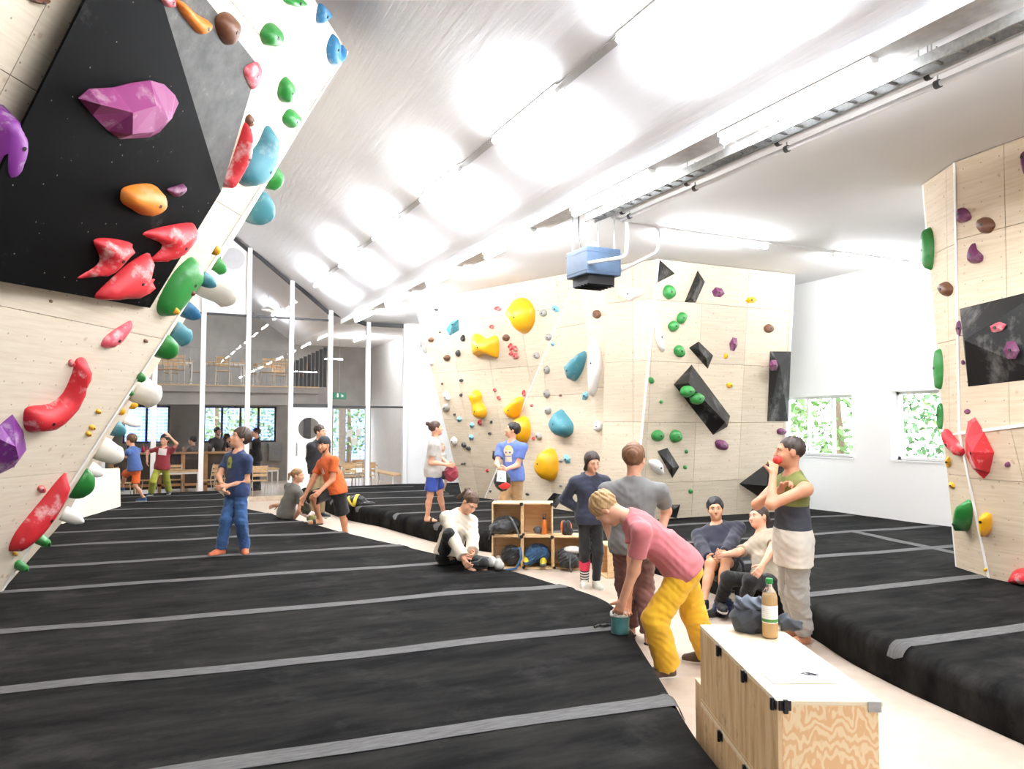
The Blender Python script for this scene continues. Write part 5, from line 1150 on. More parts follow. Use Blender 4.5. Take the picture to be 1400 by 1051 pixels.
    pts = np.array(pts); lo, hi = pts.min(0)-.22, pts.max(0)+.22; lo[2] = min(lo[2], pts[:, 2].min()-.12)
    V, Q = surfnet(skinf, lo, hi, res)
    meshes = [(V, Q)]
    # head
    h = hs; hx = lambda x, y, z: HC0+h*(x*hr+y*hf+z*hup)
    def headf(P):
        d = el(P, hx(0, -.014, .03), (.077*h, .097*h, .088*h), HB); d = smin(d, el(P, hx(0, .026, -.03), (.06*h, .072*h, .085*h), HB), .04*h); d = smin(d, el(P, hx(0, .05, -.078), (.043*h, .042*h, .034*h), HB), .035*h)
        d = smin(d, rc(P, hx(-.036, .08, .02), hx(.036, .08, .02), .014*h, .014*h), .02*h)
        for k in (1, -1): d = smax(d, -(np.linalg.norm(P-hx(.031*k, .106, .0), axis=1)-.017*h), .02*h); d = smin(d, el(P, hx(.038*k, .066, -.035), (.024*h, .024*h, .024*h), HB), .03*h)
        d = smin(d, rc(P, hx(0, .092, .006), hx(0, .112, -.034), .009*h, .0145*h), .016*h)
        d = smin(d, rc(P, hx(-.018, .088, -.063), hx(.018, .088, -.063), .0085*h, .0085*h), .012*h); d = smin(d, np.linalg.norm(P-hx(0, .082, -.094), axis=1)-.019*h, .02*h)
        for k in (1, -1): d = smin(d, el(P, hx(.078*k, -.006, -.008), (.009*h, .019*h, .031*h), HB), .012*h)
        return smin(d, neckf(P), .035*h)
    V, Q = surfnet(headf, HC0-.17*h, HC0+.17*h, res*.46); meshes.append((V, Q))
    # hands
    for k in (1, -1):
        e_, w_ = ARM[k]; d = unit(w_-e_); pm = palm[0 if k == 1 else 1]; pn = np.array(pm, float) if pm is not None else -r_*k-f_*.2; pn = unit(pn-d*(pn@d)); sd = np.cross(d, pn)*1.; cu = curl[0 if k == 1 else 1]; cs = s*(1 if not child else 1.02)
        if sd@(f_+Z*.2) < 0: sd = -sd        # thumb side towards the front
        prims = [(w_-d*.03*cs, w_+d*.02*cs, .027*cs, .027*cs)]
        for o_ in (-.026, -.009, .009, .025): prims.append((w_+d*.015*cs+sd*o_*.7*cs, w_+d*.08*cs+sd*o_*cs, .0145*cs, .0125*cs))
        fing = []
        for o_, ln in ((-.028, .82), (-.0095, .98), (.0095, 1.05), (.0275, .95)):
            p = w_+d*.083*cs+sd*o_*cs; dd = unit(d+sd*o_*2.2)
            for L_, r1, r2, cf in ((.042, .0105, .0095, .55), (.027, .0095, .0088, .8), (.021, .0088, .0076, .6)):
                dd = rot_about(dd, sd, (cu*cf) if np.cross(sd, d)@pn > 0 else -(cu*cf)); q = p+dd*L_*ln*cs; fing.append((p, q, r1*cs, r2*cs)); p = q
        p = w_+d*.022*cs+sd*.026*cs; dd = unit(d*.75+sd*.65+pn*.25); q = p+dd*.042*cs; fing.append((p, q, .0135*cs, .0115*cs)); dd = unit(dd*.8+d*.35+pn*(.15+.5*cu)); fing.append((q, q+dd*.034*cs, .0115*cs, .009*cs))
        def handf(P):
            x = rc(P, *prims[0])
            for q in prims[1:]: x = smin(x, rc(P, *q), .018*cs)
            for q in fing: x = smin(x, rc(P, *q), .006*cs)
            return x
        HD[k] = w_+d*.09*cs
        ctr = w_+d*.08*cs; V, Q = surfnet(handf, ctr-.14*cs, ctr+.14*cs, max(.0052, res*.42)*cs); meshes.append((V, Q))
    base = P0.copy() if base is None else np.array(base, float); base = np.array((P0[0], P0[1], ground)); o = 0; VV = []; QQ = []
    for V, Q in meshes: VV.append(V-base); QQ.append(Q+o); o += len(V)
    root = thing('person', label, 'person', base, group)
    link('body', np_mesh('body', np.concatenate(VV), np.concatenate(QQ)), skin_mat(*skin), root)
    tc = lambda V: np.stack([(V-P0)@r_, (V-P0)@f_, (V-P0)@u_], 1)
    def cl(name, fn, lo_, hi_, mat, rs=res, lab=None):
        V, Q = surfnet(fn, lo_, hi_, rs)
        if len(V) == 0: return None
        o_ = link(name, np_mesh(name, V-base, Q, tc(V)), mat, root)
        if lab: o_['label'] = lab
        return o_
    ph = rng.uniform(0, 6, 6)
    def folds(P, a, f=1.):
        q = (P-P0)/s*f; w1 = np.sin(21*q[:, 2]+8*q[:, 0]+3.5*np.sin(9*q[:, 1]+ph[0])+ph[1]); w2 = np.sin(33*q[:, 0]-15*q[:, 2]+3*np.sin(12*q[:, 1]+ph[2])+ph[3]); w3 = np.sin(52*q[:, 2]-23*q[:, 1]+4*np.sin(13*q[:, 0]+ph[4])+ph[5])
        return a*s*(1.1*(np.abs(w1)-.6)*np.abs(w2)+.7*(np.abs(w3)-.6)*(.4+.6*np.abs(w1)))*1.5
    if shirt:
        lo_, hi_ = lo, hi; inf = shirt.get('inf', .016)*s; sl = shirt.get('sleeve', 'short'); hem = shirt.get('hem', -.1)*s; hang = shirt.get('hang')
        def sf(P):
            d = torso(P, inf, shirt.get('belly', 1.06))
            q = (P-P0)@BP.T; lx = shirt.get('loose', 0)+.7*(pants or {}).get('inf', .018)+.004; a_, b_ = (.160+lx)*s*b, (.117+lx)*s*b; tp = 1-.45*np.clip(q[:, 2]/(.3*s), 0, 1); rr = np.sqrt((q[:, 0]/(a_*tp))**2+(q[:, 1]/(b_*tp))**2)
            d = smin(d, np.maximum((rr-1)*b_, np.maximum(q[:, 2]-.22*s, hem-.05-q[:, 2])), .08)
            d = np.maximum(d+folds(P, shirt.get('wr', .0045)), -((P-P0)@(BP[2]*.75+u_*.25)-hem))                       # hem
            d = smin(d, rc(P, N0-u_*.05*s, N0-u_*.0*s, .08*s, .066*s), .05)
            for k in (1, -1):
                e_, w_ = ARM[k]
                if sl == 'short':
                    end = SHO[k]+(e_-SHO[k])*shirt.get('slen', .62); ad = unit(e_-SHO[k]); x = rc(P, SHO[k], end+ad*.06, .048*s*b*c+inf*.7, .058*s*b*c+inf*.7); x = np.maximum(x, (P-end)@ad)
                elif sl == 'long':
                    ad = unit(w_-e_); fl = shirt.get('flare', .0); x = smin(rc(P, SHO[k], e_, .055*s*b*c+inf*.8, .048*s*b*c+inf*.9), rc(P, e_, w_+ad*.05, .048*s*b*c+inf*.9, .036*s*b*c+inf*.7+fl), .04); x = np.maximum(x, (P-w_+ad*.005)@ad)+folds(P, shirt.get('wr', .0045))
                else: continue
                d = smin(d, x, .04*s)
            if sl == 'none':                                            # tank top: open sides and straps
                for k in (1, -1): d = smax(d, -el(P, SHO[k]+r_*k*.03*s-u_*.04*s, (.075*s, .16*s, .17*s), BT), .01)
            nl = shirt.get('neck', .064); d = smax(d, -rc(P, N0-u_*.015*s+f_*shirt.get('vneck', .015), N0+u_*.3*s+f_*.05*s, nl*s, nl*s*1.6), .012)
            return d
        so = cl('shirt' if not shirt.get('name') else shirt['name'], sf, lo_, hi_, shirt['mat'])
        if shirt.get('hood'):
            def hf_(P):
                x = rc(P, N0-f_*.07*s-u_*.05*s+r_*.07*s, N0-f_*.07*s-u_*.05*s-r_*.07*s, .055*s, .055*s); x = smin(x, rc(P, N0+u_*.005*s+r_*.085*s-f_*.03*s, N0+f_*.05*s-u_*.05*s+r_*.045*s, .032*s, .022*s), .03); x = smin(x, rc(P, N0+u_*.005*s-r_*.085*s-f_*.03*s, N0+f_*.05*s-u_*.05*s-r_*.045*s, .032*s, .022*s), .03)
                return x+folds(P, .004, 1.6)
            cl('hood', hf_, N0-.26, N0+.26, shirt['mat'])
    if pants:
        ln = pants.get('len', 'long'); inf = pants.get('inf', .018)*s; wst = pants.get('waist', .06)*s; fl = pants.get('flare', 0.)*s
        def pf_(P):
            d = smin(el(P, P0-BP[2]*.01*s, (.150*s*b+inf*.6, .108*s*b+inf*.6, .13*s+inf), BP), el(P, P0+BP[2]*.08*s, (.135*s*b+inf*.6, .1*s*b+inf*.6, .09*s), BP), .05)
            d = np.maximum(d, (P-P0)@BP[2]-wst)
            for k in (1, -1):
                kn_, an_ = LEG[k]
                if ln == 'shorts':
                    end = HIP[k]+(kn_-HIP[k])*pants.get('slen', .85); ad = unit(kn_-HIP[k]); x = rc(P, HIP[k], end+ad*.08, .078*s*b*c+inf*.75, .08*s*b*c+inf+fl); x = np.maximum(x, (P-end)@ad)
                else:
                    end = kn_+(an_-kn_)*pants.get('alen', .97); ad = unit(an_-kn_); x = smin(rc(P, HIP[k], kn_, .077*s*b*c+inf*.75, .06*s*b*c+inf), rc(P, kn_, end+ad*.05, .06*s*b*c+inf, .042*s*b*c+inf+fl), .035); x = np.maximum(x, (P-end)@ad)
                    if inf < .012: m = kn_+(an_-kn_)*.3-fdirs[k]*.018*s; x = smin(x, rc(P, m, kn_+(an_-kn_)*.5-fdirs[k]*.01*s, .05*s*b*c+inf, .043*s*b*c+inf), .03)
                d = smin(d, x, .035*s)
            return d+folds(P, pants.get('wr', .005), 1.1)
        cl('shorts' if ln == 'shorts' else pants.get('name', 'trousers'), pf_, lo, hi, pants['mat'])
    for k in (1, -1):
        an_ = LEG[k][1]; d = fdirs[k]; sho = shoes[0 if k == 1 else 1] if isinstance(shoes, list) else shoes
        if socks:
            sk = socks[0 if k == 1 else 1]
            if sk is not None:
                top = an_+(LEG[k][0]-an_)*sk[1]; ax = unit(LEG[k][0]-an_); V, Q = surfnet(lambda P: np.maximum(np.minimum(rc(P, an_-Z*.02, an_, .043*s, .042*s), smin(leg(P, k, .017), rc(P, an_, top, .046*s, .056*s), .02)), np.maximum((P-top)@ax, -((P-an_)@ax+.03))), an_-.16, top+.16, res*.8)
                at = np.stack([np.zeros(len(V)), np.zeros(len(V)), (V-an_)@ax], 1); o_ = link('sock', np_mesh('sock', V-base, Q, at), sk[0], root)
        if sho is None: continue
        kind, mt, sole = sho
        if kind == 'shoe':
            cl('shoe', lambda P: np.maximum(feet(P, k, .011*s), (P-an_)@Z-.03*s), an_-.27, an_+.27, mt, res*.75)
            cl('sole', lambda P: np.maximum(feet(P, k, .017*s), np.abs((P-an_)@Z+.073*s)-.012*s), an_-.27, an_+.27, sole, res*.75)
        else:
            cl('sandal_strap', lambda P: np.maximum(feet(P, k, .008*s), np.abs((P-an_-d*.09*s)@d)-.022*s), an_-.27, an_+.27, mt, res*.7)
            cl('sole', lambda P: np.maximum(feet(P, k, .014*s), np.abs((P-an_)@Z+.078*s)-.012*s), an_-.27, an_+.27, sole, res*.75)
    # hair, eyes
    if hair:
        st, hc = hair[0], hair[1]; hm = hair_mat(hc); vol = {'buzz': .004, 'short': .012, 'full': .02, 'tied': .008, 'long': .014}.get(st, .012)
        def hf2(P):
            q = (P-HC0)@HB.T/h; d = el(P, hx(0, -.02, .034), ((.078+vol)*h, (.098+vol)*h, (.088+vol)*h), HB)
            line = {'full': .082, 'short': .072}.get(st, .066); d = np.maximum(d, ((q[:, 1]-line)*.86-(q[:, 2]-.045)*.62)*h)                # hairline over the brow
            low = np.where(q[:, 1] > -.012, -.005, -.075)+np.clip(-q[:, 1]*.2, -.02, .02); d = np.maximum(d, (low-q[:, 2])*h)
            d = d+(.0055 if st in ('full', 'short') else .003)*h*np.sin(75*q[:, 0]+6*np.sin(30*q[:, 1]))*np.sin(62*q[:, 1]+40*q[:, 2])
            if st == 'long':
                for k in (1, -1): d = smin(d, rc(P, hx(.066*k, .012, .05), hx(.07*k, -.02, -.10), .022*h, .026*h), .02*h)
                d = smin(d, rc(P, hx(0, -.07, -.02), hx(0, -.06, -.12), .06*h, .05*h), .03*h)
            if st == 'tied': d = smin(d, rc(P, hx(*hair[2][0]), hx(*hair[2][1]), hair[3][0]*h, hair[3][1]*h), .02*h)
            if st == 'tied' and len(hair[2]) > 2: d = smin(d, rc(P, hx(*hair[2][1]), hx(*hair[2][2]), hair[3][1]*h, hair[3][1]*.5*h), .01*h)
            return d
        cl('hair', hf2, HC0-.32*h, HC0+.24*h, hm, res*.5)
        for k in (1, -1): link('eyebrow', MB().tube([hx(.014*k, .0965, .0205), hx(.03*k, .0955, .0245), hx(.046*k, .083, .019)], [.003*h, .0042*h, .002*h], 6).mesh('eyebrow', base, True), hm, root)
    if beard:
        cl('beard', lambda P: np.maximum(smin(el(P, hx(0, .05, -.082), (.05*h, .048*h, .04*h), HB), el(P, hx(0, .03, -.05), (.064*h, .06*h, .055*h), HB), .02), np.maximum(((P-HC0)@hup/h+.04)*h, -(((P-HC0)@hf)/h-.0)*h)), HC0-.2*h, HC0+.2*h, hair_mat(beard), res*.5)
    if hat:
        cl('beanie', lambda P: np.maximum(el(P, hx(0, -.016, .04), (.094*h, .116*h, .11*h), HB), (-(((P-HC0)@hup)/h)+.012+np.minimum(0, ((P-HC0)@hf)/h)*.55)*h), HC0-.2*h, HC0+.24*h, hat, res*.6)
    for k in (1, -1):
        e_ = link('eye', MB().ball(hx(.031*k, .0875, .0), (.0125*h, .0105*h, .0062*h), 10, HB.T).mesh('eye', base, True), M('eye_white', (196, 182, 170), .35, var=0), root)
        link('iris', MB().ball(hx(.031*k, .0945, .0), (.006*h, .0045*h, .0058*h), 8, HB.T).mesh('iris', base, True), M('iris_dark', (40, 30, 24), .2, var=0), e_)
    link('mouth', MB().tube([hx(-.02, .0905, -.064), hx(-.008, .0985, -.0625), hx(.008, .0985, -.0625), hx(.02, .0905, -.064)], [.003*h, .0055*h, .0055*h, .003*h], 6).mesh('mouth', base, True), skin_mat('lips', (188, 104, 96)), root)
    PEOPLE.append(root); return dict(root=root, hand=HD, wrist={k: ARM[k][1] for k in ARM}, ankle={k: LEG[k][1] for k in LEG}, P0=P0, N0=N0, HC=HC0, BT=BT, s=s)
def hair_mat(c):
    n = 'hair_%d_%d_%d' % tuple(c)
    if n in MATS: return MATS[n]
    t = NT(n); v = t.coord('Object', (60, 60, 8)); b = lin(c); t.col(t.ramp(t.noise(v, 2, 4), [(.3, tuple(x*.55 for x in b[:3])+(1,)), (.7, tuple(min(1, x*1.2) for x in b[:3])+(1,))])); t.rough(.55); return reg(t)
# ------------------------------------------------------------------ the climbers (photo order: left to right)
def Dof(x, y, z): return float(np.dot(gz(x, y, z)-CAMP, fw))
fair, tan_, pale, asian = ('fair', (232, 180, 150)), ('tan', (206, 150, 116)), ('pale', (238, 196, 172)), ('warm', (222, 172, 136))
def shoe(n, c, sc=(225, 222, 214)): return ('shoe', M('shoe_'+n, c, .6), M('sole_%d' % sc[0], sc, .6))
def sandal(n, c): return ('sandal', M('sandal_'+n, c, .6), M('sole_dark', (40, 36, 32), .7))
brown_h, dark_h, blond_h, mid_h = (66, 46, 34), (38, 30, 26), (190, 150, 96), (100, 70, 46)
navy_print = print_mat('navy_tee_print', (42, 60, 102), [('box', .02, .31, .042, .05, (150, 158, 62)), ('ell', .02, .37, .035, .03, (150, 158, 62)), ('ell', .03, .31, .018, .02, (60, 76, 60))])
p = person('boy in a navy print shirt and jeans standing on the mat looking up', 1.57, MATZ, Dof(318, 757, MATZ), (324, 672), (326, 618), -32, (335, 756), (302, 758), (311, 664, -.2), (305, 667, -.22), LE=(350, 645, .0), RE=(297, 646, .0), LK=(322, 722, -.3), RK=(304, 722, -.3), hface=-48, hpitch=16,
  shirt=dict(mat=navy_print, hem=-.1), pants=dict(mat=cloth('blue_denim', (58, 98, 152), .22), inf=.026, wr=.009, flare=.012), hair=('full', brown_h), shoes=('shoe', M('shoe_orange_black', (206, 112, 74), .6), M('sole_black', (30, 28, 28), .6)), child=True, skin=fair, curl=(.7, .7), fdir=(-30, 20))
person('boy in a red print shirt and lime trousers shading his eyes', 1.49, MATZ, Dof(218, 677, MATZ), (221, 636), (225, 603), 4, (231, 675), (207, 677), (232, 596.5, -.2), (201, 630, -.05), LE=(258, 606, -.1), RE=(203, 617, .05), hface=0, hpitch=0,
  shirt=dict(mat=print_mat('red_tee_print', (140, 42, 54), [('box', 0, .33, .09, .075, (222, 214, 214))]), hem=-.1, loose=.01), pants=dict(mat=cloth('lime_trousers', (168, 172, 60), .15), inf=.03, wr=.008, flare=.02), hair=('full', dark_h), shoes=shoe('dark', (50, 50, 52)), child=True, skin=fair, res=.017, curl=(.6, .4))
person('boy in a blue shirt and orange shorts stepping up onto the wall', 1.45, MATZ, Dof(197, 686, MATZ), (184.5, 641), (181, 612), -100, (167, 667, .25), (197, 685), (160, 624, .2), (162, 625, -.1), LE=(171, 629, .2), RE=(172, 628, -.15), LK=(161, 642, .2), RK=(178, 662, -.1), hface=-95, hpitch=0,
  shirt=dict(mat=cloth('blue_tee', (66, 94, 150)), hem=-.08), pants=dict(mat=cloth('orange_shorts', (226, 102, 30)), len='shorts', slen=.9, inf=.03), hair=('full', mid_h), shoes=shoe('blue', (40, 70, 110)), child=True, skin=fair, res=.017, curl=(.9, .9), fdir=(-80, -90))
person('woman in a grey shirt sitting on the mat edge with a ponytail', 1.64, MATZ, 13.1, (391, 700), (402, 668), 140, (430, 704, .55), (424, 706, .3), (380, 690, .1), (402, 709, -.05), LE=(381, 689, .1), RE=(407, 690, -.1), LK=(410, 690, .8), RK=(414, 692, .5), hface=85, hpitch=4, female=True,
  shirt=dict(mat=cloth('grey_tee_dark', (112, 112, 106)), hem=-.1), pants=dict(mat=cloth('pale_pink_trousers', (226, 206, 204)), inf=.014), hair=('tied', (150, 112, 72), [(0, -.1, .03), (0, -.15, .01), (0, -.16, -.09)], (.03, .026)), shoes=shoe('climb_y', (120, 120, 70)), skin=fair, res=.014, anchor='pel')
person('bearded man in an orange shirt and black beanie kneeling up at the mat edge', 1.80, MATZ, 12.45, (461, 674), (446, 624), -48, (473, 733, .25), (437, 716), (438, 671, -.35), (415, 681, -.05), LE=(463, 652, -.1), RE=(427, 659, -.05), LK=(466, 697, -.2), RK=(427, 681, -.3), hface=-22, hpitch=2,
  shirt=dict(mat=print_mat('orange_tee', (226, 104, 44), [('box', -.02, .32, .012, .05, (240, 226, 214)), ('box', .02, .3, .012, .03, (240, 226, 214))]), hem=-.09, loose=.01), pants=dict(mat=cloth('black_shorts', (26, 26, 28)), len='shorts', slen=.97, inf=.035, waist=.07), hat=cloth('black_beanie', (32, 34, 38)), beard=(92, 62, 40), shoes=sandal('black', (30, 28, 28)), skin=tan_, curl=(.5, .6), bulk=1.05, fdir=(-60, -60))
person('man in a black jacket and khaki trousers standing behind the kneeling man', 1.80, 0., 15.0, (434, 646), (436, 603), 62, (439, 712, .1), (428, 712, -.1), (445, 636, -.2), (426, 645, -.1), LE=(447, 625, .1), RE=(422, 628, .05), hface=70,
  shirt=dict(mat=cloth('black_jacket', (30, 32, 38)), sleeve='long', hem=-.1, inf=.022, name='jacket'), pants=dict(mat=cloth('khaki_trousers', (150, 132, 96)), inf=.022), hair=('short', (54, 38, 30)), shoes=shoe('black', (34, 32, 32)), skin=fair, res=.016)
gm = person('man in a light grey shirt and blue shorts with tied-up hair', 1.68, MATZ, 12.6, (591.5, 650), (594.5, 596), 97, (607, 704, .25), (584, 713), (613, 634, .12), (610, 635, -.22), LE=(603, 627, .3), RE=(586, 627, -.2), LK=(618, 664, .2), RK=(588, 680, -.3), hface=108, hpitch=4,
  shirt=dict(mat=cloth('light_grey_tee', (206, 204, 198)), hem=-.13, loose=.002), pants=dict(mat=cloth('blue_shorts', (48, 74, 160)), len='shorts', slen=.8, inf=.034), hair=('tied', (74, 52, 40), [(0, -.1, .07), (0, -.135, .085)], (.032, .034)), shoes=sandal('brown', (70, 48, 36)), skin=fair, curl=(.9, .9), fdir=(70, 60))
person('small child standing far behind the man with the red bag', 1.2, MATZ, 17.6, (603.5, 641), (603, 619), 60, (606, 675), (601, 675), (609, 640), (597, 640), hface=70,
  shirt=dict(mat=cloth('white_tee', (232, 228, 222)), hem=-.1), pants=dict(mat=cloth('black_shorts_b', (36, 36, 40)), len='shorts', inf=.025), hair=('buzz', (196, 160, 120)), shoes=shoe('dark', (50, 50, 52)), child=True, skin=pale, res=.02)
skull = print_mat('blue_tee_print', (104, 128, 200), [('box', .0, .27, .058, .07, (216, 206, 186)), ('ell', .0, .36, .085, .075, (222, 210, 176)), ('ell', .0, .41, .06, .035, (226, 200, 120)), ('ell', .035, .34, .014, .014, (70, 92, 150)), ('ell', -.035, .34, .014, .014, (70, 92, 150)), ('box', .0, .285, .05, .006, (84, 112, 190))])
bm_ = person('man in a blue print shirt and tan trousers holding a red and black bag', 1.66, MATZ, 11.55, (702, 652), (699.5, 602), -32, (709, 724), (691, 725), (693, 641, -.32), (684, 640, -.28), LE=(718, 629, .0), RE=(680, 626, .05), hface=-85, hpitch=14,
  shirt=dict(mat=skull, hem=-.1), pants=dict(mat=cloth('tan_trousers', (186, 150, 106)), inf=.026), hair=('short', dark_h), shoes=shoe('brownish', (90, 70, 54)), skin=fair, curl=(1., 1.))
person('woman in a cream sweater sitting on the mat putting on climbing shoes', 1.68, MATZ, 8.85, (613, 757), (627, 712), 42, (652, 774, -.3), (640, 771, -.25), (646, 759, -.42), (633, 762, -.45), LE=(650, 742, -.1), RE=(604, 746, -.2), LK=(720, 778, .25), RK=(621, 716, -.42), hface=38, hpitch=-34, hroll=-12, female=True,
  shirt=dict(mat=cloth('cream_knit', (226, 216, 196), .08, .9, .5), sleeve='long', hem=-.0, inf=.026, flare=.02, loose=.012, name='sweater'), pants=dict(mat=cloth('black_leggings', (22, 22, 24)), inf=.008, name='leggings'), hair=('tied', (92, 66, 48), [(0, -.1, .06), (0, -.15, .05), (.03, -.17, -.1)], (.034, .03)), shoes=None, skin=fair, res=.011, curl=(.9, .9), anchor='pel')
sock = band_mat('striped_sock', [(-.01, (232, 228, 222))]+[(-.01+.017*(i+1), (40, 40, 44) if i % 2 == 0 else (232, 228, 222)) for i in range(9)]+[(.30, (226, 60, 92))])
person('woman in a navy hoodie and black leggings with one striped sock', 1.60, 0., 8.95, (807, 713), (806.5, 645), 8, (815, 803), (799, 801), (820, 703, .03), (795, 699, .02), LE=(836, 690, .12), RE=(770, 686, .12), hface=22, hpitch=-16, female=True,
  shirt=dict(mat=cloth('navy_hoodie', (44, 48, 66)), sleeve='long', hem=-.1, inf=.024, hood=True, name='hoodie'), pants=dict(mat=cloth('black_leggings', (22, 22, 24)), inf=.008, name='leggings'), socks=((sock, .68), None), hair=('long', (58, 44, 38)), shoes=shoe('offwhite', (206, 204, 190)), skin=fair, res=.012, curl=(.6, .6), fdir=(-10, 15))
person('man in a grey shirt seen from behind in brown-red trousers', 1.82, 0., 6.62, (866, 722), (866, 632), 176, (862, 868), (888, 880), (836, 738, .1), (901, 738, .08), LE=(824, 690, .2), RE=(912, 690, .2), hface=150, hpitch=0,
  shirt=dict(mat=cloth('grey_tee_back', (124, 124, 122)), hem=-.08), pants=dict(mat=cloth('brown_red_trousers', (128, 84, 76), .16), inf=.024, wr=.009), hair=('short', (124, 86, 58)), shoes=sandal('blk', (28, 28, 28)), skin=fair, res=.012, bulk=1.08, fdir=(150, 200))
pk = person('man in a pink shirt and yellow trousers bending down to a chalk bucket', 1.80, 0., 5.78, (936, 775), (860, 706), -92, (913, 925), (968, 906), (851, 822, -.05), (858, 822, .12), LE=(874, 779, -.15), RE=(888, 779, .2), LK=(898, 850, -.1), RK=(944, 838, .1), hface=-112, hpitch=-48,
  shirt=dict(mat=cloth('pink_tee', (204, 118, 122)), hem=-.07, wr=.006), pants=dict(mat=cloth('yellow_trousers', (234, 182, 34), .1), inf=.032, wr=.0065, flare=.02, waist=.06), hair=('short', (188, 152, 104)), shoes=shoe('brownish', (90, 70, 54)), skin=fair, res=.0105, curl=(.8, .8), bulk=1.03, extra=dict(pelup=tuple(unit(np.array((0, 0, 1.))+heading(-90)*.75))))
person('man in a navy hoodie sitting on the mat edge', 1.74, MATZ, 8.1, (992, 776), (982, 727, .28), -18, (985, 822, -.5), (962, 823, -.55), (983, 768, -.4), (974, 772, -.38), LE=(1008, 756, -.05), RE=(962, 756, -.05), LK=(985, 772, -.55), RK=(962, 773, -.6), hface=-12, hpitch=-13,
  shirt=dict(mat=cloth('navy_hoodie_m', (34, 36, 52)), sleeve='long', hem=-.09, inf=.022, hood=True, vneck=.05, neck=.07, name='hoodie'), pants=dict(mat=cloth('black_shorts_c', (24, 24, 26)), len='shorts', slen=.75, inf=.028), hair=('short', (24, 22, 24)), shoes=shoe('black', (34, 32, 32)), skin=asian, res=.012, curl=(.8, .8), anchor='pel')
person('woman in a beige shirt and black leggings sitting and reaching out a fist', 1.68, MATZ, 7.55, (1050, 790), (1043, 740, .27), -52, (1014, 836, -.1), (981, 833, .1), (1036, 786, -.36), (974, 762, -.1), LE=(1058, 770, -.2), RE=(1003, 768, .0), LK=(1014, 782, -.45), RK=(975, 774, -.2), hface=-62, hpitch=-2, female=True,
  shirt=dict(mat=cloth('beige_tee', (172, 160, 138)), hem=-.09, vneck=.05, neck=.075), pants=dict(mat=cloth('black_leggings', (22, 22, 24)), inf=.01, alen=.9, name='leggings'), hair=('tied', (62, 46, 38), [(0, -.09, .02), (0, -.13, -.03), (.02, -.11, -.15)], (.034, .032)), shoes=shoe('black', (34, 32, 32)), skin=fair, res=.0115, curl=(1.5, .6), anchor='pel')
tank = band_mat('tank_top_bands', [(.165, (222, 214, 200)), (.345, (58, 60, 68)), (.6, (120, 124, 62))])
tank = MATS.pop('tank_top_bands'); 
tank = band_mat('tank_top_bands', [(.10, (222, 214, 200)), (.30, (58, 60, 68)), (9, (122, 126, 64))])
tk = person('man in a striped tank top and grey joggers eating beside the bench', 1.86, 0., 6.52, (1084, 750), (1083, 637), -84, (1101, 880), (1089, 872), (1057, 648, -.12), (1068, 668, -.06), LE=(1049, 700, -.3), RE=(1040, 684, .15), LK=(1080, 808, -.1), RK=(1072, 806, .1), hface=-96, hpitch=2,
  shirt=dict(mat=tank, sleeve='none', hem=-.2, loose=.008, name='tank_top'), pants=dict(mat=cloth('grey_joggers', (172, 168, 160)), inf=.03, wr=.009, alen=.93), hair=('buzz', (58, 44, 36)), shoes=None, skin=tan_, res=.0115, curl=(1.1, 1.), bulk=.96)
# cafe guests behind the glass
for lab, H_, D_, x, fc, sc, hcol, seat in (
    ('cafe guest in grey sitting at the end of the bar', 1.68, 22.0, 264, -90, (96, 92, 90), dark_h, .68),
    ('bearded man in black standing behind the wooden bar', 1.82, 23.6, 297, 60, (28, 28, 30), dark_h, 0),
    ('cafe guest with dark curly hair behind the boy in the navy shirt', 1.62, 24.2, 310, 120, (34, 32, 32), (40, 30, 26), 0),
    ('man in a dark jacket standing beside the cafe bar', 1.80, 22.0, 351, -60, (32, 28, 30), (60, 44, 34), 0)):
    yy = lambda z: 580+(HCAM-z)*F/D_
    zp = seat+.09 if seat else .53*H_; nk = (x, yy(zp+.295*H_)); fx = x-18 if seat else x
    if seat:
        sq = gd(x, yy(seat), D_); sq[2] = 0; st_ = thing('bar_stool', 'round wooden bar stool at the end of the cafe bar', 'stool', sq); part(st_, 'seat', MB().cyl(sq+(0, 0, seat-.05), sq+(0, 0, seat-.01), .17, n=20), pale_wood)
        for i in range(4): a_ = PI/4+PI/2*i; part(st_, 'leg', MB().cyl(sq+(.2*math.cos(a_), .2*math.sin(a_), 0), sq+(.12*math.cos(a_), .12*math.sin(a_), seat-.05), .016, n=8), pale_wood)
        part(st_, 'foot_ring', MB().tube([sq+(.175*math.cos(t*PI/8), .175*math.sin(t*PI/8), .25) for t in range(17)], .01, 6), grey_steel)
    person(lab, H_, 0., D_, (x, yy(zp)), nk, fc, (fx+3, yy(.3 if seat else .08), .1) if seat else (x+3, yy(0)), (fx, yy(.3), -.1) if seat else (x-3, yy(0)), (x-12 if fc < 0 else x+12, yy(1.12), -.1), (x-10 if fc < 0 else x+13, yy(1.14), .15), LK=(x-16, yy(.8), 0) if seat else None, RK=(x-16, yy(.8), 0) if seat else None,
           shirt=dict(mat=cloth('cafe_%d' % int(x), sc), sleeve='long', hem=-.1, inf=.02), pants=dict(mat=cloth('cafe_trousers', (40, 42, 52)), inf=.02), hair=('full' if 'curly' in lab else 'short', hcol), beard=dark_h if 'bearded' in lab else None, shoes=shoe('black', (34, 32, 32)), skin=fair, res=.024)
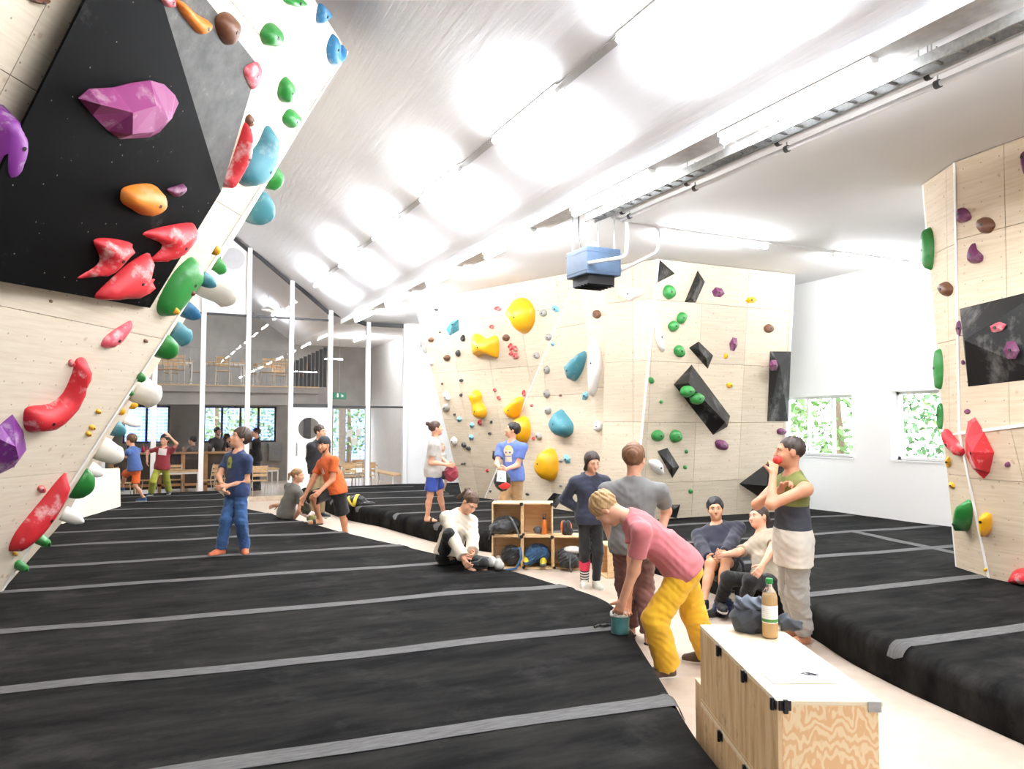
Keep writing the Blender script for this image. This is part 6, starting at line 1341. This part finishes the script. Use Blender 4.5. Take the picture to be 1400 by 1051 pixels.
# ================================================================== SMALL THINGS
def soft(root, name, fn, c, r, mat, h=.008, label=None):
    c = np.array(c, float); V, Q = surfnet(fn, c-r, c+r, h); o = link(name, np_mesh(name, V-np.array(root.location), Q), mat, root)
    if label: o['label'] = label
    return o
def crump(P, a=.006, f=1., ph=0.): q = P*f; return a*(np.abs(np.sin(23*q[:, 2]+11*q[:, 0]+3*np.sin(17*q[:, 1]+ph)))+.7*np.abs(np.sin(37*q[:, 0]-21*q[:, 1]+4*np.sin(19*q[:, 2]+ph)))-.8)
I3 = np.eye(3); BZ = np.stack([se, sn, (0, 0, 1.)])
def sp(i, j, fx, fy, z): return S0+se*SW*(i+fx)+sn*fy+np.array((0, 0, SH*j+.02+z))
blk = cloth('black_nylon', (30, 31, 33), .2, .6); gry = cloth('grey_nylon', (92, 96, 98), .2, .6); blu = cloth('blue_nylon', (40, 84, 124), .15, .6); yel = M('yellow_rubber', (222, 202, 60), .5); wht = cloth('white_mesh', (214, 212, 206), .1, .7)
# black backpack lying in the top-left box, hanging out of it
c = sp(0, 1, .48, .1, .12); bp = thing('backpack', 'black backpack sagging out of the top shelf box', 'backpack', sp(0, 1, .5, .1, 0))
soft(bp, 'bag_body', lambda P: smin(el(P, c, (.185, .2, .11), BZ), el(P, c-sn*.12-se*.08-np.array((0, 0, .03)), (.15, .12, .08), BZ), .05)+crump(P, .01), c, .36, blk)
part(bp, 'strap', MB().tube([c-sn*.1+se*.05+(0, 0, .11), c-sn*.24+se*.1+(0, 0, .07), c-sn*.27+se*.17+(0, 0, -.08), c-sn*.2+se*.18+(0, 0, -.16)], .012, 6), gry); part(bp, 'strap', MB().tube([c-sn*.2-se*.16+(0, 0, -.0), c-sn*.26-se*.2+(0, 0, -.09), c-sn*.24-se*.22+(0, 0, -.17)], .01, 6), blk)
# orange bottle
q = sp(1, 1, .72, .06, 0); bo = thing('drinking_bottle', 'orange steel drinking bottle in the top shelf box', 'bottle', q); part(bo, 'body', MB().lathe([(0, 0), (.034, 0), (.036, .01), (.036, .15), (.022, .18), (.02, .19)], q, 18), M('bottle_orange', (222, 126, 56), .35, metal=.3, var=.03), smooth=True); part(bo, 'cap', MB().lathe([(.022, .19), (.024, .2), (.024, .225), (0, .228)], q, 14), black_plastic, smooth=True); part(bo, 'carry_loop', MB().tube([q+(-.018, 0, .225), q+(-.022, 0, .25), q+(0, 0, .268), q+(.022, 0, .25), q+(.018, 0, .225)], .005, 6), black_plastic)
q = sp(1, 1, .5, .14, .04); cr = thing('cloth_bundle', 'small crumpled grey cloth beside the orange bottle', 'cloth', q); soft(cr, 'cloth_body', lambda P: el(P, q, (.06, .06, .05), I3)+crump(P, .01), q, .12, gry)
# blue strap bag spilling from the bottom-left box
c = sp(0, 0, .62, .12, .14); sb = thing('gear_bag', 'black bag with a blue strap in the bottom shelf box', 'bag', sp(0, 0, .6, .1, 0)); soft(sb, 'bag_body', lambda P: el(P, c, (.13, .15, .14), BZ)+crump(P, .012), c, .26, blk)
part(sb, 'strap', MB().tube([c+se*.02-sn*.14+(0, 0, .1), c+se*.13-sn*.2+(0, 0, .12), c+se*.15-sn*.24+(0, 0, .0), c+se*.08-sn*.26+(0, 0, -.13), c-se*.1-sn*.28+(0, 0, -.16), c-se*.2-sn*.3+(0, 0, -.16)], .018, 8), blu, smooth=True, label='blue webbing strap')
c = sp(0, 0, .2, .04, .06); sn1 = thing('shoe', 'pale grey trainer in the corner of the bottom shelf box', 'shoe', sp(0, 0, .2, .04, 0)); soft(sn1, 'upper', lambda P: smin(el(P, c-sn*.05, (.045, .11, .04), BZ), el(P, c+sn*.05+(0, 0, .02), (.042, .06, .06), BZ), .03), c, .2, wht); soft(sn1, 'sole', lambda P: np.maximum(el(P, c-(0, 0, .02), (.05, .16, .06), BZ), np.abs((P-c)[:, 2]+.045)-.012), c, .22, gry)
# blue jacket and yellow shoes
c = sp(1, 0, .5, .14, .16); jk = thing('jacket', 'dark blue jacket stuffed into the bottom shelf box', 'jacket', sp(1, 0, .5, .14, 0)); soft(jk, 'jacket_body', lambda P: smin(el(P, c, (.17, .14, .13), BZ), el(P, c-se*.1-sn*.1-(0, 0, .05), (.07, .07, .09), BZ), .05)+crump(P, .016, 1.1), c, .28, blu)
for k, (fx, lab) in enumerate(((.13, 'yellow and blue climbing shoe hanging at the left of the jacket box'), (.68, 'yellow climbing shoe lying in front of the blue jacket'))):
    c2 = sp(1, 0, fx, -.01, .06+.02*(k == 0)); s1 = thing('climbing_shoe', lab, 'shoe', sp(1, 0, fx, -.01, 0)); soft(s1, 'upper', lambda P: smin(el(P, c2, (.042, .1, .035), BZ), el(P, c2+sn*.05+(0, 0, .025), (.04, .05, .045), BZ), .03), c2, .17, yel); soft(s1, 'toe_rand', lambda P: np.maximum(el(P, c2-(0, 0, .008), (.047, .108, .033), BZ), (P-c2)@sn+.03), c2, .17, blu if k == 0 else gry)
# black and white bag in the end box and shoes on top of it
c = sp(2, 0, .5, .05, .15); b3 = thing('gear_bag', 'black and white drawstring bag bulging from the end box', 'bag', sp(2, 0, .5, .05, 0)); soft(b3, 'bag_body', lambda P: smin(el(P, c, (.16, .16, .12), BZ), el(P, c-sn*.14-(0, 0, .04), (.13, .09, .1), BZ), .04)+crump(P, .014), c, .32, blk); soft(b3, 'white_flap', lambda P: el(P, c+(0, 0, .08)+se*.05-sn*.04, (.12, .1, .055), BZ)+crump(P, .008), c+(0, 0, .08), .2, wht); part(b3, 'cord', MB().tube([c-sn*.2+se*.02+(0, 0, .05), c-sn*.26+se*.02+(0, 0, -.08), c-sn*.25+se*.03+(0, 0, -.17)], .008, 6), gry)
for k, dx in enumerate((.36, .5)):
    c2 = S0+se*SW*(2+dx)+sn*.14+np.array((0, 0, SH+.10)); s1 = thing('climbing_shoe', ('black climbing shoe with orange edge standing on the end box', 'black climbing shoe leaning on its pair on the end box')[k], 'shoe', c2-(0, 0, .1)); BS = np.stack([se, unit(np.array((0, 0, 1.))+se*.1), -sn]); soft(s1, 'upper', lambda P: smin(el(P, c2, (.045, .095, .04), BS), el(P, c2-(0, 0, .05)+se*.02, (.05, .05, .045), BS), .03), c2, .16, blk); soft(s1, 'rand', lambda P: np.maximum(el(P, c2-sn*.004, (.05, .1, .046), BS), np.abs((P-c2)@se-(-.03 if k == 0 else .045))-.012), c2, .16, M('orange_rubber', (224, 110, 50), .5))
# climbing shoes by the sitting woman
for k, (px, py, lab, mt) in enumerate(((668, 776, 'white climbing shoe lying in front of the sitting woman', wht), (683, 779, 'white and green climbing shoe lying by the bench of boxes', wht), (655, 778, 'black climbing shoe being pulled on by the sitting woman', blk))):
    g0 = gz(px, py, MATZ); c2 = g0+np.array((0, 0, .05)); a = (.3, -.6, .9)[k]; BS = np.stack([(math.cos(a), math.sin(a), 0), (-math.sin(a), math.cos(a), 0), (0, 0, 1.)]); s1 = thing('climbing_shoe', lab, 'shoe', g0)
    soft(s1, 'upper', lambda P: smin(el(P, c2, (.048, .11, .04), BS), el(P, c2-BS[1]*.06+(0, 0, .03), (.045, .05, .055), BS), .03), c2, .19, mt); soft(s1, 'sole', lambda P: np.maximum(el(P, c2-(0, 0, .01), (.053, .116, .045), BS), (P-c2)[:, 2]+.028), c2, .19, blk); part(s1, 'strap', MB().tube([c2+BS[0]*.045+(0, 0, .0), c2+(0, 0, .05)-BS[1]*.01, c2-BS[0]*.045+(0, 0, .0)], .011, 6), M('lime_strap', (176, 190, 110), .6) if k < 2 else gry)
# chalk bucket under the bending man's hands
g0 = gz(848, 866, MATZ); tl_ = cloth('teal_fabric', (66, 128, 130), .2, .8); bk = thing('chalk_bucket', 'teal fabric chalk bucket on the edge of the mat', 'chalk bucket', g0); NB = 22; V = []; 
for z, r in ((0, .062), (.004, .068), (.05, .070), (.1, .068), (.145, .071), (.15, .069), (.146, .063), (.06, .06)):
    for i in range(NB): t = 2*PI*i/NB; q = r*(1+.05*math.sin(5*t+z*40)); V.append(g0+np.array((q*math.cos(t), q*math.sin(t), z+.004)))
part(bk, 'bucket_wall', MB().add(V, [(j*NB+i, j*NB+(i+1) % NB, (j+1)*NB+(i+1) % NB, (j+1)*NB+i) for j in range(7) for i in range(NB)]+[tuple(range(NB-1, -1, -1)), tuple(range(7*NB, 8*NB))]), tl_, smooth=True)
soft(bk, 'fleece_lining', lambda P: np.maximum(np.abs(el(P, g0+(0, 0, .15), (.074, .074, .03), I3))-.006+crump(P, .008, 2.), -(P-g0)[:, 2]+.135), g0+(0, 0, .15), .12, M('chalk_white', (222, 226, 222), .9), .006); part(bk, 'chalk', MB().cyl(g0+(0, 0, .06), g0+(0, 0, .11), .058, n=16), M('chalk_white', (222, 226, 222), .9))
g1 = gz(828, 858, MATZ); sb2 = thing('brush_strap', 'black brush strap lying next to the teal chalk bucket', 'strap', g1); part(sb2, 'strap', MB().tube([g1+(-.09, .02, .01), g1+(-.03, .05, .012), g1+(.03, .0, .018), g1+(.09, -.02, .012)], .01, 6), blk); part(sb2, 'buckle', MB().box(g1+(0, .02, .018), (.05, .035, .012)), black_plastic, bevel=.003)
# things on the bench
def onb(px, py): return gz(px, py, ZB)
g0 = onb(1053, 871); bt = thing('juice_bottle', 'plastic bottle of cloudy juice with a green cap on the bench', 'bottle', g0)
pet = NT('clear_plastic'); pet.col((.96, .97, .95, 1)); pet.rough(.08); pet.b.inputs['Transmission Weight'].default_value = .9; pet.b.inputs['IOR'].default_value = 1.1; reg(pet)
part(bt, 'bottle_shell', MB().lathe([(0, .002), (.034, 0), (.039, .008), (.039, .085), (.0375, .1), (.039, .115), (.039, .2), (.032, .228), (.019, .248), (.0155, .255), (.0155, .272)], g0, 28), pet.m, smooth=True)
part(bt, 'juice', MB().lathe([(0, .004), (.034, .004), (.0375, .012), (.0375, .085), (.036, .1), (.0375, .115), (.0375, .2), (.034, .218), (0, .218)], g0, 28), M('cloudy_juice', (212, 168, 96), .25, var=.04), smooth=True)
lbm = NT('bottle_label'); vv = lbm.coord('Object'); sx = lbm.n('SeparateXYZ'); lbm.l(vv, sx.inputs[0]); gmask = lbm.math('MULTIPLY', lbm.math('GREATER_THAN', sx.outputs[2], .082), lbm.math('LESS_THAN', sx.outputs[2], .098)); lines = lbm.math('MULTIPLY', lbm.math('GREATER_THAN', lbm.math('SINE', lbm.math('MULTIPLY', sx.outputs[2], 700.)), .55), lbm.math('MULTIPLY', lbm.math('GREATER_THAN', sx.outputs[2], .108), lbm.math('LESS_THAN', sx.outputs[2], .15)))
lc = lbm.mix(lbm.math('MULTIPLY', lines, .35), lin((240, 240, 236)), lin((120, 130, 120))); lbm.col(lbm.mix(gmask, lc, lin((70, 134, 60)))); lbm.rough(.5); reg(lbm)
part(bt, 'paper_label', MB().lathe([(.0392, .078), (.0396, .08), (.0396, .162), (.0392, .164)], g0, 28), lbm.m, smooth=True); part(bt, 'cap', MB().lathe([(.0165, .27), (.0185, .272), (.0185, .292), (.017, .296), (0, .296)], g0, 24), M('cap_green', (40, 140, 70), .4, var=.02), smooth=True)
c = onb(1030, 862)+np.array((0, 0, .062)); dk = cloth('charcoal_canvas', (62, 66, 74), .2, .75); pb = thing('fabric_bag', 'charcoal fabric bag with a jacket stuffed in beside the juice bottle', 'bag', c-(0, 0, .062)); BB = np.stack([e2, e1, (0, 0, 1.)])
soft(pb, 'bag_body', lambda P: smax(smin(el(P, c, (.125, .085, .085), BB), el(P, c-(0, 0, .03), (.105, .07, .06), BB), .02)+crump(P, .01, .9), -(el(P, c+(0, 0, .085), (.095, .06, .05), BB)), .01), c, .2, dk, .006)
soft(pb, 'stuffed_jacket', lambda P: smin(el(P, c+(0, 0, .06)+e2*.03, (.07, .055, .06), BB), el(P, c+(0, 0, .07)-e2*.05, (.05, .05, .05), BB), .02)+crump(P, .018, 1.3, 2.), c+(0, 0, .06), .17, cloth('slate_jacket', (84, 92, 104), .2, .7), .006)
c3 = onb(1075, 862)+np.array((0, 0, .04)); soft(pb, 'hanging_sleeve', lambda P: rc(P, c3+e1*.02, c3+e2*.06-(0, 0, .02), .045, .03)+crump(P, .012, 1.2), c3, .16, dk, .007)
q4 = [onb(x, y)+np.array((0, 0, .0015)) for x, y in ((1033, 914), (1098, 913), (1152, 934), (1058, 935))]
pp = NT('printed_sheet'); vv = pp.coord('Object'); sx = pp.n('SeparateXYZ'); pp.l(vv, sx.inputs[0]); n_ = pp.noise(pp.coord('Object', (1, 1, 1)), 55, 5, .7); dd = pp.math('SQRT', pp.math('ADD', pp.math('POWER', pp.math('ABSOLUTE', pp.math('SUBTRACT', sx.outputs[0], .03)), 2.), pp.math('POWER', pp.math('ABSOLUTE', pp.math('SUBTRACT', sx.outputs[1], .0)), 2.)))
mk = pp.math('MULTIPLY', 0., 1.) if True else pp.math('MULTIPLY', pp.math('LESS_THAN', dd, .045), pp.math('GREATER_THAN', n_, .56)); pp.col(pp.mix(mk, lin((246, 245, 242)), lin((96, 96, 98)))); pp.rough(.7); reg(pp)
solo('paper_sheet', MB().prism(q4, (0, 0, .001)), pp.m, 'white paper sheet with a small sketch lying on the bench', 'paper', np.mean(q4, 0))
ps = bpy.data.objects['paper_sheet']; sk0 = onb(1108, 922)+np.array((0, 0, .0032)); ink = M('pencil_ink', (70, 70, 74), .8, var=0); rs = np.random.RandomState(3)
for k in range(7):
    a0 = rs.uniform(0, 6); P_ = [sk0+e2*(.03*math.cos(a0+t*1.3)*(1-.1*t)+.012*rs.uniform(-1, 1))+e1*(.022*math.sin(a0+t*1.1)+.008*rs.uniform(-1, 1)) for t in range(6)]; part(ps, 'sketch_line', MB().tube(P_, .0012, 4), ink)
# bag and bottle on the floor beside the bench
g0 = gz(990, 842, 0.); c = g0+np.array((0, 0, .1)); fbg = thing('gear_bag', 'dark blue bag on the floor by the sitting woman', 'bag', g0); soft(fbg, 'bag_body', lambda P: el(P, c, (.11, .1, .1), I3)+crump(P, .014), c, .18, cloth('ink_blue', (44, 60, 110), .2, .7))
g0 = gz(1002, 836, 0.); wb = thing('drinking_bottle', 'pale drinking bottle beside the dark blue bag', 'bottle', g0); part(wb, 'body', MB().lathe([(0, 0), (.035, 0), (.036, .15), (.02, .18), (.02, .19)], g0, 16), M('bottle_pale', (214, 204, 188), .4), smooth=True); part(wb, 'cap', MB().lathe([(.022, .19), (.022, .215), (0, .217)], g0, 12), black_plastic)
# carried and dropped bags
h_ = (gm['hand'][1]+gm['hand'][-1])/2; c = h_-np.array((0, 0, .13)); rb = thing('gear_bag', 'crimson soft bag held by the man in blue shorts', 'bag', c-(0, 0, .13)); soft(rb, 'bag_body', lambda P: smin(el(P, c, (.125, .11, .13), I3), el(P, c+(0, 0, .1), (.07, .06, .05), I3), .04)+crump(P, .012), c, .22, cloth('crimson_nylon', (158, 40, 62), .2, .6), .009); part(rb, 'handle', MB().tube([c+(-.05, 0, .11), h_+(-.02, 0, .02), h_+(.02, 0, .02), c+(.05, 0, .11)], .01, 6), M('crimson_web', (130, 30, 50), .7))
h_ = (bm_['hand'][1]+bm_['hand'][-1])/2; c = h_-np.array((0, 0, .16)); hh = thing('gear_bag', 'black bag with red pocket held by the man in tan trousers', 'bag', c-(0, 0, .15)); X1 = unit(heading(60)); Bb = np.stack([X1, np.cross((0, 0, 1.), X1), (0, 0, 1.)])
soft(hh, 'bag_body', lambda P: el(P, c, (.14, .07, .15), Bb)+crump(P, .008), c, .22, blk, .009); front = -FH; soft(hh, 'red_pocket', lambda P: el(P, c+front*.055-(0, 0, .06)+X1*.03, (.105, .022, .055), Bb)+crump(P, .005), c+front*.055-(0, 0, .05), .16, cloth('red_nylon', (214, 52, 44), .1, .6), .008)
part(hh, 'paper', MB().prism([c+front*.085+X1*-.10+(0, 0, .0), c+front*.085+X1*.07+(0, 0, -.01), c+front*.05+X1*.06+(0, 0, .15), c+front*.05+X1*-.08+(0, 0, .16)], front*.004), M('pale_mint_paper', (222, 236, 228), .7))
g0 = gz(487, 691, MATZ); c = g0+np.array((0, 0, .1)); yb = thing('gear_bag', 'black bag with yellow straps lying on the mat near the kneeling man', 'bag', g0); soft(yb, 'bag_body', lambda P: smin(el(P, c, (.2, .15, .11), I3), el(P, c+RH_*.22-(0, 0, .06), (.16, .08, .045), I3), .05)+crump(P, .015), c, .42, blk, .012); soft(yb, 'yellow_strap', lambda P: np.maximum(np.abs(el(P, c, (.207, .157, .117), I3))-.008, np.abs((P-c)@RH_-.25*(P-c)[:, 2])-.035), c, .3, yel, .009); soft(yb, 'yellow_strap', lambda P: np.maximum(np.abs(el(P, c, (.207, .157, .117), I3))-.008, np.abs((P-c)@RH_+.6*(P-c)[:, 2]+.1)-.025), c, .3, yel, .009)
g0 = gd(416, 692, 12.5); c = g0; hb = thing('climbing_shoe', 'grey climbing shoes dangling from the kneeling man\'s hand', 'shoe', g0-(0, 0, .1)); soft(hb, 'shoe_pair', lambda P: smin(el(P, c, (.06, .06, .13), I3), el(P, c+RH_*.06-(0, 0, .04), (.05, .05, .1), I3), .02)+crump(P, .01), c, .22, cloth('moss_grey', (96, 94, 80), .2), .01)
# red snack in the hand of the man in the tank top
hp = tk['hand'][-1]; dv = unit(tk['HC']-hp); ac = hp+dv*.045+np.array((0, 0, .012)); ap = thing('apple', 'red apple held to the mouth by the man in the tank top', 'fruit', ac); part(ap, 'flesh', MB().lathe([(0, -.03), (.018, -.034), (.034, -.02), (.039, .0), (.035, .02), (.018, .031), (.0, .024)], ac, 16), M('apple_red', (196, 48, 40), .35, var=.12), smooth=True); part(ap, 'stem', MB().cyl(ac+(0, 0, .022), ac+(.004, 0, .042), .0022, n=6), M('apple_stem', (90, 66, 44), .7))
